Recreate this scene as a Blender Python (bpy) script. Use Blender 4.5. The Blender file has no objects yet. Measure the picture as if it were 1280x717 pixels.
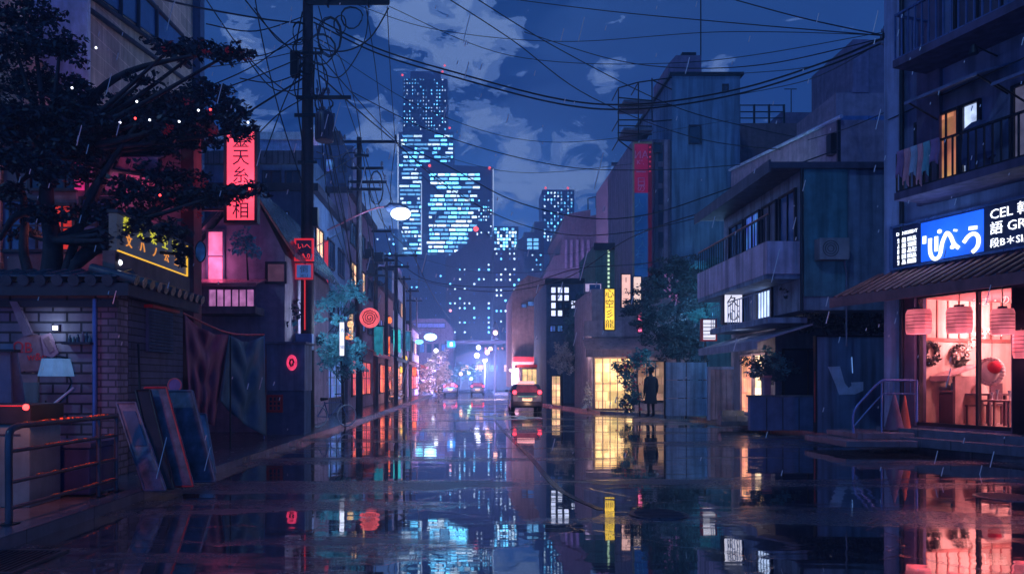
import bpy, math, random
from mathutils import Vector, Matrix
random.seed(7)
rnd = random.uniform
PI = math.pi
SC = bpy.context.scene
COL = SC.collection
V = Vector

# ---------------------------------------------------------------- measuring
F, CX, HY, H = 900.0, 590.0, 476.0, 1.5      # camera: focal (px), vanishing point, height


def P(px, py, Y):
    return V(((px - CX) * Y / F, Y, H + (HY - py) * Y / F))


def sx(px, Y):
    return (px - CX) * Y / F


def sz(py, Y):
    return H + (HY - py) * Y / F


class Fr:
    """a wall's own frame: u runs along it, n points out of it, z is up"""

    def __init__(s, o, u, n):
        s.o = V((o[0], o[1], 0)); s.u = V((u[0], u[1], 0)).normalized(); s.n = V((n[0], n[1], 0)).normalized()

    def pt(s, u, n, z):
        p = s.o + s.u * u + s.n * n
        return V((p.x, p.y, z))

    def pix(s, px, py, n=0.0):
        d = V(((px - CX) / F, 1, (HY - py) / F))
        q = s.o + s.n * n
        t = q.dot(s.n) / d.dot(s.n)
        p = d * t
        return (V((p.x, p.y, 0)) - s.o).dot(s.u), H + p.z

    def rect(s, x0, y0, x1, y1, n=0.0):
        ua = s.pix(x0, 0, n)[0]; ub = s.pix(x1, 0, n)[0]
        xm = (x0 + x1) / 2
        za = s.pix(xm, y0, n)[1]; zb = s.pix(xm, y1, n)[1]
        return min(ua, ub), max(ua, ub), min(za, zb), max(za, zb)


def front(Y):
    return Fr((0, Y), (1, 0), (0, -1))


def leftwall(X):
    return Fr((X, 0), (0, 1), (1, 0))


def rightwall(X):
    return Fr((X, 0), (0, 1), (-1, 0))


W0 = Fr((0, 0), (1, 0), (0, -1))

# ---------------------------------------------------------------- meshes
WM = {}      # world matrix of every object that may be a parent


class MB:
    def __init__(s):
        s.v = []; s.f = []; s.m = []; s.sm = []

    def add(s, vs, fs, mi=0, smooth=False):
        b = len(s.v)
        s.v += [tuple(p) for p in vs]
        for f in fs:
            s.f.append([b + i for i in f]); s.m.append(mi); s.sm.append(smooth)
        return s

    def box(s, fr, u0, u1, n0, n1, z0, z1, mi=0):
        p = [fr.pt(u, n, z) for z in (z0, z1) for u, n in ((u0, n0), (u1, n0), (u1, n1), (u0, n1))]
        return s.add(p, [(0, 1, 2, 3), (7, 6, 5, 4), (0, 4, 5, 1), (1, 5, 6, 2), (2, 6, 7, 3), (3, 7, 4, 0)], mi)

    def cube(s, x0, x1, y0, y1, z0, z1, mi=0):
        return s.box(W0, x0, x1, -y1, -y0, z0, z1, mi)

    def poly(s, pts, mi=0):
        return s.add(pts, [tuple(range(len(pts)))], mi)

    def prism(s, fr, pts, n0, n1, mi=0):
        k = len(pts)
        vs = [fr.pt(u, n0, z) for u, z in pts] + [fr.pt(u, n1, z) for u, z in pts]
        fs = [tuple(range(k)), tuple(range(2 * k - 1, k - 1, -1))] + [(i, (i + 1) % k, k + (i + 1) % k, k + i) for i in range(k)]
        return s.add(vs, fs, mi)

    def slab(s, pts, z0, z1, mi=0):
        k = len(pts)
        vs = [(x, y, z0) for x, y in pts] + [(x, y, z1) for x, y in pts]
        fs = [tuple(range(k)), tuple(range(2 * k - 1, k - 1, -1))] + [(i, (i + 1) % k, k + (i + 1) % k, k + i) for i in range(k)]
        return s.add(vs, fs, mi)

    def hexa(s, p, mi=0):
        return s.add(p, [(0, 1, 2, 3), (7, 6, 5, 4), (0, 4, 5, 1), (1, 5, 6, 2), (2, 6, 7, 3), (3, 7, 4, 0)], mi)

    def tube(s, pts, r, seg=6, mi=0, closed=False):
        pts = [V(p) for p in pts]
        n = len(pts)
        if not isinstance(r, (list, tuple)):
            r = [r] * n
        vs = []
        prev = None
        for i, p in enumerate(pts):
            if closed:
                d = pts[(i + 1) % n] - pts[i - 1]
            else:
                d = pts[min(i + 1, n - 1)] - pts[max(i - 1, 0)]
            d = d.normalized() if d.length > 1e-9 else V((0, 0, 1))
            a = prev if prev is not None else (V((0, 0, 1)) if abs(d.z) < .9 else V((1, 0, 0)))
            b = d.cross(a)
            if b.length < 1e-6:
                b = d.orthogonal()
            b.normalize(); a = b.cross(d).normalized(); prev = a
            for k in range(seg):
                t = 2 * PI * k / seg
                vs.append(p + (a * math.cos(t) + b * math.sin(t)) * r[i])
        fs = []
        for i in range(n if closed else n - 1):
            j = (i + 1) % n
            for k in range(seg):
                k2 = (k + 1) % seg
                fs.append((i * seg + k, i * seg + k2, j * seg + k2, j * seg + k))
        s.add(vs, fs, mi, True)
        if not closed:
            s.add(vs[:seg], [tuple(range(seg))[::-1]], mi)
            s.add(vs[-seg:], [tuple(range(seg))], mi)
        return s

    def ball(s, c, r, sc=(1, 1, 1), seg=12, rings=8, mi=0):
        vs = [(c[0], c[1], c[2] - r * sc[2])]
        for i in range(1, rings):
            t = PI * i / rings
            for k in range(seg):
                a = 2 * PI * k / seg
                vs.append((c[0] + r * sc[0] * math.sin(t) * math.cos(a), c[1] + r * sc[1] * math.sin(t) * math.sin(a), c[2] - r * sc[2] * math.cos(t)))
        vs.append((c[0], c[1], c[2] + r * sc[2]))
        fs = [(0, 1 + (k + 1) % seg, 1 + k) for k in range(seg)]
        for i in range(rings - 2):
            for k in range(seg):
                a = 1 + i * seg + k; b = 1 + i * seg + (k + 1) % seg
                fs.append((a, b, b + seg, a + seg))
        e = len(vs) - 1; b0 = 1 + (rings - 2) * seg
        fs += [(b0 + k, b0 + (k + 1) % seg, e) for k in range(seg)]
        return s.add(vs, fs, mi, True)

    def disc(s, fr, u, z, r, n0, n1, seg=24, mi=0, ru=None):
        ru = ru or r
        return s.prism(fr, [(u + ru * math.cos(2 * PI * k / seg), z + r * math.sin(2 * PI * k / seg)) for k in range(seg)], n0, n1, mi)

    def grid(s, fn, nu, nv, mi=0, smooth=True):
        vs = [fn(i / nu, j / nv) for j in range(nv + 1) for i in range(nu + 1)]
        fs = [(j * (nu + 1) + i, j * (nu + 1) + i + 1, (j + 1) * (nu + 1) + i + 1, (j + 1) * (nu + 1) + i) for j in range(nv) for i in range(nu)]
        return s.add(vs, fs, mi, smooth)

    def leaf(s, c, size, mi=0, flat=0.0):
        a = V((rnd(-1, 1), rnd(-1, 1), rnd(-1, 1) * (1 - flat)))
        if a.length < .05:
            a = V((1, 0, 0))
        a.normalize()
        b = a.cross(V((rnd(-1, 1), rnd(-1, 1), rnd(-1, 1) + 1e-3))).normalized()
        L = size * rnd(.6, 1.25); w = L * rnd(.35, .6)
        s.add([c - a * L * .5, c + b * w * .5 + a * L * .05, c + a * L * .5, c - b * w * .5 - a * L * .05], [(0, 1, 2, 3)], mi)
        return s

    def clump(s, c, rad, n, size, mi=0, flat=.3):
        c = V(c)
        for _ in range(n):
            d = V((random.gauss(0, 1), random.gauss(0, 1), random.gauss(0, 1))).normalized()
            r = rnd(.15, 1) ** .55 * rnd(.85, 1.12)
            s.leaf(c + V((d.x * rad[0], d.y * rad[1], d.z * rad[2])) * r, size, mi, flat)
        return s

    def text(s, fr, body, u, z, n, size, mi=0, depth=.01, align='CENTER', sxs=1.0):
        cu = bpy.data.curves.new('t', 'FONT'); cu.body = body; cu.size = size; cu.extrude = depth / 2
        cu.resolution_u = 2
        cu.align_x = align; cu.align_y = 'CENTER'; cu.space_line = 1.0
        ob = bpy.data.objects.new('t', cu)
        me = bpy.data.meshes.new_from_object(ob)
        right = V((0, 0, 1)).cross(fr.n); sg = 1 if right.dot(fr.u) > 0 else -1
        s.add([fr.pt(u + sg * p.co.x * sxs, n + p.co.z, z + p.co.y) for p in me.vertices], [tuple(q.vertices) for q in me.polygons], mi)
        bpy.data.objects.remove(ob); bpy.data.curves.remove(cu); bpy.data.meshes.remove(me)
        return s

    def vtext(s, fr, chars, u, ztop, n, size, pitch, mi=0, depth=.01):
        for i, c in enumerate(chars):
            if c != ' ':
                s.text(fr, c, u, ztop - pitch * (i + .5), n, size, mi, depth)
        return s

    def build(s, name, mats, parent=None, label=None, bev=0, kind=None):
        if not isinstance(mats, (list, tuple)):
            mats = [mats]
        me = bpy.data.meshes.new(name)
        if parent is not None:
            inv = WM[parent.name].inverted(); base = None
        else:
            xs = [p[0] for p in s.v]; ys = [p[1] for p in s.v]; zs = [p[2] for p in s.v]
            base = V(((min(xs) + max(xs)) / 2, (min(ys) + max(ys)) / 2, min(zs)))
            inv = Matrix.Translation(-base)
        me.from_pydata([inv @ V(p) for p in s.v], [], s.f)
        for m in mats:
            me.materials.append(m)
        me.polygons.foreach_set('material_index', s.m)
        me.polygons.foreach_set('use_smooth', s.sm)
        me.update()
        o = bpy.data.objects.new(name, me); COL.objects.link(o)
        if parent is not None:
            o.parent = parent; WM[o.name] = WM[parent.name].copy()
        else:
            o.location = base; WM[o.name] = Matrix.Translation(base)
        if bev:
            md = o.modifiers.new('b', 'BEVEL'); md.width = bev; md.segments = 2; md.limit_method = 'ANGLE'; md.angle_limit = .7
        if label: o['label'] = label
        if kind: o['kind'] = kind
        return o


def tag(o, label, cat, group=None):
    o['label'] = label; o['category'] = cat
    if group: o['group'] = group
    return o


def thing(name, label, cat, loc=(0, 0, 0), rz=0.0, group=None):
    o = bpy.data.objects.new(name, None); COL.objects.link(o)
    o.location = loc; o.rotation_euler = (0, 0, rz); o.empty_display_size = .2
    WM[o.name] = Matrix.Translation(V(loc)) @ Matrix.Rotation(rz, 4, 'Z')
    return tag(o, label, cat, group)


KIDS = {}


def dup(root, loc, rz=0.0, label=None, scale=1.0, group=None):
    r = root.copy(); COL.objects.link(r); r.location = loc; r.rotation_euler = (0, 0, rz); r.scale = (scale,) * 3
    WM[r.name] = Matrix.Translation(V(loc)) @ Matrix.Rotation(rz, 4, 'Z') @ Matrix.Scale(scale, 4)
    if label: r['label'] = label
    if group: r['group'] = group
    for ch in [o for o in COL.objects if o.parent == root]:
        c = ch.copy(); COL.objects.link(c); c.parent = r
        for g in [o for o in COL.objects if o.parent == ch]:
            d = g.copy(); COL.objects.link(d); d.parent = c
    return r


def struct(name, mb, m, **k):
    return mb.build(name, m, None, kind='structure', **k)


def lamp(parent, loc, power, col, size=.1, kind='POINT', name='bulb_light'):
    l = bpy.data.lights.new(name, kind); l.energy = power; l.color = col
    if kind == 'AREA':
        l.size = size
    else:
        l.shadow_soft_size = size
    o = bpy.data.objects.new(name, l); COL.objects.link(o); o.visible_glossy = False      # the lamp's own lens is what mirrors in the wet road
    if parent is not None:
        o.parent = parent; o.location = WM[parent.name].inverted() @ V(loc)
    else:
        o.location = loc
    return o


def curve(pts, n=8):
    """smooth path through the given points"""
    pts = [V(p) for p in pts]; out = []
    for i in range(len(pts) - 1):
        a = pts[max(i - 1, 0)]; b = pts[i]; c = pts[i + 1]; d = pts[min(i + 2, len(pts) - 1)]
        for k in range(n):
            t = k / n
            out.append(.5 * ((2 * b) + (c - a) * t + (2 * a - 5 * b + 4 * c - d) * t * t + (3 * b - a - 3 * c + d) * t ** 3))
    out.append(pts[-1])
    return out


# ---------------------------------------------------------------- materials
def s2l(c):
    return tuple(((x / 255) / 12.92 if x / 255 <= .04045 else ((x / 255 + .055) / 1.055) ** 2.4) for x in c)


MATS = {}


def mat(name, col, rough=.7, var=.3, scale=3.0, bump=.15, metal=0.0, streak=.25, brick=None, spec=.5, coat=0.0, twosided=None):
    if name in MATS: return MATS[name]
    m = bpy.data.materials.new(name); m.use_nodes = True
    nt = m.node_tree; N = nt.nodes; L = nt.links
    b = N['Principled BSDF']
    b.inputs['Metallic'].default_value = metal
    b.inputs['Specular IOR Level'].default_value = spec
    b.inputs['Coat Weight'].default_value = coat
    b.inputs['Coat Roughness'].default_value = .08
    tc = N.new('ShaderNodeTexCoord')
    n1 = N.new('ShaderNodeTexNoise'); n1.inputs['Scale'].default_value = scale; n1.inputs['Detail'].default_value = 5; n1.inputs['Roughness'].default_value = .62
    L.new(tc.outputs['Object'], n1.inputs['Vector'])
    mp = N.new('ShaderNodeMapping'); mp.inputs['Scale'].default_value = (3.2, 3.2, .22)
    L.new(tc.outputs['Object'], mp.inputs['Vector'])
    n2 = N.new('ShaderNodeTexNoise'); n2.inputs['Scale'].default_value = 1.6; n2.inputs['Detail'].default_value = 4
    L.new(mp.outputs[0], n2.inputs['Vector'])
    r1 = N.new('ShaderNodeMapRange'); r1.inputs['From Min'].default_value = .3; r1.inputs['From Max'].default_value = .7
    r1.inputs['To Min'].default_value = 1 - var; r1.inputs['To Max'].default_value = 1 + var * .6
    L.new(n1.outputs['Fac'], r1.inputs['Value'])
    r2 = N.new('ShaderNodeMapRange'); r2.inputs['From Min'].default_value = .42; r2.inputs['From Max'].default_value = .68
    r2.inputs['To Min'].default_value = 1; r2.inputs['To Max'].default_value = 1 - streak
    L.new(n2.outputs['Fac'], r2.inputs['Value'])
    mu = N.new('ShaderNodeMath'); mu.operation = 'MULTIPLY'; L.new(r1.outputs[0], mu.inputs[0]); L.new(r2.outputs[0], mu.inputs[1])
    vm = N.new('ShaderNodeVectorMath'); vm.operation = 'SCALE'
    L.new(mu.outputs[0], vm.inputs['Scale'])
    hgt = n1.outputs['Fac']
    if brick:
        sp = N.new('ShaderNodeSeparateXYZ'); L.new(tc.outputs['Object'], sp.inputs[0])
        ad = N.new('ShaderNodeMath'); L.new(sp.outputs[0], ad.inputs[0]); L.new(sp.outputs[1], ad.inputs[1])
        cb = N.new('ShaderNodeCombineXYZ'); L.new(ad.outputs[0], cb.inputs[0]); L.new(sp.outputs[2], cb.inputs[1])
        bt = N.new('ShaderNodeTexBrick'); L.new(cb.outputs[0], bt.inputs['Vector'])
        bt.inputs['Scale'].default_value = 1.0
        bt.inputs['Brick Width'].default_value = brick[0]; bt.inputs['Row Height'].default_value = brick[1]
        bt.inputs['Mortar Size'].default_value = brick[2]; bt.inputs['Mortar Smooth'].default_value = .3
        k = brick[3]
        bt.inputs['Color1'].default_value = (*col, 1); bt.inputs['Color2'].default_value = (*[c * .62 for c in col], 1)
        bt.inputs['Mortar'].default_value = (*[c * k for c in col], 1)
        bt.inputs['Bias'].default_value = -.2
        L.new(bt.outputs['Color'], vm.inputs[0])
        iv = N.new('ShaderNodeMath'); iv.operation = 'SUBTRACT'; iv.inputs[0].default_value = 1; L.new(bt.outputs['Fac'], iv.inputs[1])
        mm = N.new('ShaderNodeMath'); mm.operation = 'MULTIPLY_ADD'; L.new(n1.outputs['Fac'], mm.inputs[0]); mm.inputs[1].default_value = .35; L.new(iv.outputs[0], mm.inputs[2])
        hgt = mm.outputs[0]
    else:
        vm.inputs[0].default_value = col
    L.new(vm.outputs[0], b.inputs['Base Color'])
    rr = N.new('ShaderNodeMapRange'); rr.inputs['To Min'].default_value = max(.03, rough - .15); rr.inputs['To Max'].default_value = min(1, rough + .15)
    L.new(n2.outputs['Fac'], rr.inputs['Value']); L.new(rr.outputs[0], b.inputs['Roughness'])
    if bump:
        bp = N.new('ShaderNodeBump'); bp.inputs['Strength'].default_value = bump if not brick else max(bump, .5); bp.inputs['Distance'].default_value = .02
        L.new(hgt, bp.inputs['Height']); L.new(bp.outputs[0], b.inputs['Normal'])
    MATS[name] = m
    return m


def emit(name, rgb, strength, var=0.0, scale=4.0, stock=None):
    """something that gives off light; rgb as seen (0-255); stock = (w, h) of the goods and fittings seen behind the glass"""
    if name in MATS: return MATS[name]
    m = bpy.data.materials.new(name); m.use_nodes = True
    nt = m.node_tree; N = nt.nodes; L = nt.links
    b = N['Principled BSDF']; c = s2l(rgb)
    b.inputs['Base Color'].default_value = (*[x * .5 for x in c], 1); b.inputs['Roughness'].default_value = .35
    b.inputs['Emission Color'].default_value = (*c, 1)
    b.inputs['Emission Strength'].default_value = strength
    if var:
        tc = N.new('ShaderNodeTexCoord'); n1 = N.new('ShaderNodeTexNoise'); n1.inputs['Scale'].default_value = scale; n1.inputs['Detail'].default_value = 5
        L.new(tc.outputs['Object'], n1.inputs['Vector'])
        r1 = N.new('ShaderNodeMapRange'); r1.inputs['From Min'].default_value = .35; r1.inputs['From Max'].default_value = .65
        r1.inputs['To Min'].default_value = strength * (1 - var); r1.inputs['To Max'].default_value = strength * (1 + var)
        L.new(n1.outputs['Fac'], r1.inputs['Value']); out = r1.outputs[0]
        if stock:
            sp = N.new('ShaderNodeSeparateXYZ'); L.new(tc.outputs['Object'], sp.inputs[0])
            ad = N.new('ShaderNodeMath'); L.new(sp.outputs[0], ad.inputs[0]); L.new(sp.outputs[1], ad.inputs[1])
            cb = N.new('ShaderNodeCombineXYZ'); L.new(ad.outputs[0], cb.inputs[0]); L.new(sp.outputs[2], cb.inputs[1])
            bt = N.new('ShaderNodeTexBrick'); L.new(cb.outputs[0], bt.inputs['Vector']); bt.inputs['Scale'].default_value = 1
            bt.inputs['Brick Width'].default_value = stock[0]; bt.inputs['Row Height'].default_value = stock[1]; bt.inputs['Mortar Size'].default_value = .025; bt.offset = .37; bt.squash = .6; bt.squash_frequency = 3
            bt.inputs['Color1'].default_value = (1.15, 1.15, 1.15, 1); bt.inputs['Color2'].default_value = (.18, .18, .18, 1); bt.inputs['Mortar'].default_value = (.5, .5, .5, 1); bt.inputs['Bias'].default_value = -.15
            mu = N.new('ShaderNodeMath'); mu.operation = 'MULTIPLY'; L.new(out, mu.inputs[0]); L.new(bt.outputs['Color'], mu.inputs[1]); out = mu.outputs[0]
            hs = N.new('ShaderNodeHueSaturation'); hs.inputs['Color'].default_value = (*c, 1); n2 = N.new('ShaderNodeTexNoise'); n2.inputs['Scale'].default_value = 2.2; L.new(tc.outputs['Object'], n2.inputs['Vector'])
            r2 = N.new('ShaderNodeMapRange'); r2.inputs['To Min'].default_value = .44; r2.inputs['To Max'].default_value = .56; L.new(n2.outputs['Fac'], r2.inputs['Value']); L.new(r2.outputs[0], hs.inputs['Hue'])
            L.new(hs.outputs[0], b.inputs['Emission Color'])
        L.new(out, b.inputs['Emission Strength'])
    MATS[name] = m
    return m


def glassy(name, col, rough=.08):
    return mat(name, col, rough, .25, 1.5, .02, 0, 0, spec=1.0)


# plain stock of surfaces
blue_wall = mat('blue_render', (.16, .25, .45), .75)
deep_wall = mat('deep_blue_render', (.08, .13, .27), .75)
mauve_wall = mat('mauve_render', (.33, .25, .40), .75)
purple_wall = mat('purple_render', (.20, .16, .30), .75)
brown_wall = mat('brown_render', (.22, .15, .21), .8)
teal_wall = mat('teal_sheet', (.07, .20, .30), .5, streak=.5)
green_wall = mat('green_render', (.11, .20, .20), .8)
dark_trim = mat('dark_trim', (.03, .03, .06), .5, bump=.05)
black_metal = mat('black_metal', (.018, .02, .035), .35, bump=.05, metal=.3)
wet_metal = mat('wet_metal', (.10, .10, .14), .32, bump=.08, metal=.6)
blue_metal = mat('blue_metal', (.12, .20, .48), .3, bump=.03, metal=.5)
concrete = mat('concrete', (.22, .22, .30), .6, scale=2)
pole_mat = mat('pole_wood', (.05, .04, .06), .6, scale=6, streak=.6)
cable_mat = mat('cable_rubber', (.010, .012, .025), .5, 0, 1, 0, streak=0)
dark_glass = glassy('dark_glass', (.02, .04, .10))
blue_glass = glassy('blue_glass', (.05, .12, .32))
tan_tile = mat('tan_tile', (.62, .46, .44), .6, .3, 1.2, .3, streak=.3, brick=(.9, .42, .012, 1.5))
brick_mat = mat('grey_brick', (.17, .20, .33), .7, .35, 2.5, .6, brick=(.42, .15, .018, .18))
pier_mat = mat('pier_brick', (.24, .20, .32), .6, .3, 3, .5, brick=(.22, .1, .014, .3))
plank_mat = mat('dark_plank', (.10, .10, .19), .65, .35, 3, .4, brick=(2.0, .11, .01, .15))
tile_roof = mat('roof_tile', (.05, .09, .14), .25, .4, 4, .3)
shutter_mat = mat('shutter_metal', (.14, .16, .28), .4, streak=.4)
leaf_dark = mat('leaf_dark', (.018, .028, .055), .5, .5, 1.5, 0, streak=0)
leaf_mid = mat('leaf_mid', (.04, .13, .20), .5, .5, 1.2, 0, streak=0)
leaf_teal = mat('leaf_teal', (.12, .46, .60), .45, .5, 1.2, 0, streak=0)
leaf_pale = mat('leaf_pale', (.55, .50, .55), .5, .4, 1.2, 0, streak=0)
leaf_red = mat('leaf_red', (.55, .02, .05), .4, .3, 3, 0, streak=0)
bark = mat('bark', (.035, .03, .05), .8, .4, 6, .6, streak=.5)
red_trim = mat('red_trim', (.45, .03, .05), .35)
white_paint = mat('white_paint', (.75, .75, .8), .5, .25, 3)
ink = mat('ink', (.02, .012, .03), .5, 0, 1, 0, streak=0)
e_white = emit('light_white', (235, 240, 255), 3)
e_sign_white = emit('sign_white', (225, 225, 245), 1.0, .12, 1.5)
e_red = emit('sign_red', (250, 80, 105), 1.1, .2, 1.2)
e_pink = emit('window_pink', (255, 110, 160), 1.3, .35, 2.5)
e_warm = emit('window_warm', (255, 215, 150), 1.05, .35, 1.6, (.55, .45))
e_orange = emit('glow_orange', (255, 115, 70), 1.25, .5, 2, (.4, .38))
e_beacon = emit('beacon_red', (255, 60, 60), 5)
e_yellow = emit('sign_yellow', (250, 205, 70), 1.1, .15, 2)
e_yellow_line = emit('yellow_line', (250, 190, 60), .9)
e_cyan = emit('light_cyan', (120, 235, 250), 2.0)
e_blue = emit('sign_blue', (25, 85, 215), 1.25, .25, 1.2)
e_city = emit('city_blue', (100, 200, 255), 6.0, .5, .05)
e_city2 = emit('city_pale', (200, 232, 255), 3.2, .4, .05)
e_dim = emit('window_dim_blue', (80, 125, 205), .7, .5, 2, (.5, .6))


# ---------------------------------------------------------------- reusable builders
def window(root, fr, r, n, pane, frame=None, nx=2, nz=1, name='window', t=.06, bar=.035, plabel=None):
    """r = (u0,u1,z0,z1) on the wall face n; the pane sits in a frame standing 5 cm proud"""
    u0, u1, z0, z1 = r
    w = MB().box(fr, u0 + .005, u1 - .005, n + .003, n + .022, z0 + .005, z1 - .005).build(name, pane, root, plabel)
    f = MB()
    f.box(fr, u0 - t, u0, n + .001, n + .07, z0 - t, z1 + t); f.box(fr, u1, u1 + t, n + .001, n + .07, z0 - t, z1 + t)
    f.box(fr, u0, u1, n + .001, n + .068, z0 - t, z0); f.box(fr, u0, u1, n + .001, n + .068, z1, z1 + t)
    for i in range(1, nx):
        c = u0 + (u1 - u0) * i / nx; f.box(fr, c - bar / 2, c + bar / 2, n + .023, n + .055, z0, z1)
    for i in range(1, nz):
        c = z0 + (z1 - z0) * i / nz; f.box(fr, u0, u1, n + .0235, n + .045, c - bar / 2, c + bar / 2)
    f.build('frame', frame or dark_trim, w)
    return w


def bars(mb, fr, u0, u1, n, z0, z1, k, r=.012, top=.03):
    mb.box(fr, u0, u1, n - top, n + top, z1 - top * 1.4, z1)
    mb.box(fr, u0, u1, n - top * .7, n + top * .7, z0, z0 + top)
    for i in range(k + 1):
        u = u0 + (u1 - u0) * i / k
        mb.box(fr, u - r, u + r, n - r, n + r, z0 + top, z1 - top * 1.4)
    return mb


def lit_windows(root, fr, n, rects, mats, cap=90):
    """the biggest are parts, what is left over is one part"""
    rects = sorted(rects, key=lambda q: -(q[1] - q[0]) * (q[3] - q[2]))
    for q in rects[:cap]:
        MB().box(fr, q[0], q[1], n + .01, n + .08, q[2], q[3]).build('lit_window', mats[q[4] % len(mats)], root)
    if rects[cap:]:
        mb = MB()
        for q in rects[cap:]:
            mb.box(fr, q[0], q[1], n + .01, n + .08, q[2], q[3], q[4] % len(mats))
        mb.build('window_glow', mats, root, kind='stuff')


def stroke(mb, fr, pts, n, w, mi=0):
    """a painted brush stroke of even width made of short overlapping-free pieces, slightly raised"""
    pth = curve([V((fr.pix(x, y, n)[0], fr.pix(x, y, n)[1], 0)) for x, y in pts], 5)
    k = len(pth); L = []; R = []
    for i, p in enumerate(pth):
        d = (pth[min(i + 1, k - 1)] - pth[max(i - 1, 0)]).normalized(); q = V((-d.y, d.x, 0)) * w / 2
        L.append(p + q); R.append(p - q)
    vs = [fr.pt(a.x, n, a.y) for a in L] + [fr.pt(a.x, n, a.y) for a in R]
    vs += [fr.pt(a.x, n - .02, a.y) for a in L] + [fr.pt(a.x, n - .02, a.y) for a in R]
    fs = [(i, i + 1, k + i + 1, k + i) for i in range(k - 1)]
    fs += [(i, 2 * k + i, 2 * k + i + 1, i + 1) for i in range(k - 1)] + [(k + i, k + i + 1, 3 * k + i + 1, 3 * k + i) for i in range(k - 1)]
    fs += [(0, k, 3 * k, 2 * k), (k - 1, 3 * k - 1, 4 * k - 1, 2 * k - 1)]
    mb.add(vs, fs, mi)


def tree(name, label, Y, trunk, clumps, leafmats, lsize, dens, depth=.6, tr=.12, cat='tree', branches=None, z0=None, group=None, yj=.4):
    """trunk: pixel points bottom to top; clumps: (px,py,rx,ry,material) in pixels at distance Y"""
    b = P(trunk[0][0], trunk[0][1], Y)
    root = thing(name, label, cat, (b.x, b.y, z0 if z0 is not None else b.z), group=group)
    t = MB(); pts = curve([P(x, y, Y) for x, y in trunk], 5)
    t.tube(pts, [tr * (1 - .6 * i / (len(pts) - 1)) for i in range(len(pts))], 8)
    cs = []
    for (px, py, rx, ry, mi, *at) in clumps:
        c = P(px, py, at[0] if at else Y + rnd(-yj, yj)); cs.append((c, rx * Y / F, ry * Y / F, mi))
    for br in (branches or []):
        q = curve([P(x, y, Y + (0 if i == 0 else rnd(-.3, .3))) for i, (x, y) in enumerate(br)], 4)
        t.tube(q, [tr * .5 * (1 - .75 * i / (len(q) - 1)) for i in range(len(q))], 6)
    top = pts[-1]; mid = pts[len(pts) // 2]
    for (c, rx, rz, mi) in cs:
        a = top if (c - top).length < (c - mid).length else mid
        q = curve([a, a.lerp(c, .5) + V((0, 0, -.1 * rx)), c], 3)
        t.tube(q, [tr * .3 * (1 - .7 * i / (len(q) - 1)) for i in range(len(q))], 5)
    t.build('trunk', bark, root)
    cr = MB()
    for (c, rx, rz, mi) in cs:
        n = int(dens * 8.5 * rx * rz / (lsize * lsize)) + 8
        cr.clump(c, (rx * .72, max(.12, depth * (rx + rz) * .5), rz * .72), n, lsize, mi)
        for _ in range(7):      # side sprays break the outline
            a = rnd(0, 2 * PI); k = rnd(.6, 1.0)
            cc = c + V((math.cos(a) * rx * k, rnd(-.5, .5) * rx, math.sin(a) * rz * k))
            cr.clump(cc, (rx * .3, rx * .3, rz * .3), max(5, n // 12), lsize, mi)
    cr.build('crown', leafmats, root)
    return root

# ================================================================ CAMERA, SKY
cam = bpy.data.cameras.new('camera'); co = bpy.data.objects.new('camera', cam); COL.objects.link(co)
cam.sensor_width = 36; cam.lens = 36 * F / 1280; cam.shift_x = 50 / 1280; cam.shift_y = 117.5 / 1280
cam.clip_start = .1; cam.clip_end = 3000
co.location = (0, 0, H); co.rotation_euler = (PI / 2, 0, 0)
SC.camera = co
SC.view_settings.view_transform = 'Standard'; SC.view_settings.look = 'None'
SC.view_settings.exposure = .2; SC.view_settings.gamma = 1; SC.view_settings.use_curve_mapping = False
SC.cycles.use_denoising = True
SC.cycles.max_bounces = 6; SC.cycles.diffuse_bounces = 2; SC.cycles.glossy_bounces = 3; SC.cycles.transmission_bounces = 3
SC.cycles.volume_bounces = 0; SC.cycles.sample_clamp_indirect = 4; SC.cycles.sample_clamp_direct = 0
SC.cycles.use_light_tree = True

wd = bpy.data.worlds.new('World'); SC.world = wd; wd.use_nodes = True
nt = wd.node_tree; N = nt.nodes; L = nt.links
bg = N['Background']; bg.inputs['Strength'].default_value = 1.22
tc = N.new('ShaderNodeTexCoord')
nrm = N.new('ShaderNodeVectorMath'); nrm.operation = 'NORMALIZE'; L.new(tc.outputs['Generated'], nrm.inputs[0])
D = nrm.outputs[0]


def m_(op, a, b=None, c=None):
    x = N.new('ShaderNodeMath'); x.operation = op
    for i, q in enumerate((a, b, c)):
        if q is None: continue
        if isinstance(q, (int, float)): x.inputs[i].default_value = q
        else: L.new(q, x.inputs[i])
    return x.outputs[0]


def noise_(scale, detail=4, rough=.55, stretch=(1, 1, 1), dist=0.0):
    mp = N.new('ShaderNodeMapping'); mp.inputs['Scale'].default_value = stretch; L.new(D, mp.inputs['Vector'])
    x = N.new('ShaderNodeTexNoise'); x.inputs['Scale'].default_value = scale; x.inputs['Detail'].default_value = detail
    x.inputs['Roughness'].default_value = rough; x.inputs['Distortion'].default_value = dist
    L.new(mp.outputs[0], x.inputs['Vector']); return x.outputs['Fac']


def blob_(px, py, r):
    """how near the direction is to a cloud bank; r in px"""
    d = V(((px - CX) / F, 1, (HY - py) / F)).normalized()
    x = N.new('ShaderNodeVectorMath'); x.operation = 'DISTANCE'; x.inputs[1].default_value = d; L.new(D, x.inputs[0])
    return m_('SUBTRACT', 1, m_('DIVIDE', x.outputs['Value'], r / F))


def bank_(blobs):
    o = blob_(*blobs[0])
    for b in blobs[1:]: o = m_('MAXIMUM', o, blob_(*b))
    return m_('MAXIMUM', o, 0)


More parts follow.
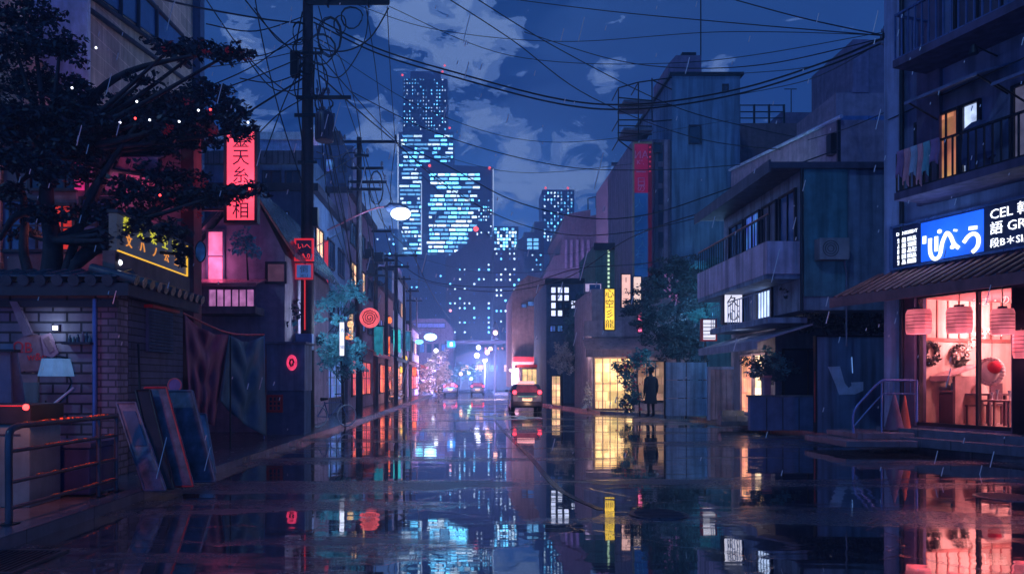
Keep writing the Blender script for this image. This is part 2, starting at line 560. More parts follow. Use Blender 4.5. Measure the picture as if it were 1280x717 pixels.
def step_(v, lo, hi):
    x = N.new('ShaderNodeMapRange'); x.clamp = True; x.interpolation_type = 'SMOOTHSTEP'
    x.inputs['From Min'].default_value = lo; x.inputs['From Max'].default_value = hi; L.new(v, x.inputs['Value']); return x.outputs[0]


def mix_(f, a, b):
    x = N.new('ShaderNodeMix'); x.data_type = 'RGBA'
    L.new(f, x.inputs['Factor'])
    for i, q in ((6, a), (7, b)):
        if isinstance(q, tuple): x.inputs[i].default_value = (*q, 1)
        else: L.new(q, x.inputs[i])
    return x.outputs[2]


sp = N.new('ShaderNodeSeparateXYZ'); L.new(D, sp.inputs[0])
deep = s2l((0, 36, 66)); mid_ = s2l((4, 54, 100)); low = s2l((62, 122, 215))
c0 = mix_(step_(sp.outputs[2], .0, .34), low, mid_)
c0 = mix_(step_(m_('ADD', sp.outputs[2], m_('MULTIPLY', noise_(2.2, 2), .25)), .30, .52), c0, deep)
soft = noise_(5, 5, .6, (1, 1, 2.2), .4)
big = bank_([(840, 150, 210), (930, 60, 150), (700, 190, 120), (1010, 110, 120), (1150, 60, 160), (330, 60, 100)])
c1 = mix_(m_('MULTIPLY', step_(m_('ADD', big, m_('MULTIPLY', soft, .9)), .62, .78), .75), c0, s2l((52, 84, 130)))
c1 = mix_(m_('MULTIPLY', step_(m_('ADD', bank_([(600, 350, 215), (690, 330, 120), (430, 330, 170)]), m_('MULTIPLY', soft, .5)), .05, .95), .95), c1, s2l((66, 122, 205)))
fine = noise_(15, 6, .62, (1, 1, 2.0), .8)
bright = bank_([(515, 30, 80), (590, 50, 85), (560, 75, 70), (600, 150, 60), (640, 185, 60), (650, 225, 90), (720, 225, 75), (750, 215, 50), (690, 240, 80),
                (325, 170, 70), (370, 220, 90), (310, 60, 40), (440, 260, 100), (470, 165, 50), (760, 90, 30), (900, 90, 28)])
mk = step_(m_('ADD', m_('MULTIPLY', bright, .8), m_('MULTIPLY', fine, 2.6)), 1.70, 1.74)
c2 = mix_(m_('MULTIPLY', mk, .85), c1, s2l((112, 148, 208)))
mk2 = step_(m_('ADD', m_('MULTIPLY', bright, .8), m_('MULTIPLY', fine, 2.6)), 1.92, 1.96)
c2 = mix_(m_('MULTIPLY', mk2, .6), c2, s2l((158, 190, 240)))
L.new(c2, bg.inputs['Color'])

moon = bpy.data.lights.new('moonlight', 'SUN'); moon.energy = .42; moon.color = (.30, .60, 1); moon.angle = math.radians(3)
mo = bpy.data.objects.new('moonlight', moon); COL.objects.link(mo)
mo.rotation_euler = (math.radians(52), 0, math.radians(-38))

# ---------------------------------------------------------------- ground, road, kerbs
gm = mat('ground_earth', (.05, .05, .07), .6, .4, .3, .2)
struct('ground', MB().poly([(-190, -25, -.16), (190, -25, -.16), (190, 440, -.16), (-190, 440, -.16)]), gm)


def road_material():
    m = bpy.data.materials.new('wet_asphalt'); m.use_nodes = True
    nt = m.node_tree; N = nt.nodes; L = nt.links; b = N['Principled BSDF']
    tc = N.new('ShaderNodeTexCoord')

    def nz(scale, st=(1, 1, 1), det=4, rough=.55, dist=0):
        mp = N.new('ShaderNodeMapping'); mp.inputs['Scale'].default_value = st; L.new(tc.outputs['Object'], mp.inputs['Vector'])
        x = N.new('ShaderNodeTexNoise'); x.inputs['Scale'].default_value = scale; x.inputs['Detail'].default_value = det
        x.inputs['Roughness'].default_value = rough; x.inputs['Distortion'].default_value = dist; L.new(mp.outputs[0], x.inputs['Vector']); return x.outputs['Fac']

    def mr(v, a, b_, c, d, st='SMOOTHSTEP'):
        x = N.new('ShaderNodeMapRange'); x.interpolation_type = st
        for k, q in zip(('From Min', 'From Max', 'To Min', 'To Max'), (a, b_, c, d)): x.inputs[k].default_value = q
        L.new(v, x.inputs['Value']); return x.outputs[0]

    def ma(op, a, b_):
        x = N.new('ShaderNodeMath'); x.operation = op
        for i, q in enumerate((a, b_)):
            if isinstance(q, (int, float)): x.inputs[i].default_value = q
            else: L.new(q, x.inputs[i])
        return x.outputs[0]
    pud = ma('ADD', nz(.5, (.32, 1.35, 1), 6, .55, .5), ma('MULTIPLY', ma('SUBTRACT', nz(5, (.5, 1.4, 1), 4, .6, 0), .5), .22))
    p = mr(pud, .40, .49, 0, 1)                    # 1 = standing water
    grit = nz(95, (1, 1, 1), 2, .8)
    grit2 = nz(22, (1, 1, 1), 3, .6)
    patch = mr(nz(.9, (.3, 1, 1), 3, .5, .3), .5, .56, 0, 1)
    dry = ma('SUBTRACT', 1, p)
    vor = N.new('ShaderNodeTexVoronoi'); vor.feature = 'DISTANCE_TO_EDGE'; vor.inputs['Scale'].default_value = .42
    mpv = N.new('ShaderNodeMapping'); L.new(tc.outputs['Object'], mpv.inputs['Vector'])
    wob = N.new('ShaderNodeTexNoise'); wob.inputs['Scale'].default_value = 2.5; wob.inputs['Detail'].default_value = 4; L.new(tc.outputs['Object'], wob.inputs['Vector'])
    va = N.new('ShaderNodeVectorMath'); va.operation = 'MULTIPLY_ADD'; L.new(wob.outputs['Color'], va.inputs[0]); va.inputs[1].default_value = (.7, .7, 0); L.new(tc.outputs['Object'], va.inputs[2])
    L.new(va.outputs[0], vor.inputs['Vector'])
    crack = mr(vor.outputs['Distance'], .004, .016, 1, 0)
    rough = ma('ADD', mr(p, 0, 1, .20, .022, 'LINEAR'), ma('MULTIPLY', ma('ADD', ma('MULTIPLY', patch, .10), ma('MULTIPLY', mr(grit2, .4, .65, 0, 1), .12)), dry))
    L.new(rough, b.inputs['Roughness'])
    col = N.new('ShaderNodeMix'); col.data_type = 'RGBA'; L.new(ma('MULTIPLY', mr(grit, .35, .65, .55, 1.0), mr(p, 0, 1, 1.0, .35)), col.inputs['Factor'])
    col.inputs[6].default_value = (.010, .013, .03, 1); col.inputs[7].default_value = (.060, .072, .115, 1)
    c2 = N.new('ShaderNodeMix'); c2.data_type = 'RGBA'; L.new(crack, c2.inputs['Factor']); L.new(col.outputs[2], c2.inputs[6]); c2.inputs[7].default_value = (.006, .007, .012, 1)
    L.new(c2.outputs[2], b.inputs['Base Color'])
    b.inputs['IOR'].default_value = 1.8; b.inputs['Specular IOR Level'].default_value = .8; b.inputs['Coat IOR'].default_value = 1.7
    cw = mr(p, 0, 1, .25, .9, 'LINEAR'); L.new(cw, b.inputs['Coat Weight']); b.inputs['Coat Roughness'].default_value = .03
    ripple = nz(1.6, (.35, 1.6, 1), 2, .4)
    h = ma('ADD', ma('MULTIPLY', ripple, .014), ma('SUBTRACT', ma('MULTIPLY', ma('MULTIPLY', ma('ADD', grit, grit2), dry), .012), ma('MULTIPLY', crack, .012)))
    bp = N.new('ShaderNodeBump'); bp.inputs['Strength'].default_value = .6; bp.inputs['Distance'].default_value = .35
    L.new(h, bp.inputs['Height']); L.new(bp.outputs[0], b.inputs['Normal'])
    rp_ = N.new('ShaderNodeBump'); rp_.inputs['Strength'].default_value = .5; rp_.inputs['Distance'].default_value = .35
    L.new(ma('MULTIPLY', ripple, .012), rp_.inputs['Height']); L.new(rp_.outputs[0], b.inputs['Coat Normal'])
    return m


wet = road_material()
LK = -4.15
RK = [(12.6, -8), (12.0, 5), (10.55, 11), (9.95, 13.5), (9.35, 18), (9.0, 24), (8.6, 28.5), (5.9, 33.2), (4.3, 45), (3.0, 60), (2.55, 80), (2.5, 330)]
struct('road', MB().poly([(LK, -8, 0), (12.6, -8, 0)] + [(x, y, 0) for x, y in RK[1:]] + [(LK, 330, 0)]), wet)
pave = mat('pavement_concrete', (.10, .11, .16), .22, .4, 1.5, .25, streak=.2, brick=(.6, .6, .012, .5))
kerbm = mat('kerb_stone', (.11, .13, .21), .22, .35, 3, .2, brick=(1.2, .5, .01, .4))
struct('pavement_left', MB().slab([(-16, -8), (LK - .18, -8), (LK - .18, 330), (-16, 330)], -.15, .115), pave)
kb = MB()
kb.slab([(LK - .18, -8), (LK, -8), (LK, 330), (LK - .18, 330)], -.15, .13)
kb.build('kerb_left', kerbm, None, bev=.02, kind='structure')
kr = MB()
for (a, b) in zip(RK, RK[1:]):
    kr.slab([a, (a[0] + .2, a[1]), (b[0] + .2, b[1]), b], -.15, .13)
kr.build('kerb_right', kerbm, None, kind='structure')
struct('pavement_right', MB().slab([(x + .2, y) for x, y in RK] + [(30, 330), (30, -8)], -.15, .115), pave)
# painted crossing marks and white lines on the road
pm = mat('road_paint', (.85, .87, .92), .6, .5, 6, .1)
mk = MB()
for (x0, x1, y0) in ((.35, 1.15, 30.5), (.55, 1.6, 29.3), (1.0, 2.2, 28.2), (-.1, .5, 32), (1.4, 2.3, 30.3), (1.9, 2.9, 29.2), (.9, 1.5, 31.8)):
    mk.poly([(x0, y0, .004), (x1, y0, .004), (x1 - .15, y0 + .75, .004), (x0 - .15, y0 + .75, .004)])
mk.build('crossing_marks', pm, None, kind='structure')
mk = MB()
for x0, x1, y0 in ((-4, 2.4, 47), (-4, 2.6, 58), (-.4, 2.2, 39)):
    mk.poly([(x0, y0, .004), (x1, y0, .004), (x1, y0 + .45, .004), (x0, y0 + .45, .004)])
mk.build('stop_lines', pm, None, kind='structure')  # white lines lying across the road
# reflection of the overhead cables, painted as a dark strip on the asphalt
reflection_dark = mat('tar', (.012, .012, .018), .2, .2, 5, .2)
sm = MB(); q = curve([G_ for G_ in [(.85, 27.5, 0), (1.0, 19.5, 0), (1.15, 14.5, 0), (1.2, 10.2, 0), (1.5, 8.4, 0)]], 6)
vs = []
for p in q: vs += [(p.x - .045, p.y, .005), (p.x + .045, p.y, .005)]
sm.add(vs, [(2 * i, 2 * i + 1, 2 * i + 3, 2 * i + 2) for i in range(len(q) - 1)])
sm.build('tar_seam', reflection_dark, None, kind='structure')
for (x, y, r, lab) in ((2.1, 8.1, .33, 'round iron manhole cover low in the middle of the wet road'), (6.9, 9.3, .36, 'round iron manhole cover in the pink reflection before the shop')):
    t = thing('manhole_cover', lab, 'manhole cover', (x, y, 0))
    MB().disc(Fr((x, y), (1, 0), (0, -1)), 0, 0, .01, 0, .01).v
    c = MB(); k = 28
    c.slab([(x + r * math.cos(2 * PI * i / k), y + r * math.sin(2 * PI * i / k)) for i in range(k)], .001, .010)
    c.build('cover', wet_metal, t)
    g = MB()
    for i in range(-3, 4):
        w = math.sqrt(max(.01, r * r - (i * .09) ** 2)) * .82
        g.cube(x - w, x + w, y + i * .09 - .014, y + i * .09 + .014, .0095, .017)
    g.build('tread', wet_metal, t)
# drain grate by the left kerb
t = thing('drain_grate', 'slotted drain grate at the bottom left corner beside the kerb', 'drain grate', (-3.85, 5.9, 0))
g = MB(); g.cube(-4.12, -3.55, 5.55, 5.6, .002, .022); g.cube(-4.12, -3.55, 6.3, 6.35, .002, .022); g.cube(-4.12, -4.08, 5.6, 6.3, .002, .022); g.cube(-3.59, -3.55, 5.6, 6.3, .002, .022)
g.build('frame', wet_metal, t)
g = MB()
for i in range(9): g.cube(-4.05 + i * .052, -4.03 + i * .052, 5.6, 6.3, .002, .018)
g.build('grille', wet_metal, t)

# night haze over the street
hz = bpy.data.materials.new('haze_air'); hz.use_nodes = True; hn = hz.node_tree
hn.nodes.remove(hn.nodes['Principled BSDF'])
pv = hn.nodes.new('ShaderNodeVolumePrincipled'); pv.inputs['Color'].default_value = (.22, .48, .95, 1); pv.inputs['Density'].default_value = .0030
pv.inputs['Anisotropy'].default_value = .25
hn.links.new(pv.outputs[0], hn.nodes['Material Output'].inputs['Volume'])
MB().cube(-200, 200, -30, 450, -1.2, 190).build('haze', hz, None, kind='stuff')

# ================================================================ LEFT, NEAR: shed
SX = -5.2; SY0, SY1 = 10.6, 12.95
shed = thing('brick_shed', 'low grey brick shed with tiled eave and louvred side, under the big tree', 'shed', (-8, 11.8, .115))
fs = front(SY0); ls = leftwall(SX)
MB().cube(-13, sx(122, SY0), SY0, SY1, .115, 2.85).build('front_wall', brick_mat, shed)
MB().cube(sx(122, SY0) + .001, SX - .005, SY0 - .03, SY0 + .3, .115, 2.86).build('brick_pier', pier_mat, shed)
MB().cube(-6.3, SX, SY0 + .31, SY1, .115, 2.84).build('side_wall', plank_mat, shed)
r = MB()      # tiled pent roof: a course of rounded tiles along both eaves
r.cube(-13.2, SX + .2, SY0 - .15, SY1 + .1, 2.87, 2.98)
for i in range(34):
    x = -13.1 + i * .24
    if x > SX + .25: break
    r.tube([(x, SY0 - .38, 2.93), (x, SY0 + .3, 3.12)], .085, 8)
    r.cube(x - .12, x + .12, SY0 - .36, SY0 + .28, 2.985, 3.01)
for i in range(11):
    y = SY0 - .2 + i * .255
    r.tube([(SX + .36, y, 2.95), (SX - .3, y, 3.12)], .08, 8)
r.build('tiled_roof', tile_roof, shed)
fc = MB(); fc.cube(-13.2, SX + .3, SY0 - .34, SY0 - .29, 2.72, 2.9); fc.cube(SX + .25, SX + .3, SY0 - .29, SY1, 2.72, 2.9)
fc.cube(-13, SX, SY0 - .09, SY0 - .001, 2.58, 2.68)
fc.build('fascia', dark_trim, shed)
MB().tube([(sx(122, SY0), SY0 - .08, 2.7), (sx(122, SY0), SY0 - .08, .2)], .035, 10).build('downpipe', blue_metal, shed)
ru = ls.rect(182, 388, 213, 440)
v = MB(); u0, u1, z0, z1 = ru
v.box(ls, u0, u1, .001, .05, z0, z1)
lv = v.build('louvre_vent', deep_wall, shed)
v = MB()
for i in range(13):
    z = z0 + (z1 - z0) * (i + .5) / 13
    v.hexa([ls.pt(u0, .051, z - .02), ls.pt(u1, .051, z - .02), ls.pt(u1, .06, z - .02), ls.pt(u0, .06, z - .02),
            ls.pt(u0, .10, z - .035), ls.pt(u1, .10, z - .035), ls.pt(u1, .11, z - .03), ls.pt(u0, .11, z - .03)])
v.build('slat', shutter_mat, lv)
MB().box(ls, u0 - .06, u1 + .06, .001, .14, z1, z1 + .05).build('hood', red_trim, lv)

# small things on the brick wall
f10 = front(SY0)
def onwall(px, py): return P(px, py, SY0)
t = thing('wall_shade_lamp', 'pale blue pleated lampshade on a bracket, hung on the grey brick wall', 'wall lamp', onwall(84, 470))
m = MB(); c = onwall(84, 459) + V((0, -.28, 0)); k = 20
rt, rb = .17, .22; z0, z1 = c.z - .13, c.z + .12
vs = [(c.x + (rb + .012 * (-1) ** i) * math.cos(2 * PI * i / k), c.y + (rb + .012 * (-1) ** i) * math.sin(2 * PI * i / k), z0) for i in range(k)]
vs += [(c.x + (rt + .01 * (-1) ** i) * math.cos(2 * PI * i / k), c.y + (rt + .01 * (-1) ** i) * math.sin(2 * PI * i / k), z1) for i in range(k)]
m.add(vs, [(i, (i + 1) % k, k + (i + 1) % k, k + i) for i in range(k)])
m.build('lamp_shade', emit('shade_blue', (95, 140, 200), .45, .2, 5), t)
MB().tube([(c.x, SY0 - .002, z1 + .02), (c.x, c.y, z1 + .03), (c.x, c.y, z1 - .05)], .014, 8).build('bracket', black_metal, t)
t = thing('bulkhead_light', 'tiny square white light on the brick wall above the lampshade', 'light', onwall(72, 410))
MB().box(f10, *f10.rect(68, 406, 76, 414)[:2], .001, .05, *f10.rect(68, 406, 76, 414)[2:]).build('housing', dark_trim, t)
q = f10.rect(69.5, 407.5, 74.5, 412.5)
MB().box(f10, q[0], q[1], .05, .075, q[2], q[3]).build('lens', e_white, t)
lamp(t, onwall(72, 410) + V((0, -.2, 0)), 2.5, (.8, .85, 1), .04)
card = mat('old_cardboard', (.22, .17, .26), .8, .4, 5, .2)
red_ink = mat('red_ink', (.5, .03, .06), .6, 0, 1, 0, streak=0)
def pt2(x, y): a = f10.pix(x, y); return (a[0], a[1])
m = MB(); m.prism(f10, [pt2(18, 428), pt2(36, 417), pt2(62, 420), pt2(64, 462), pt2(24, 464)], .005, .03)
o = thing('paper_notice', 'torn mauve notice with red scribbles pasted on the brick wall', 'notice', onwall(40, 463))
m.build('sheet', card, o)
m = MB(); m.text(f10, 'ΩB', *pt2(30, 435), .034, .22); m.text(f10, 'w&n', *pt2(48, 446), .034, .16); m.build('lettering', red_ink, o)
o = thing('torn_flap', 'curled cardboard flap leaning at the right edge of the scribbled notice', 'cardboard', onwall(63, 447))
MB().prism(f10, [pt2(54, 420), pt2(66, 416), pt2(76, 441), pt2(68, 447), pt2(58, 444)], .035, .06).build('sheet', mat('mauve_board', (.26, .20, .34), .8), o)
MB().prism(f10, [pt2(57, 424), pt2(64, 420), pt2(71, 438), pt2(66, 441)], .061, .07).build('ridge', card, o)
o = MB().prism(f10, [pt2(19, 378), pt2(27, 378), pt2(46, 418), pt2(36, 420)], .065, .12).build('wall_plank', mat('grey_plank', (.19, .18, .30), .7), None, bev=.006)
tag(o, 'short grey plank slanting above the notice on the brick wall', 'plank')
o = thing('wall_shelf', 'narrow dark shelf with bottles on the brick wall right of the bulkhead light', 'shelf', onwall(100, 432))
q = f10.rect(86, 428, 121, 431); MB().box(f10, q[0], q[1], .002, .2, q[2], q[3]).build('board', dark_trim, o)
for i, (x, h, c_) in enumerate(((92, 9, 0), (97, 7, 1), (102, 10, 0), (108, 13, 2), (113, 12, 0), (117, 8, 1))):
    b = onwall(x, 428) + V((0, -.1, 0)); hh = h * SY0 / F
    tag(MB().tube([b, b + V((0, 0, hh * .6)), b + V((0, 0, hh * .75)), b + V((0, 0, hh))], [.026, .026, .012, .012], 10).build('bottle', [dark_glass, teal_wall, shutter_mat][c_], None),
        ['squat dark bottle at the left end of the wall shelf', 'short teal bottle, second from the left on the wall shelf', 'dark bottle standing third from the left on the wall shelf', 'tall grey metal bottle near the middle of the wall shelf',
         'tall dark bottle just right of the grey one on the wall shelf', 'short teal bottle at the right end of the wall shelf'][i], 'bottle')
o = MB().prism(f10, [pt2(24, 478), pt2(49, 478), pt2(49, 512), pt2(24, 512)], .003, .04).build('teal_board', teal_wall, None, bev=.005)
tag(o, 'square teal board fixed low on the brick wall behind the railing', 'board')
a = onwall(98, 484) + V((0, -.12, 0)); b = onwall(63, 521) + V((0, -.35, 0))
tag(MB().tube([a, b], .018, 8).build('broom_stick', mat('pale_stick', (.5, .62, .85), .3, .1), None), 'pale blue stick slanting below the lampshade against the brick wall', 'stick')
m = MB(); m.tube(curve([onwall(62, 500) + V((0, -.1, 0)), onwall(66, 520) + V((0, -.12, 0)), onwall(72, 522) + V((0, -.12, 0)), onwall(80, 502) + V((0, -.1, 0)), onwall(92, 480) + V((0, -.08, 0)), onwall(88, 470) + V((0, -.05, 0))], 5), .012, 6)
tag(m.build('flex_cord', cable_mat, None), 'black flex looping down from the lampshade on the brick wall', 'cord')
# A-board at the left edge
o = thing('folding_board', 'dark folding signboard standing at the left edge before the brick wall', 'signboard', (sx(8, 10), 10, .115))
for s in (-1, 1):
    a = V((sx(4 + 3 * s, 10), 10 + .2 * s, .12)); MB().hexa([a + V((-.3, 0, 0)), a + V((.3, 0, 0)), a + V((.3, .03, 0)), a + V((-.3, .03, 0)),
        V((a.x - .18, 10 + .02 * s, 1.9)), V((a.x + .14, 10 + .02 * s, 1.9)), V((a.x + .14, 10.03 + .02 * s, 1.9)), V((a.x - .18, 10.03 + .02 * s, 1.9))]).build('panel', deep_wall, o)
MB().box(front(10), a.x - .2, a.x + .16, -.08, .08, 1.9, 1.94).build('top_rail', black_metal, o)

# cabinet with a red beacon behind the railing
cx0, cx1, cy = sx(-40, 7.9), sx(37, 7.9), 7.9
cab = thing('utility_cabinet', 'grey green utility cabinet with black top and red lamp behind the railing', 'cabinet', (cx0, cy, .115))
zt = sz(505, cy); zl = sz(530, cy)
MB().cube(cx0, cx1, cy, cy + .6, .115, zl).build('body', mat('cabinet_paint', (.12, .20, .26), .5), cab, bev=.01)
MB().cube(cx0 - .02, cx1 + .03, cy - .03, cy + .62, zl + .001, zt).build('lid', black_metal, cab, bev=.015)
MB().cube(cx0, cx1 - .06, cy - .034, cy - .031, zt - .022, zt - .01).build('edge_strip', red_trim, cab)
MB().ball((cx1 - .02, cy - .03, zt - .03), .035).build('beacon', e_beacon, cab)
lamp(cab, (cx1 + .12, cy - .35, zt + .32), 45, (1, .20, .08), .07)
MB().cube(cx0, cx1 - .1, cy - .004, cy - .001, .9, .92).build('seam', dark_trim, cab)
# blue storage box behind the railing bars
o = thing('storage_box', 'dark blue storage box on the pavement behind the railing', 'box', (-4.95, 8.6, .115))
x0, x1 = sx(40, 8.6), sx(112, 8.6)
MB().cube(x0, x1, 8.6, 9.2, .14, sz(560, 8.6)).build('body', mat('navy_plastic', (.03, .04, .16), .4), o, bev=.02)
MB().cube(x0 - .03, x1 + .03, 8.57, 9.23, sz(560, 8.6) + .001, sz(553, 8.6)).build('lid', mat('navy_plastic2', (.05, .07, .2), .35), o, bev=.015)

# railing
RX = -4.47; y0, y1 = 6.95, 9.05
rail = thing('street_railing', 'black tubular four bar railing with wet red glints at lower left', 'railing', (RX, 8, .115))
zs = [1.06, .82, .52, .27]
for y in (y0, 8.62, y1):
    if y == y0:
        MB().tube(curve([(RX, y0, .10), (RX, y0, .5), (RX, y0, .93), (RX, y0 + .04, 1.03), (RX, y0 + .16, zs[0])], 4), .034, 10).build('post', wet_metal, rail)
    else:
        MB().tube([(RX, y, .10), (RX, y, zs[0])], .026, 10).build('post', wet_metal, rail)
    MB().cube(RX - .07, RX + .07, y - .07, y + .07, .116, .13).build('foot_plate', black_metal, rail)
for i, z in enumerate(zs):
    MB().tube([(RX, y0 + (.14 if i == 0 else .02), z), (RX, y1, z)], .028 if i == 0 else .02, 10).build('rail', wet_metal, rail)

glint_mat = mat('rust_crust', (.75, .16, .06), .45, .5, 12, .5)  # orange wet glints on the rail tops, painted as small raised lumps
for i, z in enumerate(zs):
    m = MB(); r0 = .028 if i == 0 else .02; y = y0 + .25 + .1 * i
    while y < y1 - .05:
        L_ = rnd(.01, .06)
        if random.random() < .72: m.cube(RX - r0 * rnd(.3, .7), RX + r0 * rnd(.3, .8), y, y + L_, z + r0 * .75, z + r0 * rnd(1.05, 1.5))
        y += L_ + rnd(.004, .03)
    m.build('rust_crust', glint_mat, rail, kind='stuff')
# leaning boards against the shed
def lean(name, label, cat, px0, px1, ytop, ybot, xb, xt, mats, inset=None, th=.05, skew=0):
    """board standing on the pavement at depth from its foot, leaning on the side wall"""
    Y = 1.385 * F / (ybot - HY)
    o = thing(name, label, cat, (sx((px0 + px1) / 2, Y), Y, .115))
    X0, X1 = sx(px0, Y), sx(px1, Y)
    Yt = Y + .55
    Z = sz(ytop, Yt)
    dx = sx(xt, Yt) - sx(xb, Y)
    p = [V((X0, Y, .118)), V((X1, Y + .05, .118)), V((X1, Y + .05 + th, .118)), V((X0, Y + th, .118))]
    tl = V((sx(xt, Yt), Yt, Z)); w = (X1 - X0)
    q = [tl, tl + V((w * .96, .05, skew)), tl + V((w * .96, .05 + th, skew)), tl + V((0, th, 0))]
    MB().hexa(p + q).build('board', mats[0], o, bev=.006)
    fr = MB()
    for a, b in ((p[0], q[0]), (p[1], q[1]), (q[0], q[1]), (p[0], p[1])):
        fr.tube([a + V((0, -.012, 0)), b + V((0, -.012, 0))], .014, 6)
    fr.build('edging', mats[1], o)
    if inset:
        m = MB(); a0, a1, b0, b1 = inset
        def bl(u, v_): return (p[0].lerp(p[1], u)).lerp(q[0].lerp(q[1], u), v_) + V((0, -.02, 0))
        m.hexa([bl(a0, b0), bl(a1, b0), bl(a1, b0) + V((0, .01, 0)), bl(a0, b0) + V((0, .01, 0)), bl(a0, b1), bl(a1, b1), bl(a1, b1) + V((0, .01, 0)), bl(a0, b1) + V((0, .01, 0))])
        m.build('inset', mats[2], o)
    return o
bA = mat('board_grey', (.24, .23, .36), .4, .6, 5, .3, streak=.6); bB = mat('board_black', (.025, .025, .05), .4); bC = mat('board_slate', (.15, .16, .27), .4, .6, 5, .3, streak=.6); bD = mat('board_blue', (.09, .12, .22), .4, .6, 5, .3, streak=.6)
lean('framed_panel', 'grey framed panel with a sunk window, leftmost of the leaning boards', 'board', 181, 205, 503, 613, 181, 146, (bA, shutter_mat, deep_wall), (.2, .85, .5, .9))
lean('narrow_board', 'narrow black board second from the left in the leaning row', 'board', 199, 216, 487, 611, 199, 170, (bB, black_metal))
lean('slatted_board', 'slate grey board with red edge, third in the leaning row', 'board', 212, 240, 484, 608, 212, 181, (bC, red_trim), (.35, .55, .02, .6) if False else None)
lean('wide_blue_board', 'widest blue board, leaning right of the red edged one', 'board', 234, 268, 488, 602, 238, 208, (bD, shutter_mat))
lean('short_blue_board', 'short pale blue board tucked behind the widest leaning board', 'board', 252, 268, 517, 592, 252, 241, (blue_wall, shutter_mat))
o = thing('round_sign_paddle', 'small violet round sign with pink rim behind the leaning boards', 'sign', (sx(219, 10.9), 10.9, .115))
c = P(219, 481, 10.9); f109 = front(10.9)
MB().tube([(c.x, 10.9, .12), (c.x, 10.9, c.z - .1)], .015, 8).build('post', black_metal, o)
MB().disc(f109, c.x, c.z, .1, -.02, .02).build('disc', mat('violet_paint', (.2, .14, .42), .5), o)
MB().tube([f109.pt(c.x + .1 * math.cos(k * PI / 12), .02, c.z + .1 * math.sin(k * PI / 12)) for k in range(24)], .01, 6, closed=True).build('rim', mat('pink_paint', (.6, .15, .2), .5), o)
o = MB().tube([P(173, 430, 11), P(179, 606, 10.3)], .018, 8).build('leaning_pole', black_metal, None)
tag(o, 'thin black pole standing against the shed above the leaning boards', 'pole')

# hung cloths
def cloth(name, label, pts4, Yl, Yr, m, folds, amp=.10, cat='cloth', sagb=0, seed=1):
    tl, tr, br, bl = pts4
    def fn(u, v_):
        top = V((tl[0] + (tr[0] - tl[0]) * u, tl[1] + (tr[1] - tl[1]) * u + 10 * math.sin(PI * u) * .8)); bot = V((bl[0] + (br[0] - bl[0]) * u, bl[1] + (br[1] - bl[1]) * u + sagb * math.sin(PI * u)))
        q = top.lerp(bot, v_); Y = Yl + (Yr - Yl) * u
        p = P(q.x, q.y, Y)
        vv = v_ * 7 - 2.6 * (1 - abs(2 * u - 1)) ; w = math.sin(u * folds * PI + seed + 1.6 * math.sin(v_ * 2.3 + seed)) * amp * (.15 + .6 * v_) + .13 * math.sin(vv * 2.2 + seed) * math.sin(PI * u) * (1 - .5 * v_)
        return p + V((w * .5, -w, 0))
    m1 = MB().grid(fn, 44, 30)
    o = m1.build('sheet', m, None)
    md = o.modifiers.new('s', 'SOLIDIFY'); md.thickness = .012
    o.name = name
    return tag(o, label, cat)
cl1 = mat('tarp_wine', (.26, .07, .15), .55, .3, 2, .1); cl2 = mat('tarp_blue', (.06, .15, .26), .55, .3, 2, .1)
cloth('hanging_tarp', 'dark wine coloured tarp hanging in folds beside the shed', ((230, 393), (286, 418), (268, 532), (236, 518)), 13.1, 15.2, cl1, 7, .16, seed=1)
cloth('hanging_tarp', 'dark blue tarp with slanting hem hanging right of the wine one', ((286, 418), (329, 419), (334, 545), (274, 500)), 15.2, 17.2, cl2, 5, .14, sagb=6, seed=3)
t = thing('tarp_frame', 'thin pipe frame with red top rail that carries the two tarps', 'frame', (P(329, 420, 17.3).x, 17.3, .115))
a = P(228, 391, 13.05); b = P(286, 416, 15.2); c = P(330, 418, 17.3)
MB().tube(curve([a, b, c], 6), .022, 8).build('top_rail', red_trim, t)  # red rim light along the tarps' top edges, put into the rail's colour
MB().tube([c, (c.x, c.y, .1)], .025, 8).build('post', blue_metal, t)
MB().tube([b + V((0, .1, 0)), (b.x, b.y + .1, .1)], .018, 8).build('post', black_metal, t)

# signboard with yellow characters over the shed
lb = leftwall(-5.25)
bu0, bu1, _, _ = lb.rect(146, 290, 233, 330)
zb, zt = 3.42, 3.98
t = thing('slanted_signboard', 'grey signboard with yellow and orange characters above the shed roof', 'signboard', (-5.3, (bu0 + bu1) / 2, 3.1))
MB().box(lb, bu0, bu1, -.12, 0, zb, zt).build('panel', emit('board_face', (52, 58, 78), .55, .2, 1.5), t)
m = MB(); m.box(lb, bu0 - .04, bu1 + .04, -.13, .04, zt, zt + .05); m.box(lb, bu1, bu1 + .04, -.13, .04, zb, zt); m.build('frame', dark_trim, t)
m = MB(); m.box(lb, bu0, bu1, .001, .03, zb, zb + .016); m.box(lb, bu1 - .014, bu1, .001, .03, zb + .016, zt); m.build('neon_edge', e_yellow_line, t)
MB().box(lb, bu0 - .1, bu1 + .1, -.16, .02, zb - .28, zb - .01).build('beam', mat('brown_beam', (.14, .10, .12), .6), t)
m = MB()
for i, (u, ch) in enumerate(zip((10.95, 11.4, 11.85, 12.3, 12.72), '柴天薬空宮')):
    m.text(lb, ch, u, 3.85, .004, .25, 0, .02); m.text(lb, '文ハノ公玉'[i], u + .06, 3.62, .004, .2, 1, .02)
m.build('lettering', [emit('glyph_yellow', (205, 200, 60), .8), emit('glyph_orange', (235, 150, 70), .8)], t)
m = MB()
for y in (11.0, 12.9): m.cube(-5.42, -5.37, y, y + .05, 2.98, zb - .28)
m.build('strut', black_metal, t)
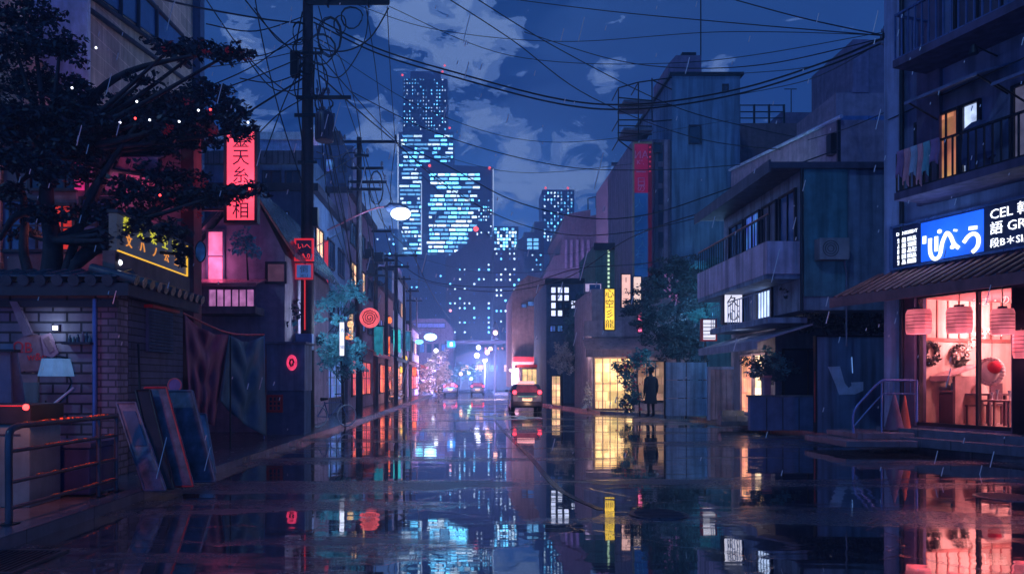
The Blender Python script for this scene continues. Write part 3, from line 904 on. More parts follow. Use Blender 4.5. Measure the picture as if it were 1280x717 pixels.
o = thing('spotlight', 'tiny bright spotlight on the shed eave under the yellow signboard', 'light', P(149, 330, 10.6))
MB().ball(P(149, 328, 10.7), .045).build('lens', e_white, o)
MB().tube([P(149, 328, 10.7), P(150, 340, 10.75)], .02, 8).build('bracket', black_metal, o)

# the big tree
tree('old_street_tree', 'huge dark spreading tree with several stems rising behind the shed roof', 13.5,
     [(62, 380), (64, 350), (66, 300), (58, 250), (62, 190)],
     [(40, 20, 60, 22, 0), (20, 60, 60, 30, 0), (75, 60, 40, 18, 0), (250, 62, 58, 17, 0), (212, 62, 30, 10, 0), (285, 68, 28, 12, 0), (180, 100, 26, 8, 0),
      (40, 105, 60, 28, 0), (95, 122, 50, 22, 0), (190, 128, 60, 24, 0), (255, 118, 52, 22, 0), (290, 140, 34, 22, 0), (230, 150, 70, 24, 0), (150, 155, 60, 24, 0), (50, 155, 66, 26, 0), (300, 165, 24, 12, 0),
      (20, 200, 42, 22, 0), (120, 190, 40, 14, 0), (215, 222, 60, 17, 0), (165, 240, 50, 20, 0), (285, 240, 48, 15, 0), (230, 250, 66, 18, 0), (310, 238, 30, 10, 0), (150, 275, 40, 14, 0), (60, 215, 40, 16, 0),
      (10, 240, 36, 16, 0), (120, 262, 34, 14, 0), (190, 285, 26, 9, 0), (85, 180, 44, 20, 0), (200, 190, 30, 10, 0), (245, 180, 36, 10, 0), (208, 312, 14, 18, 0), (212, 286, 28, 12, 0, 11.6), (165, 284, 24, 11, 0, 10.9), (226, 318, 10, 20, 0, 11.9), (140, 300, 14, 18, 0, 10.7), (150, 300, 26, 12, 0), (120, 300, 26, 14, 0), (60, 270, 36, 14, 0), (180, 268, 34, 12, 0), (222, 290, 20, 9, 0), (25, 150, 50, 30, 0), (110, 220, 30, 14, 0), (100, 150, 60, 24, 0), (30, 290, 30, 12, 0)],
     [leaf_dark], .125, 3.6, .45, .24,
     branches=[[(75, 372), (88, 320), (112, 250), (140, 200), (190, 130)], [(50, 372), (30, 320), (32, 260), (20, 210)], [(85, 372), (100, 320), (150, 290), (215, 250), (290, 240)],
               [(95, 330), (125, 310), (165, 300), (205, 300)], [(112, 250), (160, 180), (230, 150)], [(60, 260), (20, 270), (0, 300)], [(64, 220), (110, 130), (160, 90), (240, 70)]],
     z0=.115, yj=.8)
# red blossoms and tiny lamps that hang in the tree
fl = MB()
for (x, y) in ((232, 128), (210, 160), (208, 165), (214, 158), (248, 228), (252, 232), (256, 226), (245, 230), (268, 167), (262, 165), (205, 62), (258, 66), (286, 64), (262, 140), (200, 255), (216, 250), (248, 268), (230, 262), (205, 163), (312, 237), (300, 252)):
    fl.clump(P(x, y, 12.6), (.07, .05, .06), 9, .08)
tag(fl.build('blossom_spray', mat('blossom', (.8, .03, .05), .5, .3, 5), None), 'scattered red blossoms showing in the dark crown of the big tree', 'blossoms')
bulbs = [(150, 153, 'w'), (171, 127, 'w'), (248, 138, 'w'), (187, 150, 'w'), (169, 148, 'r'), (263, 137, 'r'), (200, 244, 'r'), (310, 153, 'w'), (224, 152, 'w'), (312, 236, 'r'), (120, 60, 'w'), (90, 110, 'w')]
for i, (x, y, k) in enumerate(bulbs):
    c = P(x, y, 12.35)
    lab = {'w': 'tiny white fairy light hanging in the big dark tree', 'r': 'tiny red fairy light hanging in the big dark tree'}[k]
    o = MB().ball(c, .02, seg=8, rings=5).build('fairy_light', e_white if k == 'w' else e_beacon, None)
    tag(o, lab, 'fairy light', 'white fairy lights in the big tree' if k == 'w' else 'red fairy lights in the big tree')

# ================================================================ LEFT, MIDDLE: buildings behind the tree
# tall corner building with slanting glazing and curved tower
tb = thing('tall_tiled_building', 'tall tan tiled corner building with slanting band of glass, top left', 'building', (-9.5, 19, .115))
lt = leftwall(-9.5)
MB().cube(-20, -9.5, 14.5, 24.5, .12, 24).build('wall', tan_tile, tb)
MB().cube(-9.9, -9.25, 24.5, 24.9, .12, 24).build('corner_pier', deep_wall, tb)
def ltp(x, y): a = lt.pix(x, y, 0); return (a[0], a[1])
g = MB().prism(lt, [ltp(112, -10), ltp(178, -10), ltp(226, 44), ltp(232, 75)], .02, .08).build('slanted_window', blue_glass, tb)
m = MB()
for (a, b) in (((104, -12), (236, 84)), ((176, -10), (228, 44)), ((228, 44), (238, 86)), ((151, -12), (151, 22)), ((173, -12), (173, 38)), ((196, 8), (196, 56)), ((96, 0), (232, 100))):
    p, q = lt.pix(*a, .1), lt.pix(*b, .1)
    m.tube([lt.pt(p[0], .09, p[1]), lt.pt(q[0], .09, q[1])], .07, 6)
m.build('mullion', dark_trim, g)
m = MB()
m.grid(lambda u, v_: V((-10.2 + .9 * math.sin(u * PI * .5) + .4, 15.2 + 1.6 * u - .35 * v_ * 0, 9.0 + 9 * v_ - 1.5 * u * (1 - v_))), 10, 6)
o = m.build('curved_fin', mat('pale_fin', (.45, .55, .85), .3), tb)
md = o.modifiers.new('s', 'SOLIDIFY'); md.thickness = .15

# two storey house front behind the tree
FY = 14.6; ff = front(FY)
hb = thing('lantern_house', 'two storey house front glowing pink behind the big tree', 'building', (-8.5, 15, .115))
x1 = sx(229, FY)
MB().cube(-15, sx(95, FY), FY, FY + .7, .115, 6.6).build('grey_wall', mat('grey_wall_left', (.13, .14, .2), .8), hb)
MB().cube(sx(95, FY), x1, FY + .001, FY + .7, .115, 6.75).build('rose_wall', mat('rose_wall', (.30, .18, .30), .8), hb)
MB().cube(x1, x1 + .26, FY - .12, FY + .3, .115, 7.2).build('corner_post', mat('oxblood', (.12, .02, .04), .5), hb)
MB().cube(-15.2, x1 + .4, FY - .35, FY + .9, 6.8, 6.95).build('roof', dark_trim, hb)
for (a, b, c, d, mm) in ((40, 180, 66, 236, dark_glass), (70, 180, 94, 236, dark_glass), (0, 252, 28, 312, blue_glass), (32, 252, 62, 312, blue_glass), (66, 258, 92, 312, emit('ember_window', (190, 50, 45), .9, .5, 2)),
                         (104, 250, 140, 312, blue_glass), (112, 190, 150, 240, emit('rose_lit', (140, 60, 110), .6, .4, 1.5)), (158, 190, 196, 242, emit('rose_lit2', (190, 70, 120), .7, .4, 1.5))):
    window(hb, ff, ff.rect(a, b, c, d), 0.002, mm, nx=2, nz=2 if b > 240 else 1)
m = MB(); q = ff.rect(97, 172, 106, 238)
m.box(ff, q[0], q[1], .01, .12, q[2], q[3]); sgn = m.build('neon_strip', emit('magenta_strip', (190, 40, 110), .9, .4, 4), hb)
m = MB()
for i in range(12):
    z = q[2] + (q[3] - q[2]) * (i + .5) / 12; m.box(ff, q[0], q[1], .121, .14, z - .02, z + .02)
m.build('louvre', ink, sgn)
# rosy shop glow under the canopy
def awn(mb, fr, u0, u1, zt, zb, nin, nout, drop, mi=0, th=.04):
    mb.hexa([fr.pt(u0, nin, zt - th), fr.pt(u1, nin, zt - th), fr.pt(u1, nout, zb - th), fr.pt(u0, nout, zb - th), fr.pt(u0, nin, zt), fr.pt(u1, nin, zt), fr.pt(u1, nout, zb), fr.pt(u0, nout, zb)], mi)
    if drop: mb.box(fr, u0, u1, nout + .001, nout + .025, zb - drop, zb, mi)
    return mb
m = MB(); q = ff.rect(160, 186, 222, 214); awn(m, ff, q[0], q[1], q[3], q[2], .01, .9, .25)
m.build('cloth_awning', mat('rose_awning', (.55, .16, .28), .6), hb)
lamp(hb, (sx(170, FY), FY - .9, sz(240, FY)), 22, (1, .25, .45), .3)
lamp(hb, (sx(80, FY), FY - .7, sz(300, FY)), 12, (1, .25, .2), .2)
# globe on the corner post
o = thing('traffic_mirror', 'oval traffic mirror on the dark red corner post', 'mirror', P(252, 320, 14.3))
fm = front(14.2); a = fm.pix(252, 315)
MB().disc(fm, a[0], a[1], .2, .02, .06, ru=.1).build('mirror_face', mat('mirror_grey', (.3, .35, .45), .15, .1, metal=.8), o)
MB().tube([fm.pt(a[0] + .1 * math.cos(k * PI / 14), .05, a[1] + .2 * math.sin(k * PI / 14)) for k in range(28)], .014, 6, closed=True).build('rim', black_metal, o)

# tall red hanging sign
FS = front(16.4)
def hang_sign(name, label, Y, x0, y0, x1, y1, face, chars, rows, th=.18, ichar=None, frame=black_metal, size=.9, group=None, cat='sign', side=None):
    fr = front(Y); q = fr.rect(x0, y0, x1, y1); t = thing(name, label, cat, ((q[0] + q[1]) / 2, Y, q[2]), group=group)
    w = q[1] - q[0]; e = min(.07, w * .09)
    fc = MB().box(fr, q[0] + e, q[1] - e, -.01, .0, q[2] + e, q[3] - e).build('face', face, t)
    m = MB(); m.box(fr, q[0], q[0] + e, -th, .03, q[2], q[3]); m.box(fr, q[1] - e, q[1], -th, .03, q[2], q[3])
    m.box(fr, q[0] + e, q[1] - e, -th, .029, q[3] - e, q[3]); m.box(fr, q[0] + e, q[1] - e, -th, .029, q[2], q[2] + e); m.box(fr, q[0] + e, q[1] - e, -th, -.011, q[2] + e, q[3] - e)
    m.build('case', frame, t)
    if chars:
        pitch = (q[3] - q[2] - 2 * e) / rows
        MB().vtext(fr, chars, (q[0] + q[1]) / 2, q[3] - e, .004, min(pitch, w - 2 * e) * size, pitch, 0, .006).build('lettering', ichar or ink, t)
    return t, fr, q
t, fr, q = hang_sign('vertical_sign', 'tall red lit sign with black characters left of the big utility pole', 16.4, 280, 161, 322, 279, e_red, '靈天糸和相', 5, size=1.0)
m = MB()
for z in (q[2] + .3, q[3] - .3): m.cube(q[0] - 1.2, q[0], 16.45, 16.5, z, z + .05)
m.build('bracket', black_metal, t)
lamp(t, (q[1] - .3, 15.9, q[2] + 1), 60, (1, .2, .3), .4)

# gabled house
gy = 19.6; gf = front(gy)
gh = thing('gabled_house', 'dim mauve gabled house behind the red sign, with pink lit window', 'house', (-6.5, gy, .115))
ax, az = sx(312, gy), sz(232, gy)
lx, rx_, ez = sx(240, gy), sx(372, gy), sz(318, gy)
gpts = [(lx, .115), (rx_ - .35, .115), (rx_ - .35, ez), (ax, az), (lx, ez)]
MB().prism(gf, gpts, -6, 0).build('wall', mauve_wall, gh)
m = MB()
for (ua, za, ub, zb_) in ((ax, az, rx_, ez - .15), (lx - .3, ez - .15, ax, az)):
    m.hexa([gf.pt(ua, .35, za + .02), gf.pt(ub, .35, zb_ + .02), gf.pt(ub, -6.2, zb_ + .02), gf.pt(ua, -6.2, za + .02), gf.pt(ua, .35, za + .16), gf.pt(ub, .35, zb_ + .16), gf.pt(ub, -6.2, zb_ + .16), gf.pt(ua, -6.2, za + .16)])
m.build('roof', tile_roof, gh)
MB().tube([gf.pt(ax, .37, az + .1), gf.pt(rx_, .37, ez - .06)], .03, 6).build('verge_strip', mat('copper_edge', (.6, .2, .15), .3), gh)  # orange light along the roof line, painted as a coloured strip
w = window(gh, gf, gf.rect(261, 290, 279, 351), .002, e_pink, nx=1, nz=2, frame=shutter_mat)
lamp(gh, gf.pt(sx(272, gy), .5, sz(330, gy)), 16, (1, .25, .5), .2)
q = gf.rect(262, 362, 318, 384)
window(gh, gf, q, .002, emit('window_lilac', (175, 110, 170), .8, .4, 3), nx=6, nz=1, frame=mauve_wall)
m = MB(); awn(m, gf, q[0] - .2, q[1] + .35, q[3] + .28, q[3] + .05, .075, 1.0, .08); m.build('canopy', mat('pink_canopy', (.55, .16, .25), .3), gh)
MB().box(gf, q[0] - .1, q[1] + .3, .08, .9, q[2] - .25, q[2] - .06).build('balcony_slab', brown_wall, gh)
window(gh, gf, gf.rect(335, 330, 356, 352), .002, emit('window_brown', (90, 60, 85), .5, .3), nx=1)
tree('balcony_shrub', 'pale blue leafy shrub on the front of the gabled house', 18.9, [(310, 350), (309, 330), (308, 310)],
     [(303, 296, 16, 14, 0), (312, 310, 16, 12, 0), (296, 312, 12, 9, 0), (320, 318, 9, 7, 0)], [leaf_teal, leaf_mid], .11, 1.6, .5, .03, cat='shrub', yj=.1)

# blue building with slatted parapet
bb = thing('slatted_building', 'blue building with slatted parapet behind the big utility pole', 'building', (-6.5, 30, .115))
by = 31; bf = front(by); q = bf.rect(300, 192, 388, 520)
MB().cube(q[0] - 2, q[1], by, by + 8, .115, q[3]).build('wall', blue_wall, bb)
MB().cube(q[0] - 2, q[1] + .1, by - .2, by - .001, sz(206, by), sz(190, by)).build('parapet', mat('slat_roof', (.12, .13, .2), .6, brick=(.25, 3, .03, .3)), bb)
for r_ in ((330, 215, 350, 260), (358, 215, 374, 265), (330, 280, 372, 312)):
    window(bb, bf, bf.rect(*r_), .002, dark_glass, nx=2, nz=1)
bk = thing('pale_block', 'pale lilac block with flat white parapet far behind the blue building', 'building', (-16, 60, .115))
q = front(62).rect(258, 168, 390, 500)
MB().cube(q[0], q[1], 62, 72, .115, q[3]).build('wall', mat('pale_lilac', (.34, .42, .68), .7), bk)
MB().cube(q[0] - .2, q[1] + .2, 61.8, 61.99, q[3] - .5, q[3] + .15).build('parapet', white_paint, bk)

# panel enclosure with round sign and window grid
en = thing('panel_enclosure', 'blue grey panelled enclosure beside the big pole with low window grid', 'enclosure', (-5, 19, .115))
ef = front(18.6); q = ef.rect(334, 430, 380, 545)
MB().cube(q[0], q[1], 18.6, 19.4, .115, sz(488, 18.6)).build('base', deep_wall, en)
MB().cube(q[0], q[1] + .03, 18.55, 19.4, sz(488, 18.6) + .001, q[3]).build('panel', mat('panel_paint', (.16, .24, .42), .5, streak=.5), en, bev=.01)
m = MB(); m.cube(q[0] - .05, q[1] + .08, 18.45, 19.5, q[3] + .001, q[3] + .06); m.build('cap', shutter_mat, en)
window(en, ef, ef.rect(337, 496, 351, 512), .002, dark_glass, nx=3, nz=3, frame=red_trim)
a = ef.pix(365, 453, .06)
o = thing('round_red_sign', 'round pink red plaque on the panelled enclosure', 'sign', ef.pt(a[0], .06, a[1] - .2))
MB().disc(ef, a[0], a[1], .2, .052, .1, ru=.13).build('disc', emit('plaque_red', (235, 60, 105), .9, .3, 8), o)
MB().tube([ef.pt(a[0] + .07 * math.cos(k * 1.1) * (1 - k * .03), .105, a[1] + .12 * math.sin(k * 1.1) * (1 - k * .03)) for k in range(18)], .012, 5).build('swirl', ink, o)

# trees by the pole
tree('pavement_tree', 'dark rounded tree with teal highlights left of the big pole', 20.2, [(348, 548), (347, 480), (350, 420)],
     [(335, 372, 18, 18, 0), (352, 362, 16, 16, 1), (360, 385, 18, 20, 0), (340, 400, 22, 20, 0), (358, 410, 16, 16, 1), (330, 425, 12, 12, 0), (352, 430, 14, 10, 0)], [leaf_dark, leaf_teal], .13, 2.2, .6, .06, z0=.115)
tree('pavement_tree', 'teal leaved tree between the big pole and the second pole', 23.5, [(430, 540), (428, 480), (424, 400)],
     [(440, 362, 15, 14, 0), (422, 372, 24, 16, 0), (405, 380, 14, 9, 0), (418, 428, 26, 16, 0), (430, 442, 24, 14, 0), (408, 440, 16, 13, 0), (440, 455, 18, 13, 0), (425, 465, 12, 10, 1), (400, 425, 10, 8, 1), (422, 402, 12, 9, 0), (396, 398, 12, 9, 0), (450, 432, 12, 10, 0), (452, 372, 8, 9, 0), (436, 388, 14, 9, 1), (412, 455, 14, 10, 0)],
     [leaf_teal, leaf_mid], .10, 2.3, .6, .06, z0=.115)

# bicycle
bc = thing('bicycle', 'thin bicycle parked on the pavement right of the big pole', 'bicycle', (sx(402, 21.5), 21.5, .115))
bx = sx(397, 21.5); bfr = Fr((bx, 21.5), (.75, .66), (.66, -.75))
for du in (0, 1.0):
    c = (du, .115 + .33)
    ring = [bfr.pt(c[0] + .32 * math.cos(k * PI / 14), 0, c[1] + .32 * math.sin(k * PI / 14)) for k in range(28)]
    w = MB().tube(ring, .022, 6, closed=True).build('wheel', mat('bike_tyre', (.35, .42, .6), .4), bc)
    m = MB()
    for k in range(8): m.tube([bfr.pt(c[0], 0, c[1]), bfr.pt(c[0] + .31 * math.cos(k * PI / 4), 0, c[1] + .31 * math.sin(k * PI / 4))], .004, 4)
    m.build('spoke', shutter_mat, w)
m = MB()
def bp_(u, z, n=0): return bfr.pt(u, n, z + .115)
for a, b in (((0, .33), (.38, .30)), ((.38, .30), (.22, .78)), ((.22, .72), (.78, .75)), ((.38, .30), (.8, .68)), ((.0, .33), (.24, .70)), ((1.0, .33), (.76, .85))): m.tube([bp_(*a), bp_(*b)], .018, 6)
m.build('frame', blue_metal, bc)
MB().tube([bp_(.12, .84), bp_(.34, .85)], [.06, .03], 8).build('saddle', black_metal, bc)
MB().tube([bp_(.74, .98, -.25), bp_(.78, 1.0), bp_(.74, .98, .25)], .014, 6).build('handlebar', black_metal, bc)

# small signs fixed to the big pole
PX, PY_ = -4.80, 21.0
t, fr, q = hang_sign('pole_sign', 'black sign with red frame and marks fixed to the big utility pole', 20.6, 368, 298, 392, 326, emit('sign_dark', (30, 20, 50), .6), None, 1, th=.06, frame=emit('red_frame', (215, 40, 55), .8))
m = MB(); m.text(fr, 'いへ', (q[0] + q[1]) / 2, sz(308, 20.6), .004, .2); m.text(fr, '7A.0', (q[0] + q[1]) / 2, sz(320, 20.6), .004, .19); m.build('lettering', e_beacon if False else emit('glyph_red', (235, 60, 70), 1.0), t)
t, fr, q = hang_sign('pole_sign', 'blue sign with dark symbol below the red framed sign on the big pole', 20.6, 369, 329, 391, 349, emit('sign_slate', (60, 95, 165), .7), None, 1, th=.06, frame=emit('red_frame2', (190, 40, 60), .6))
m = MB(); m.text(fr, '倒', (q[0] + q[1]) / 2, sz(337, 20.6), .004, .24); m.text(fr, 'ЖU', (q[0] + q[1]) / 2, sz(345, 20.6), .004, .14); m.build('lettering', ink, t)

# ================================================================ UTILITY POLES
def coil(c, rx, rz, r=.012, turns=2, seed=0):
    return [V((c[0] + rx * (1 - .06 * k / 12) * math.cos(k * PI / 6 + seed), c[1] + .05 * math.sin(k), c[2] + rz * (1 - .05 * k / 12) * math.sin(k * PI / 6 + seed))) for k in range(12 * turns)]

def insulator(p, root, r=.05, h=.16):
    m = MB(); m.tube([p, p + V((0, 0, h * .3)), p + V((0, 0, h * .35)), p + V((0, 0, h * .6)), p + V((0, 0, h * .65)), p + V((0, 0, h))], [r * .4, r * .4, r, r * .5, r * .9, r * .4], 8)
    return m.build('insulator', white_paint if False else shutter_mat, root)

up = thing('utility_pole', 'nearest and thickest utility pole with transformer, left of the road', 'utility pole', (PX, PY_, .115))
MB().tube([(PX, PY_, .1), (PX, PY_, 7), (PX + .02, PY_, 14.2)], [.21, .18, .14], 16).build('pole', pole_mat, up)
def carm(root, Y, y, x0, x1, th=.06, name='crossarm', dy=-.16):
    a, b = P(x0, y, Y), P(x1, y, Y)
    return MB().cube(a.x, b.x, Y + dy - th, Y + dy, a.z - th, a.z + th).build(name, black_metal, root)
carm(up, PY_, 6, 384, 488, .07); carm(up, PY_, 12, 388, 488, .035, dy=-.30)
for x in (398, 424, 431, 457, 468, 484): insulator(P(x, 4, PY_) + V((0, -.2, 0)), up, .07, .3)
carm(up, PY_, 125, 372, 440, .05)
carm(up, PY_, 147, 370, 420, .05); carm(up, PY_, 0, 392, 486, .03, dy=-.25); carm(up, PY_, 70, 372, 404, .04); carm(up, PY_, 205, 374, 398, .04)
for x in (412, 462): carm(up, PY_, 3, x - 1, x + 1, .25, 'arm_brace')
MB().cube(PX - .42, PX - .2, PY_ - .35, PY_ - .1, sz(100, PY_), sz(70, PY_)).build('junction_box', black_metal, up)
MB().cube(PX + .2, PX + .36, PY_ - .3, PY_ - .1, sz(285, PY_), sz(262, PY_)).build('junction_box', black_metal, up)
for x in (392, 399, 406, 412): insulator(P(x, 123, PY_) + V((0, -.2, 0)), up, .06, .22)
c = P(408, 180, PY_) + V((0, -.25, 0)); zt_ = sz(146, PY_)
tr_ = MB().tube([(c.x, c.y, c.z), (c.x, c.y, c.z + .02), (c.x, c.y, zt_ - .05), (c.x, c.y, zt_)], [.24, .27, .27, .24], 16).build('transformer', mat('transformer_paint', (.06, .07, .14), .4), up)
m = MB()
for k in range(14):
    a = 2 * PI * k / 14; m.cube(c.x + .27 * math.cos(a) - .01, c.x + .27 * math.cos(a) + .01, c.y + .27 * math.sin(a) - .01, c.y + .27 * math.sin(a) + .01, c.z + .08, zt_ - .1)
m.build('fin', black_metal, tr_)
for dx in (-.12, 0, .12): insulator(V((c.x + dx, c.y, zt_)), tr_, .04, .2)
m = MB()
for (x, y, rx, rz, tn) in ((412, 45, 16, 26, 3), (378, 60, 12, 12, 2), (398, 100, 12, 22, 2), (384, 85, 10, 8, 3), (402, 62, 18, 20, 2), (376, 110, 9, 16, 2), (440, 22, 14, 14, 2), (405, 130, 12, 9, 2), (374, 40, 8, 14, 2), (425, 30, 8, 12, 2)):
    m.tube(coil(P(x, y, PY_ - .2), rx * PY_ / F, rz * PY_ / F, turns=tn, seed=x), .014, 5)
m.build('cable_coil', cable_mat, up)
m = MB(); m.tube(curve([P(378, 15, 20.8), P(370, 60, 20.8), P(376, 75, 20.8), P(372, 130, 20.8), P(380, 200, 20.8), P(378, 300, 20.8)], 6), .022, 6)
m.tube(curve([P(395, 60, 20.8), P(392, 110, 20.8), P(398, 150, 20.75)], 5), .02, 6)
m.build('riser_cable', cable_mat, up)
m = MB(); q0 = P(381, 350, 20.78); q1 = P(381, 412, 20.78); m.tube([q0, q1], .02, 6); m.build('marker_tube', emit('tube_red', (225, 50, 60), .7), up)
MB().cube(PX - .24, PX + .24, PY_ - .5, PY_ - .2, sz(438, PY_), sz(418, PY_)).build('meter_box', blue_metal, up, bev=.02)
MB().cube(PX - .17, PX + .17, PY_ - .24, PY_ - .2, sz(490, PY_), sz(440, PY_)).build('pole_band', mat('band', (.03, .05, .12), .4), up)

def small_pole(label, px, Y, ytop, arms, r=.13, lampspec=None, coils=()):
    X = sx(px, Y); t = thing('utility_pole', label, 'utility pole', (X, Y, .115))
    MB().tube([(X, Y, .1), (X, Y, sz(ytop, Y))], [r, r * .7], 12).build('pole', pole_mat, t)
    for (y, a, b) in arms:
        carm(t, Y, y, a, b, .055 if Y < 40 else .07)
        for x in (a + 2, b - 2): insulator(P(x, y - 1, Y) + V((0, -.2, 0)), t, .07, .25)
    if coils:
        m = MB()
        for (x, y, rx, rz) in coils: m.tube(coil(P(x, y, Y - .2), rx * Y / F, rz * Y / F, seed=x), .018, 5)
        m.build('cable_coil', cable_mat, t)
    return t
p2 = small_pole('second utility pole carrying the bright street lamp and ladder of arms', 449, 30, 172, [(179, 430, 497), (212, 440, 480), (238, 436, 478), (229, 436, 484), (196, 444, 462)], .15, coils=((470, 235, 9, 22), (440, 200, 12, 10)))
m = MB(); m.tube(curve([P(400, 292, 29.9), P(425, 280, 29.8), P(449, 268, 29.8), P(470, 260, 29.8), P(484, 258, 29.8)], 5), .035, 8)
m.build('lamp_arm', mat('arm_paint', (.30, .08, .12), .4), p2)  # reddish light on the arm, put into its colour
a = P(481, 260, 29.8); b = P(513, 262, 29.8)
hd = MB().tube([a, a + V((.2, 0, .03)), V((a.x + .65, a.y, a.z - .02)), V((b.x, b.y, b.z - .05))], [.06, .2, .22, .1], 12).build('lamp_head', shutter_mat, p2)
lens = MB().ball(P(501, 267, 29.75), .42, (1, .7, .62), 16, 10).build('lens', emit('lamp_white', (215, 235, 255), 4), hd)
lamp(p2, P(503, 290, 29.2), 800, (.35, .6, 1), .8)
p3 = small_pole('third utility pole with a wide crossarm and twin drop wires', 495, 45, 316, [(320, 481, 522), (334, 486, 512)], .15)
p4 = small_pole('fourth utility pole, slim, beside the pink glow', 513, 63, 360, [(364, 506, 524), (376, 508, 520)], .14)
p5 = small_pole('utility pole tangled with boxes between second and third poles', 470, 37, 318, [(322, 455, 478), (345, 460, 482), (290, 465, 490)], .13, coils=((460, 330, 10, 14), (476, 345, 8, 12)))
m = MB()
for (x, y) in ((462, 318), (474, 322), (464, 336)): a = P(x, y, 36.8); m.cube(a.x - .22, a.x + .22, 36.6, 36.9, a.z - .25, a.z + .25)
m.build('junction_box', black_metal, p5)
small_pole('thin utility pole just left of the third pole', 483, 41, 322, [(326, 472, 494)], .12)
small_pole('thin utility pole between the third and fourth poles', 505, 54, 345, [(349, 496, 514)], .13)
p6 = small_pole('farthest thin utility pole by the small cyan lamps', 521, 80, 372, [(376, 516, 528)], .13)

# round sign, banners and small lamps along the left side
t, fr = thing('round_flower_sign', 'round red sign with swirl motif hanging off the second pole', 'sign', P(462, 410, 29)), front(29)
a = fr.pix(462, 397); R0 = 12.5 * 29 / F
MB().disc(fr, a[0], a[1], R0, -.08, 0).build('disc', emit('disc_red', (250, 100, 110), 1.0, .3, 4), t)
MB().tube([fr.pt(a[0] + R0 * .8 * (1 - k / 30) * math.cos(k * .75), .01, a[1] + R0 * .8 * (1 - k / 30) * math.sin(k * .75)) for k in range(27)], .025, 5).build('swirl', mat('swirl_red', (.35, .03, .05), .5), t)
MB().cube(sx(449, 29), a[0] - R0, 28.98, 29.03, a[1] - .03, a[1] + .03).build('bracket', black_metal, t)
def banner(label, Y, x0, y0, x1, y1, m0, trim):
    fr = front(Y); q = fr.rect(x0, y0, x1, y1)
    t = thing('street_banner', label, 'banner', ((q[0] + q[1]) / 2, Y, q[2]))
    mb = MB(); w = q[1] - q[0]; h = q[3] - q[2]
    def fn(u, v_): return fr.pt(q[0] + w * u, .08 * math.sin(u * 6 + v_ * 2), q[3] - h * v_ - .12 * h * v_ * abs(math.sin(u * 5)))
    o = mb.grid(fn, 8, 8).build('cloth', m0, t); md = o.modifiers.new('s', 'SOLIDIFY'); md.thickness = .02
    MB().tube([fr.pt(q[0] - .1, 0, q[3] + .03), fr.pt(q[1] + .1, 0, q[3] + .03)], .03, 6).build('rod', trim, t)
    return t
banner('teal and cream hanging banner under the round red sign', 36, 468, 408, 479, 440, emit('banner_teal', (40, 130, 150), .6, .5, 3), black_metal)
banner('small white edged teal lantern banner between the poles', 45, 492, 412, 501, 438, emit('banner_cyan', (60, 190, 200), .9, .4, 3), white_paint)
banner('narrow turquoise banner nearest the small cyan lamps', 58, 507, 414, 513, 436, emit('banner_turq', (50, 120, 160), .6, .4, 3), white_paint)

def small_lamp(label, px, py, Y, arm, colr, power, e, r=.18):
    c = P(px, py, Y); t = thing('street_light', label, 'street light', c)
    MB().ball(c, r, (1, .8, .55), 12, 8).build('lens', e, t)
    MB().tube([c + V((0, 0, r * .6)), c + V((arm * .4, 0, r * .8)), c + V((arm, 0, r * .5))], .035, 6).build('arm', blue_metal, t)
    lamp(t, c + V((0, -.2, -1.1)), power * .5, colr, 1.0)
    return t
small_lamp('bright cyan lamp reaching over the road from the farthest thin pole', 538, 421, 78, -1.6, (.5, .95, 1), 900, emit('lamp_cyan', (170, 240, 255), 4), .7)
small_lamp('small cyan lamp left of the brighter one by the far poles', 524, 427, 70, -1.0, (.5, .9, 1), 250, e_cyan, .4)

# ================================================================ LEFT ROW OF SHOPS
shop_mats = [e_orange, emit('shop_cream', (255, 200, 150), 1.1, .4, 1.5, (.45, .4)), emit('shop_red', (255, 95, 85), .85, .5, 1.2, (.4, .5)), emit('shop_peach', (255, 160, 120), 1.0, .4, 1.5, (.4, .35))]
def row_building(label, X, Y0, Y1, z, wm, seed, lit, ncol=3, nfl=2, off=0):
    random.seed(seed); t = thing('shop_building', label, 'building', (X - 2, (Y0 + Y1) / 2, .115)); fr = leftwall(X)
    MB().cube(X - 7, X, Y0, Y1, .115, z).build('wall', wm, t)
    MB().cube(X - 7.1, X + .25, Y0 - .1, Y1 + .02, z + .001, z + .3).build('cornice', dark_trim, t)
    w = (Y1 - Y0)
    q = (Y0 + w * .12, Y1 - w * .16, .8, 2.5)
    window(t, fr, q, .002, lit, nx=4, nz=2, name='shop_window', t=.08)
    m = MB(); awn(m, fr, q[0] - .3, q[1] + .3, 3.4, 2.95, .002, 1.1, .2); m.build('awning', [brown_wall, red_trim, teal_wall][seed % 3], t)
    for f in range(nfl):
        for c in range(ncol):
            u = Y0 + w * (c + .5) / ncol; zc = 4.2 + f * (z - 4.4) / nfl
            window(t, fr, (u - w * .28 / ncol, u + w * .28 / ncol, zc, zc + 1.1), .002, random.choice([dark_glass, dark_glass, e_dim, shop_mats[1]]), nx=2, name='window')
    # the end wall that faces up the street
    fe = front(Y0)
    for f in range(nfl): window(t, fe, (X - 2.2, X - .9, 4.2 + f * 2.6, 5.2 + f * 2.6), .002, random.choice([dark_glass, e_dim]), nx=2)
    return t
row_building('dark shop with dim blue front behind the teal tree', -6.0, 27, 34, 8.6, deep_wall, 3, e_dim)
row_building('taller mauve shop building just past the second pole', -5.9, 34.2, 43, 10.4, purple_wall, 4, shop_mats[2], 3, 3)
row_building('low shop with orange front midway along the left row', -5.7, 43.2, 52, 7.2, brown_wall, 5, shop_mats[0], 3, 1)
row_building('blue shop building beyond the orange fronted shop', -5.8, 52.2, 63, 9.5, blue_wall, 6, shop_mats[3], 4, 2)
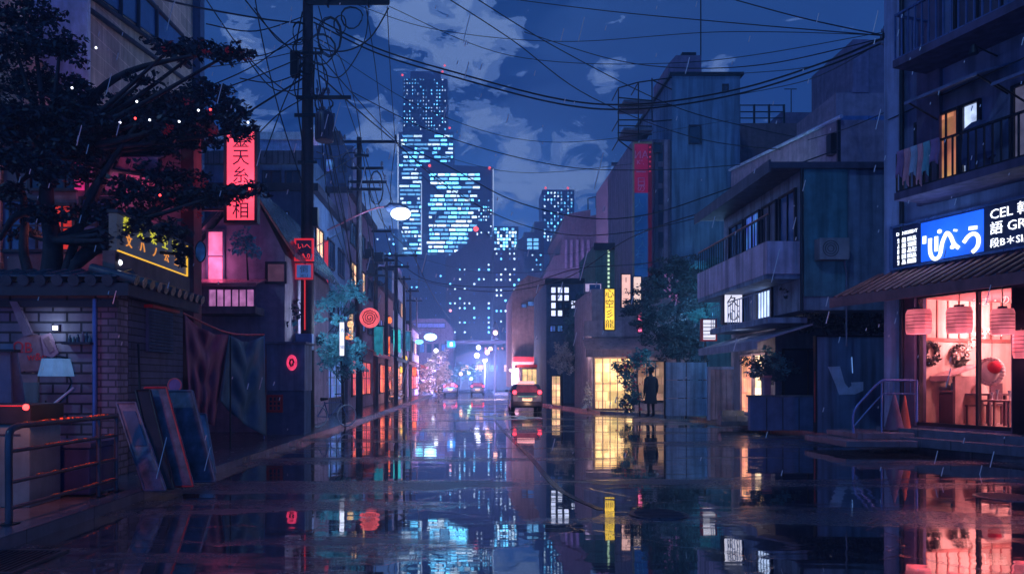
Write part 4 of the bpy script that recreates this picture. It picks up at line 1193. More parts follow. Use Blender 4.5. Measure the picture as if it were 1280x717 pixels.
row_building('last lit shop in the left row before the pink glow', -5.7, 63.2, 77, 6.5, purple_wall, 7, shop_mats[2], 4, 1)
random.seed(11)
for (label, X, Y, w, h, mm) in (('tall blue slab tower rising behind the left shops', -14.2, 60, 7, 15.0, blue_wall), ('narrow dark tower at the left of the lilac block', -10.2, 52, 3.2, 17.5, deep_wall), ('mauve tower behind the third pole', -11.2, 84, 5, 14, purple_wall)):
    t = thing('tower_block', label, 'tower', (X, Y, .115)); MB().cube(X - w / 2, X + w / 2, Y, Y + w, .115, h + 1).build('wall', mm, t)
    MB().cube(X - w * .2, X + w * .15, Y + 1, Y + 2.5, h + 1, h + 2.4).build('roof_hut', dark_trim, t)
    for i in range(3):
        for k in range(3): window(t, front(Y), (X - w * .38 + i * w * .28, X - w * .38 + i * w * .28 + w * .16, h - 4.5 + k * 1.8, h - 3.6 + k * 1.8), .002, random.choice([dark_glass, e_dim, blue_glass]), nx=1)
# hanging lanterns and lamps over the left shops
for i, (x, y, Y, lab, c_) in enumerate(((434, 420, 27, 'round salmon paper lantern right of the teal tree', e_orange), (438, 405, 28, 'small white lantern beside the round red sign', e_white if False else shop_mats[1]),
        (486, 400, 46, 'orange lantern high over the orange fronted shop', e_orange), (505, 448, 60, 'yellow lantern among the far left shops', e_yellow), (500, 462, 58, 'amber lantern low over the far left pavement', e_yellow), (484, 476, 50, 'red lantern low before the orange fronted shop', e_red))):
    c = P(x, y, Y); t = thing('lantern', lab, 'lantern', c); r = 4.2 * Y / F
    MB().ball(c, r, (1, 1, 1.05), 12, 8).build('globe', c_, t)
    m = MB(); m.tube([c + V((0, 0, r)), c + V((0, 0, r * 1.35))], r * .35, 8); m.tube([c - V((0, 0, r)), c - V((0, 0, r * 1.2))], r * .35, 8); m.build('cap', black_metal, t)
    MB().tube([c + V((0, 0, r * 1.35)), (-5.9, c.y + .3, c.z + r * 1.8)], .012, 5).build('hook', black_metal, t)
# vertical lit signs on left shops
for (lab, Y, x0, y0, x1, y1, mm, ch) in (('narrow white lit sign column beside the teal tree', 22.6, 424, 402, 431, 445, e_sign_white, '酒場'), ('thin white sign by the round red sign', 31, 436, 392, 442, 425, shop_mats[1], '茶屋'),
        ('tall red sign strip high between the big and second poles', 29, 404, 300, 411, 362, e_red if False else emit('strip_red', (205, 50, 80), .7), ''), ('orange upright sign over the orange fronted shop', 47, 483, 420, 488, 446, e_orange, ''), ('small orange red sign near the farthest pole', 62, 515, 458, 521, 470, e_orange, '')):
    hs_ = hang_sign('vertical_sign', lab, Y, x0, y0, x1, y1, mm, ch, max(1, len(ch)), th=.12, size=.9)[0]
    if Y == 22.6: sign_t = hs_
lamp(sign_t, P(420, 405, 21.4), 110, (.6, .8, 1), .2, name='sign_light')  # added fill on the teal tree, not the sign's own light
lamp(sign_t, P(352, 440, 18.9), 40, (.45, .85, 1), .2, name='sign_light')  # added fill on the dark tree left of the pole
# warm lit foliage at the end of the left row
tree('lit_tree', 'pale blossom tree glowing warm at the far end of the left pavement', 72, [(549, 505), (548, 480), (547, 460)],
     [(548, 448, 14, 16, 0), (534, 462, 14, 14, 0), (556, 470, 13, 14, 0), (543, 480, 18, 14, 0), (528, 484, 10, 9, 0)], [leaf_pale], .3, 1.8, .6, .1, z0=.115)
tree('lit_tree', 'pale blossom bush glowing warm under the third utility pole', 48, [(487, 512), (487, 495), (486, 482)],
     [(486, 470, 13, 13, 0), (478, 486, 12, 11, 0), (494, 488, 12, 12, 0), (486, 497, 16, 9, 0)], [leaf_pale], .22, 1.8, .6, .08, z0=.115)
for (x, y, Y, pw, colr, lab) in ((545, 487, 68, 90, (1, .62, .5), 'small ground spotlight under the far blossom tree'), (490, 498, 46, 120, (1, .6, .55), 'small ground spotlight by the blossom bush'), (505, 470, 60, 400, (1, .45, .4), 'small spotlight on the pavement before the far left shops')):
    c = P(x, y, Y); t = thing('ground_spotlight', lab, 'spotlight', (c.x, c.y, .115))  # added fill light given a spotlight body, brightens trees and shop fronts
    MB().tube([(c.x, c.y, .12), (c.x, c.y, .35)], .05, 8).build('post', black_metal, t)
    MB().tube([(c.x, c.y, .351), (c.x, c.y, .5)], [.08, .14], 10).build('head', shutter_mat, t)
    MB().ball((c.x, c.y, .5), .11, (1, 1, .4), 10, 6).build('lens', shop_mats[3], t)
    lamp(t, (c.x, c.y - .3, 1.3), pw, colr, .9)

# ================================================================ RIGHT, NEAR: angled shop building
random.seed(21)
dv = V((-.32, 1)).normalized()
C1 = V((9.75, 16.97))
FA = Fr((C1.x, C1.y), (-dv.x, -dv.y), (-dv.y, dv.x))     # u runs from the far corner towards the camera, n out to the street
sb = thing('shop_building', 'tall purple blue corner building with balconies over the pink lit shop', 'building', (11.5, 13, .115))
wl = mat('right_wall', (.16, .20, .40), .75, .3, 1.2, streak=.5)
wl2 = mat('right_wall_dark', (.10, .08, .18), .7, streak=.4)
pale_pier = mat('pale_pier', (.26, .32, .60), .6, .2, 2, streak=.5)
UE = 13.5
u_open0, u_open1 = FA.pix(1143, 400)[0], FA.pix(1264, 400)[0]
zfl = .5; zhd = FA.pix(1200, 372)[1]
zhd = 3.45
# walls leave a real opening for the shop window
m = MB()
m.box(FA, 0, UE, -6, 0, zhd + .001, 17)
m.build('upper_wall', wl, sb)
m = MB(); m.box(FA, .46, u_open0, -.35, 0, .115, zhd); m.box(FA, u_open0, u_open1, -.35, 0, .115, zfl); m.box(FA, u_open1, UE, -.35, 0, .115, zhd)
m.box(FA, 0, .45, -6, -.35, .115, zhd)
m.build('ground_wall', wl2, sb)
MB().box(FA, -.0, .45, -.349, .05, .115, 17.2).build('corner_pier', pale_pier, sb)
MB().box(FA, .9, 1.45, .001, .10, 5.4, 16.6).build('recess_band', wl2, sb)
MB().tube([FA.pt(.5, .08, .4), FA.pt(.5, .08, 16.5)], .05, 8).build('downpipe', black_metal, sb)

# shop interior
inn = thing('shop_interior', 'pink lit room behind the big shop window', 'room', FA.pt((u_open0 + u_open1) / 2, -2, zfl))
D0 = -4.2
rosew = mat('rose_plaster', (.75, .48, .42), .7, .25, 2); rosef = mat('rose_floor', (.45, .28, .28), .3, .2, 2)
uo0, uo1 = .5, UE - .3
MB().box(FA, uo0, uo1, D0 - .1, D0, zfl, zhd).build('back_wall', rosew, inn)
MB().box(FA, uo0, uo1, D0, -.36, zfl - .1, zfl).build('floor', rosef, inn)
MB().box(FA, uo0, uo1, D0, -.36, zhd - .06, zhd - .005).build('ceiling', mat('red_ceiling', (.5, .12, .14), .6), inn)
m = MB(); m.box(FA, uo0 - .02, uo0 + .04, D0, -.36, zfl, zhd - .06); m.box(FA, uo1, uo1 + .06, D0, -.36, zfl, zhd - .06); m.build('side_wall', rosew, inn)
m = MB()
for k in range(22): u = uo0 + .3 + k * .34; m.box(FA, u, u + .03, D0 + .001, D0 + .03, 2.2, zhd - .07)
for k in range(11): n = -.6 - k * .34; m.box(FA, .541, .56, n - .02, n + .02, 2.5, zhd - .07)
m.box(FA, .541, .58, D0 + .1, -.4, 2.42, 2.5)
m.build('batten', mat('rust_batten', (.45, .14, .12), .6), inn)
for u, pw in ((u_open0 + .6, 190), (u_open1 - .3, 230), (u_open1 + 2.2, 190)):
    c = FA.pt(u, -1.9, 3.05)
    t = thing('ceiling_lamp', ['pink ceiling lamp deep in the shop above the booth', 'pink ceiling lamp in the middle of the shop by the mullion', 'pink ceiling lamp at the camera end of the shop'][0 if u < u_open0 + 1 else (1 if u < u_open1 + 1 else 2)], 'ceiling lamp', c)
    MB().ball(c, .11, (1, 1, .7)).build('globe', emit('pink_globe', (255, 170, 160), 3), t)
    MB().tube([c + V((0, 0, .08)), c + V((0, 0, .34))], .012, 6).build('cord', cable_mat, t)
    lamp(t, c - V((0, 0, .25)), pw, (1, .48, .50), .25)

# shop window glass front
sw = thing('shop_window', 'big shop window in thin dark frame with pink room behind', 'window', FA.pt((u_open0 + u_open1) / 2, -.1, zfl))
m = MB(); fw = .05
m.box(FA, u_open0, u_open0 + fw, -.2, -.08, zfl, zhd - .1); m.box(FA, u_open1 - fw, u_open1, -.2, -.08, zfl, zhd - .1)
m.box(FA, u_open0 + fw, u_open1 - fw, -.2, -.08, zfl, zfl + .08); m.box(FA, u_open0, u_open1, -.2, -.08, zhd - .1, zhd - .001)
um = FA.pix(1217, 400)[0]
m.build('frame', black_metal, sw)
m = MB(); m.box(FA, um - .025, um + .025, -.19, -.09, zfl + .08, zhd - .1)
m.build('mullion', black_metal, sw)
gl = bpy.data.materials.new('clear_glass'); gl.use_nodes = True; g_ = gl.node_tree; gb = g_.nodes['Principled BSDF']
tr0 = g_.nodes.new('ShaderNodeBsdfTransparent'); gg = g_.nodes.new('ShaderNodeBsdfGlossy'); gg.inputs['Roughness'].default_value = .03
fz = g_.nodes.new('ShaderNodeFresnel'); fz.inputs['IOR'].default_value = 1.35; mx = g_.nodes.new('ShaderNodeMixShader')
tr0.inputs['Color'].default_value = (.97, .95, .96, 1)
g_.links.new(fz.outputs[0], mx.inputs[0]); g_.links.new(tr0.outputs[0], mx.inputs[1]); g_.links.new(gg.outputs[0], mx.inputs[2]); g_.links.new(mx.outputs[0], g_.nodes['Material Output'].inputs['Surface'])
g_.nodes.remove(gb)
for a, b, n_ in ((u_open0 + fw, um - .025, 0), (um + .025, u_open1 - fw, 1)):
    MB().poly([FA.pt(a, -.14, zfl + .08), FA.pt(b, -.14, zfl + .08), FA.pt(b, -.14, zhd - .1), FA.pt(a, -.14, zhd - .1)]).build('pane', gl, sw)
# window continues past the black pillar
MB().box(FA, u_open1 + .02, u_open1 + .28, -.2, .0, .14, zhd - .12).build('door_pillar', black_metal, sb)

# things inside: booth with sloping roof
def fp(px, py, n): return FA.pix(px, py, n)
def inside_box(mb, px0, py0, px1, py1, n, th, mi=0):
    q = FA.rect(px0, py0, px1, py1, n); return mb.box(FA, q[0], q[1], n - th, n, q[2], q[3], mi)
wood_p = mat('pink_wood', (.45, .24, .24), .5, .3, 4); wood_d = mat('plum_wood', (.13, .06, .09), .5)
n0 = -1.0
bt = thing('display_booth', 'small wooden display booth with sloping roof inside the shop window', 'booth', FA.pt(fp(1168, 500, n0)[0], n0 - .3, zfl))
q = FA.rect(1143, 478, 1194, 524, n0); zr = FA.pix(1168, 462, n0)[1]
u0, u1 = q[0] + .05, q[1]
m = MB()
for (a, b) in ((u0, u0 + .06), (u1 - .06, u1)):
    m.box(FA, a, b, n0 - .7, n0, zfl + .001, zr - .15)
m.box(FA, u0 + .06, u1 - .06, n0 - .7, n0 - .66, zfl + .001, zr - .15); m.box(FA, u0 + .06, u1 - .06, n0 - .62, n0 - .02, zfl + .75, zfl + .79)
m.build('carcass', wood_p, bt)
m = MB(); awn(m, FA, u0 - .08, u1 + .08, zr + .12, zr - .14, n0 - .75, n0 + .25, .12, th=.03); m.build('roof', mat('rose_roof', (.6, .32, .34), .5), bt)
MB().box(FA, u0 + .06, u1 - .06, n0 - .05, n0 - .01, zfl + .001, zfl + .7).build('front_panel', wood_d, bt)
for k, (a, hh) in enumerate(((.15, .3), (.32, .22), (.5, .34), (.72, .26))):
    c = FA.pt(u0 + (u1 - u0) * a, n0 - .3, zfl + .791)
    tag(MB().tube([c, c + V((0, 0, hh * .6)), c + V((0, 0, hh * .7)), c + V((0, 0, hh))], [.05, .06, .025, .03], 10).build('vase', [white_paint, wood_d, wood_p, teal_wall][k], None),
        ['white vase leftmost on the booth counter in the shop', 'dark short vase on the booth counter beside the white one', 'tall rose vase on the middle of the booth counter', 'teal vase at the right of the booth counter'][k], 'vase')
# wreaths on the back wall
FSW = Fr(FA.pt(.54, 0, 0)[:2], (FA.n.x, FA.n.y), (FA.u.x, FA.u.y))
def wreath(px, py, r, lab, m0):
    a = FSW.pix(px, py, .06); t = MB(); k = 60
    for i in range(k * 6):
        an = rnd(0, 2 * PI); rr = r * rnd(.55, 1.05); t.leaf(FSW.pt(a[0] + rr * math.cos(an), rnd(.02, .12), a[1] + rr * math.sin(an)), .11)
    tag(t.build('wreath', m0, None), lab, 'wreath')
lw = mat('wreath_leaf', (.12, .10, .09), .6, .5, 4, 0, streak=0)
wreath(1163, 441, .27, 'round dark green wreath on the shop back wall, left one', lw); wreath(1199, 444, .25, 'bushy dark wreath on the shop back wall, right one', lw)
# flower garland
t = MB()
for i in range(60):
    f = i / 59; x = 1196 + 62 * f; y = 440 - 38 * f + 5 * math.sin(f * 9); a = FSW.pix(x + rnd(-3, 3), y + rnd(-4, 4), .3); c = FSW.pt(a[0], .3 + rnd(-.1, .1), a[1])
    for _ in range(5): t.leaf(c + V((rnd(-.06, .06), rnd(-.06, .06), rnd(-.06, .06))), .09)
tag(t.build('flower_garland', mat('cream_flower', (.95, .75, .65), .5, .2, 6, 0), None), 'cream flower garland slanting up through the shop window', 'garland')
t = thing('round_ornament', 'round red and white ornament hanging in the right pane of the shop', 'ornament', FA.pt(FA.pix(1240, 465, -1.2)[0], -1.2, FA.pix(1240, 480, -1.2)[1]))
a = FA.pix(1240, 464, -1.2)
MB().ball(FA.pt(a[0], -1.2, a[1]), .26, (1, .6, 1)).build('ball', mat('ornament_white', (.85, .7, .66), .5), t)
MB().ball(FA.pt(a[0] + .13, -1.12, a[1] + .09), .19, (.8, .8, .75)).build('red_cap', mat('ornament_red', (.7, .03, .06), .4), t)
m = MB()
for k in range(26):
    an = k * 2 * PI / 26; m.ball(FA.pt(a[0] + .27 * math.cos(an), -1.15, a[1] + .27 * math.sin(an)), .055, seg=8, rings=5)
m.build('fluffy_edge', mat('fluff', (.85, .65, .6), .9), t)
MB().tube([FA.pt(a[0], -1.2, a[1] + .25), FA.pt(a[0], -1.2, zhd - .07)], .006, 5).build('cord', cable_mat, t)
def table(lab, px, n, w, d, h, mm):
    a = FA.pix(px, 500, n)[0]; t = thing('table', lab, 'table', FA.pt(a, n, zfl))
    MB().box(FA, a - w / 2, a + w / 2, n - d / 2, n + d / 2, zfl + h - .04, zfl + h).build('tabletop', mm, t)
    for su in (-1, 1):
        for sn in (-1, 1): MB().box(FA, a + su * (w / 2 - .06) - .025, a + su * (w / 2 - .06) + .025, n + sn * (d / 2 - .06) - .025, n + sn * (d / 2 - .06) + .025, zfl, zfl + h - .041).build('leg', mm, t)
    return a
def chair(lab, px, n, mm, flip=1):
    a = FA.pix(px, 500, n)[0]; t = thing('chair', lab, 'chair', FA.pt(a, n, zfl), group='chairs in the shop')
    MB().box(FA, a - .2, a + .2, n - .2, n + .2, zfl + .42, zfl + .46).build('seat', mm, t)
    MB().box(FA, a + flip * .17 - .015, a + flip * .17 + .015, n - .19, n + .19, zfl + .5, zfl + .95).build('backrest', mm, t)
    for su in (-1, 1):
        for sn in (-1, 1): MB().box(FA, a + su * .17 - .015, a + su * .17 + .015, n + sn * .17 - .015, n + sn * .17 + .015, zfl, zfl + .419).build('leg', mm, t)
ta = table('low dark cafe table behind the shop mullion', 1225, -1.6, .9, .6, .72, wood_d)
tb_ = table('pale table at the right of the shop window with glasses', 1252, -.9, .7, .5, .6, wood_p)
chair('dark chair just left of the shop mullion', 1207, -1.5, wood_d, -1)
chair('dark chair between the mullion and the pale table', 1236, -2.2, wood_d)
chair('small dark chair behind the pale table, deepest in the shop', 1250, -3.0, wood_d, -1)
for k, (du, dn, h) in enumerate(((-.2, 0, .16), (-.02, .1, .22), (.15, -.05, .14), (.24, .1, .2))):
    c = FA.pt(tb_ + du, -.9 + dn, zfl + .601); t = MB().tube([c, c + V((0, 0, .01)), c + V((0, 0, h * .5)), c + V((0, 0, h))], [.035, .008, .01, .04], 8)
    tag(t.build('glass', white_paint, None), ['stem glass nearest the mullion on the pale table', 'tallest stem glass on the pale table', 'shortest stem glass on the pale table', 'stem glass at the outer end of the pale table'][k], 'glass')
m = MB(); c = FA.pt(ta, -1.6, zfl + .721); m.tube([c, c + V((0, 0, .2))], [.16, .1], 12); tag(m.build('basket', rosew, None), 'round pale basket on the low dark cafe table', 'basket')
# gold lettering at the top of the pane
m = MB(); a = FA.pix(1237, 382, .02); m.text(FA, 'ゐま・の品', a[0] + .0, 3.12, -.135, .2); o = m.build('window_lettering', emit('neon_rose', (255, 190, 190), 1.5), None); tag(o, 'small rosy script lettering at the top of the right shop pane', 'lettering')

# lantern shades hung under the awning
def shade(px, py, w, h, lab, pw, nn=.45):
    a = FA.pix(px, py, nn); s = 14.8 / F; t = thing('hanging_lantern', lab, 'lantern', FA.pt(a[0], nn, a[1] - h / 2 * s), group=None)
    ww, hh = w * s * .5, h * s * .5
    m = MB(); k = 8; vs = []
    for j, (zz, sc_) in enumerate(((-1, .92), (-.7, 1), (.7, 1.0), (1, .88))):
        for i in range(k): an = 2 * PI * i / k + PI / 8; vs.append(FA.pt(a[0] + ww * sc_ * math.cos(an) * 1.05, nn + ww * sc_ * math.sin(an), a[1] + hh * zz))
    m.add(vs, [(j * k + i, j * k + (i + 1) % k, (j + 1) * k + (i + 1) % k, (j + 1) * k + i) for j in range(3) for i in range(k)] + [tuple(range(k))[::-1], tuple(range(3 * k, 4 * k))])
    m.build('shade', emit('lantern_red', (240, 115, 130), .75, .45, 2.2), t)
    m = MB()
    for zz in (-.55, -.28, 0, .28, .55): m.tube([FA.pt(a[0] + ww * 1.065 * math.cos(2 * PI * i / k + PI / 8), nn + ww * 1.015 * math.sin(2 * PI * i / k + PI / 8), a[1] + hh * zz) for i in range(k)], .006, 4, closed=True)
    m.build('rib', red_trim, t)
    m = MB(); m.tube([FA.pt(a[0], nn, a[1] + hh + .001), FA.pt(a[0], nn, a[1] + hh + .05)], ww * .4, 10); m.tube([FA.pt(a[0], nn, a[1] + hh + .05), FA.pt(a[0], nn, 3.65)], .01, 5); m.build('cap', black_metal, t)
    lamp(t, FA.pt(a[0], nn, a[1] - hh - .12), pw, (1, .3, .35), .1)
shade(1148, 402, 30, 32, 'leftmost red paper lantern hanging under the tiled awning', 14)
shade(1199, 400, 28, 32, 'second red paper lantern from the left under the tiled awning', 14)
shade(1253, 402, 24, 30, 'third red paper lantern in front of the right shop pane', 14)
shade(1283, 430, 26, 32, 'low red paper lantern cut by the right picture edge', 8, .2)

# tiled awning
aw = thing('tiled_awning', 'long red brown tiled awning sloping over the shop window', 'awning', FA.pt(5, .7, 3.4))
zt0, zb0 = 3.98, 3.42
ua, ub = FA.pix(1040, 380, 1.25)[0], UE
q = [(-.15, .05, zt0), (ub, .05, zt0), (ub, 1.25, zb0), (ua, 1.25, zb0)]
m = MB(); tp = [FA.pt(*p) for p in q]
m.hexa([p - V((0, 0, .05)) for p in tp] + tp)
m.build('deck', wl2, aw)
m = MB(); k = 62
for i in range(k):
    u = ua + (ub - ua) * (i + .5) / k
    uu = max(u, ua)
    m.tube([FA.pt(max(uu, -.1), .08, zt0 + .03), FA.pt(u, 1.27, zb0 + .03)], [.03, .036], 7)
m.build('roof_tile', mat('awning_tile', (.30, .09, .09), .4, .4, 4, .3), aw)
m = MB(); m.box(FA, ua - .02, ub, 1.271, 1.31, zb0 - .20, zb0 + .02); m.build('fascia', mat('awning_fascia', (.25, .10, .13), .5), aw)
m = MB(); m.box(FA, ua + .05, ub, .9, 1.1, zb0 - .13, zb0 - .04); m.build('rafter_beam', black_metal, aw)

# name board
nb = thing('shop_signboard', 'long lit signboard with blue middle and white brush lettering above the awning', 'signboard', FA.pt(4, .1, 4.1))
zb1, zt1 = 4.1, 5.02
uA, uB, uC, uD = FA.pix(1116, 320, .1)[0], FA.pix(1152, 320, .1)[0], FA.pix(1230, 300, .1)[0], UE
MB().box(FA, uA, uD, .002, .10, zb1, zt1).build('backboard', mat('sign_navy', (.03, .04, .12), .4), nb)
MB().box(FA, uB, uC, .101, .12, zb1 + .03, zt1 - .03).build('blue_panel', e_blue, nb)
m = MB(); m.box(FA, uA - .04, uD, .002, .16, zt1, zt1 + .05); m.box(FA, uA - .04, uD, .002, .16, zb1 - .05, zb1); m.box(FA, uA - .05, uA, .002, .16, zb1, zt1); m.build('frame', blue_metal, nb)
e_letter = emit('letter_white', (240, 245, 255), 1.8)
m = MB()
K = 2.9875
def sp_(pts): return [(880 + x / K, 180 + y / K) for x, y in pts]
for pts in ([(822, 344), (821, 372)], [(843, 352), (843, 400), (852, 424), (866, 428), (880, 412), (888, 370), (900, 340), (908, 332), (920, 345), (932, 372), (950, 388)], [(866, 345), (866, 400)],
            [(988, 315), (1018, 311)], [(968, 368), (985, 345), (1005, 334), (1020, 343), (1024, 362), (1018, 385), (1000, 404)], [(938, 318), (936, 326)]):
    stroke(m, FA, sp_(pts), .15, .075)
for (x, y) in ((878, 326), (926, 384)):
    a = FA.pix(880 + x / K, 180 + y / K, .15); m.disc(FA, a[0], a[1], .045, .13, .15)
m.build('main_lettering', e_letter, nb)
m = MB(); uc = (uA + uB) / 2
m.text(FA, 'DANKIEÐT', uc, 4.86, .106, .11)
for r_ in range(5):
    m.text(FA, ['盟龍 困品', '品語 羽照', '図器 品配', '帥団 田品', '驚品 困器'][r_], uc, 4.70 - r_ * .125, .106, .115)
m.build('small_lettering', e_letter, nb)
m = MB()
for r_, s_ in enumerate(('CEL 韓語', '語 GRO品', '段B＊SI品')):
    m.text(FA, s_, uC + .12, 4.83 - r_ * .29, .106, .27 if r_ < 2 else .2, align='RIGHT' if False else 'LEFT')
m.build('side_lettering', e_letter, nb)
# text aligned left must run towards the camera end
lamp(nb, FA.pt((uB + uC) / 2, .9, 4.6), 26, (.25, .5, 1), .3)

# balconies and windows above
def balcony(lab, zb, u0, u1, h, slatted, cl=None):
    t = thing('balcony', lab, 'balcony', FA.pt((u0 + u1) / 2, .5, zb))
    MB().box(FA, u0, u1, .002, 1.05, zb, zb + .16).build('slab', wl2, t)
    m = MB(); bars(m, FA, u0 + .02, u1, 1.0, zb + .17, zb + h, int((u1 - u0) / .16), .014)
    for k in range(int(6)):
        n = .1 + k * .15; p = FA.pt(u0 + .05, n, 0); m.box(FA, u0 + .03, u0 + .055, n - .012, n + .012, zb + .2, zb + h - .04)
    m.box(FA, u0 + .02, u0 + .07, .05, 1.0, zb + h - .04, zb + h)
    m.build('balustrade', blue_metal if slatted else black_metal, t)
    return t
zb2 = FA.pix(1121, 250, 1.05)[1]
balcony('middle balcony with black bars above the blue signboard', zb2, FA.pix(1120, 250, 1.0)[0], UE, 1.0, False)
zb3 = FA.pix(1121, 83, 1.05)[1]
balcony('upper balcony with blue bars at the top right', zb3, FA.pix(1118, 83, 1.0)[0], UE, 1.15, True)
wz0, wz1 = zb2 + .2, FA.pix(1170, 148)[1]
uw0, uw1 = FA.pix(1148, 170)[0], FA.pix(1198, 170)[0]
window(sb, FA, (uw0, uw0 + .35, wz0, wz1), .002, blue_glass, nx=1, frame=black_metal)
window(sb, FA, (uw0 + .45, uw1, wz0, wz1), .002, emit('window_lamp', (215, 140, 100), .9, .5, 1.5, (.4, .7)), nx=2, frame=black_metal, plabel='warm lit sliding pane')
window(sb, FA, (uw1 + .15, uw1 + .45, wz0, wz1), .002, emit('window_slit', (190, 210, 250), .9, .5, 3), nx=1, frame=black_metal)
uw2 = FA.pix(1270, 150)[0]
window(sb, FA, (uw2, uw2 + 1.2, wz0, FA.pix(1272, 110)[1]), .002, emit('window_grey', (90, 90, 120), .5, .3), nx=2, frame=black_metal)
for (a, b, zz) in ((FA.pix(1131, 158, .95)[0], FA.pix(1222, 130, .95)[0], wz1 + .22), (FA.pix(1240, 100, .95)[0], uw2 + 1.6, FA.pix(1260, 96, .95)[1])):
    m = MB(); awn(m, FA, a, b, zz + .3, zz, .08, .95, .06); m.build('window_awning', mat('awning_blue', (.14, .17, .34), .5), sb)
    m = MB(); m.tube([FA.pt(b - .05, .08, zz - .3), FA.pt(b - .05, .9, zz - .03)], .02, 6); m.tube([FA.pt(a + .05, .08, zz - .3), FA.pt(a + .05, .9, zz - .03)], .02, 6); m.build('awning_stay', black_metal, sb)
window(sb, FA, (3.2, 4.4, zb3 + .3, zb3 + 2.4), .002, dark_glass, nx=2, frame=black_metal)
window(sb, FA, (1.8, 2.7, zb3 + .3, zb3 + 2.4), .002, dark_glass, nx=2, frame=black_metal)
# laundry on the middle balcony rail
rail_z = zb2 + 1.0
def hung(lab, px0, px1, drop, mm, name='towel', cat='towel', n=1.06):
    a, b = FA.pix(px0, 200, n)[0], FA.pix(px1, 200, n)[0]
    mb = MB(); mb.grid(lambda u, v_: FA.pt(a + (b - a) * u + .02 * math.sin(v_ * 5), n + .03 * math.sin(u * 9) * v_ + .01, rail_z + .02 - drop * v_ * (1 - .12 * math.sin(u * 4))), 10, 8)
    o = mb.build(name, mm, None); md = o.modifiers.new('s', 'SOLIDIFY'); md.thickness = .02; tag(o, lab, cat)
cl = [mat('laundry_plum', (.30, .16, .38), .8), mat('laundry_slate', (.35, .45, .65), .8), mat('laundry_rose', (.65, .28, .38), .8), mat('laundry_teal', (.15, .38, .5), .8)]
for i, (a, b, d_, lab) in enumerate(((1122, 1130, .55, 'plum towel at the far end of the middle balcony rail'), (1131, 1138, .75, 'rose shirt, second along the middle balcony rail'), (1139, 1147, .6, 'slate cloth, third along the middle balcony rail'),
        (1148, 1154, .82, 'long rose cloth in the middle of the laundry row'), (1155, 1163, .66, 'teal towel right of the long rose cloth'), (1164, 1175, .5, 'short plum cloth ending the laundry row'))):
    hung(lab, a, b, d_, cl[[0, 2, 1, 2, 3, 0][i]])
o = thing('hung_jacket', 'dark blue jacket on a hanger before the right half of the balcony window', 'jacket', FA.pt(FA.pix(1222, 170, .5)[0], .5, wz0 + .6))
a = FA.pix(1222, 165, .5)
m = MB()
prof = [(-.30, -.55), (-.22, -.6), (-.2, -.2), (-.2, -.75), (.2, -.75), (.2, -.2), (.24, -.6), (.32, -.55), (.24, .12), (.08, .2), (-.08, .2), (-.24, .12)]
m.prism(FA, [(a[0] + x, a[1] + z) for x, z in prof], .44, .56); m.build('coat_body', mat('jacket_blue', (.06, .08, .22), .8), o, bev=.02)
MB().tube([FA.pt(a[0], .5, a[1] + .2), FA.pt(a[0], .5, a[1] + .38)], .01, 5).build('hanger', black_metal, o)
m = MB(); c = FA.pt(FA.pix(1175, 128, .6)[0] , .6, 0)
o = thing('wall_bracket_lamp', 'small black lamp on a bracket high on the right wall', 'lamp', FA.pt(FA.pix(1217, 60, .9)[0], .9, FA.pix(1217, 60, .9)[1]))
a = FA.pix(1217, 60, .9); MB().tube([FA.pt(a[0], .9, a[1] - .12), FA.pt(a[0], .9, a[1] + .06)], [.09, .04], 10).build('lamp_shade', black_metal, o)
MB().tube([FA.pt(a[0], .9, a[1] + .05), FA.pt(a[0] - .2, .003, a[1] + .05)], .018, 6).build('arm', black_metal, o)

# steps and platform before the shop
st = thing('shop_steps', 'long low steps running along the front of the pink shop', 'steps', FA.pt(4, .6, .115))
MB().box(FA, u_open0 - .5, UE, .002, .55, .116, .46).build('platform', kerbm, st)
MB().box(FA, u_open0 - .7, UE, .551, .95, .116, .30).build('step', kerbm, st)

# stair railing and slab to its left
sr = thing('stair_railing', 'blue tubular railing with sloping end beside the shop steps', 'railing', (9.2, 15.6, .115))
ry = 15.6
def rp(x, y, dy=0): p = P(x, y, ry + dy); return p
for dy in (0, .9):
    MB().tube(curve([rp(1067, 541, dy), rp(1067, 515, dy), rp(1080, 497, dy), rp(1100, 477, dy), rp(1112, 475, dy), rp(1146, 475, dy)], 4) + [rp(1146, 527, dy)], .024, 8).build('handrail', mat('rail_blue', (.14, .22, .60), .25, .1, metal=.3), sr)
MB().tube(curve([rp(1067, 533), rp(1085, 512), rp(1102, 494), rp(1112, 492), rp(1146, 492)], 4), .018, 8).build('mid_rail', blue_metal, sr)
MB().tube([rp(1102, 478), rp(1102, 540)], .02, 8).build('post', blue_metal, sr)
m = MB()
for i in range(5): m.tube([rp(1110 + i * 7, 478), rp(1110 + i * 7, 491)], .008, 5)
m.build('baluster', blue_metal, sr)
sl = thing('stone_step', 'two dark stone steps under the blue stair railing', 'steps', (9.1, 15.4, .115))
m = MB(); m.cube(sx(1052, 15.2), sx(1140, 15.2), 15.0, 16.9, .116, .25).build('step', kerbm, sl, bev=.015)
m = MB(); m.cube(sx(1070, 15.6), sx(1140, 15.6), 15.5, 16.9, .251, .38).build('step', kerbm, sl, bev=.015)
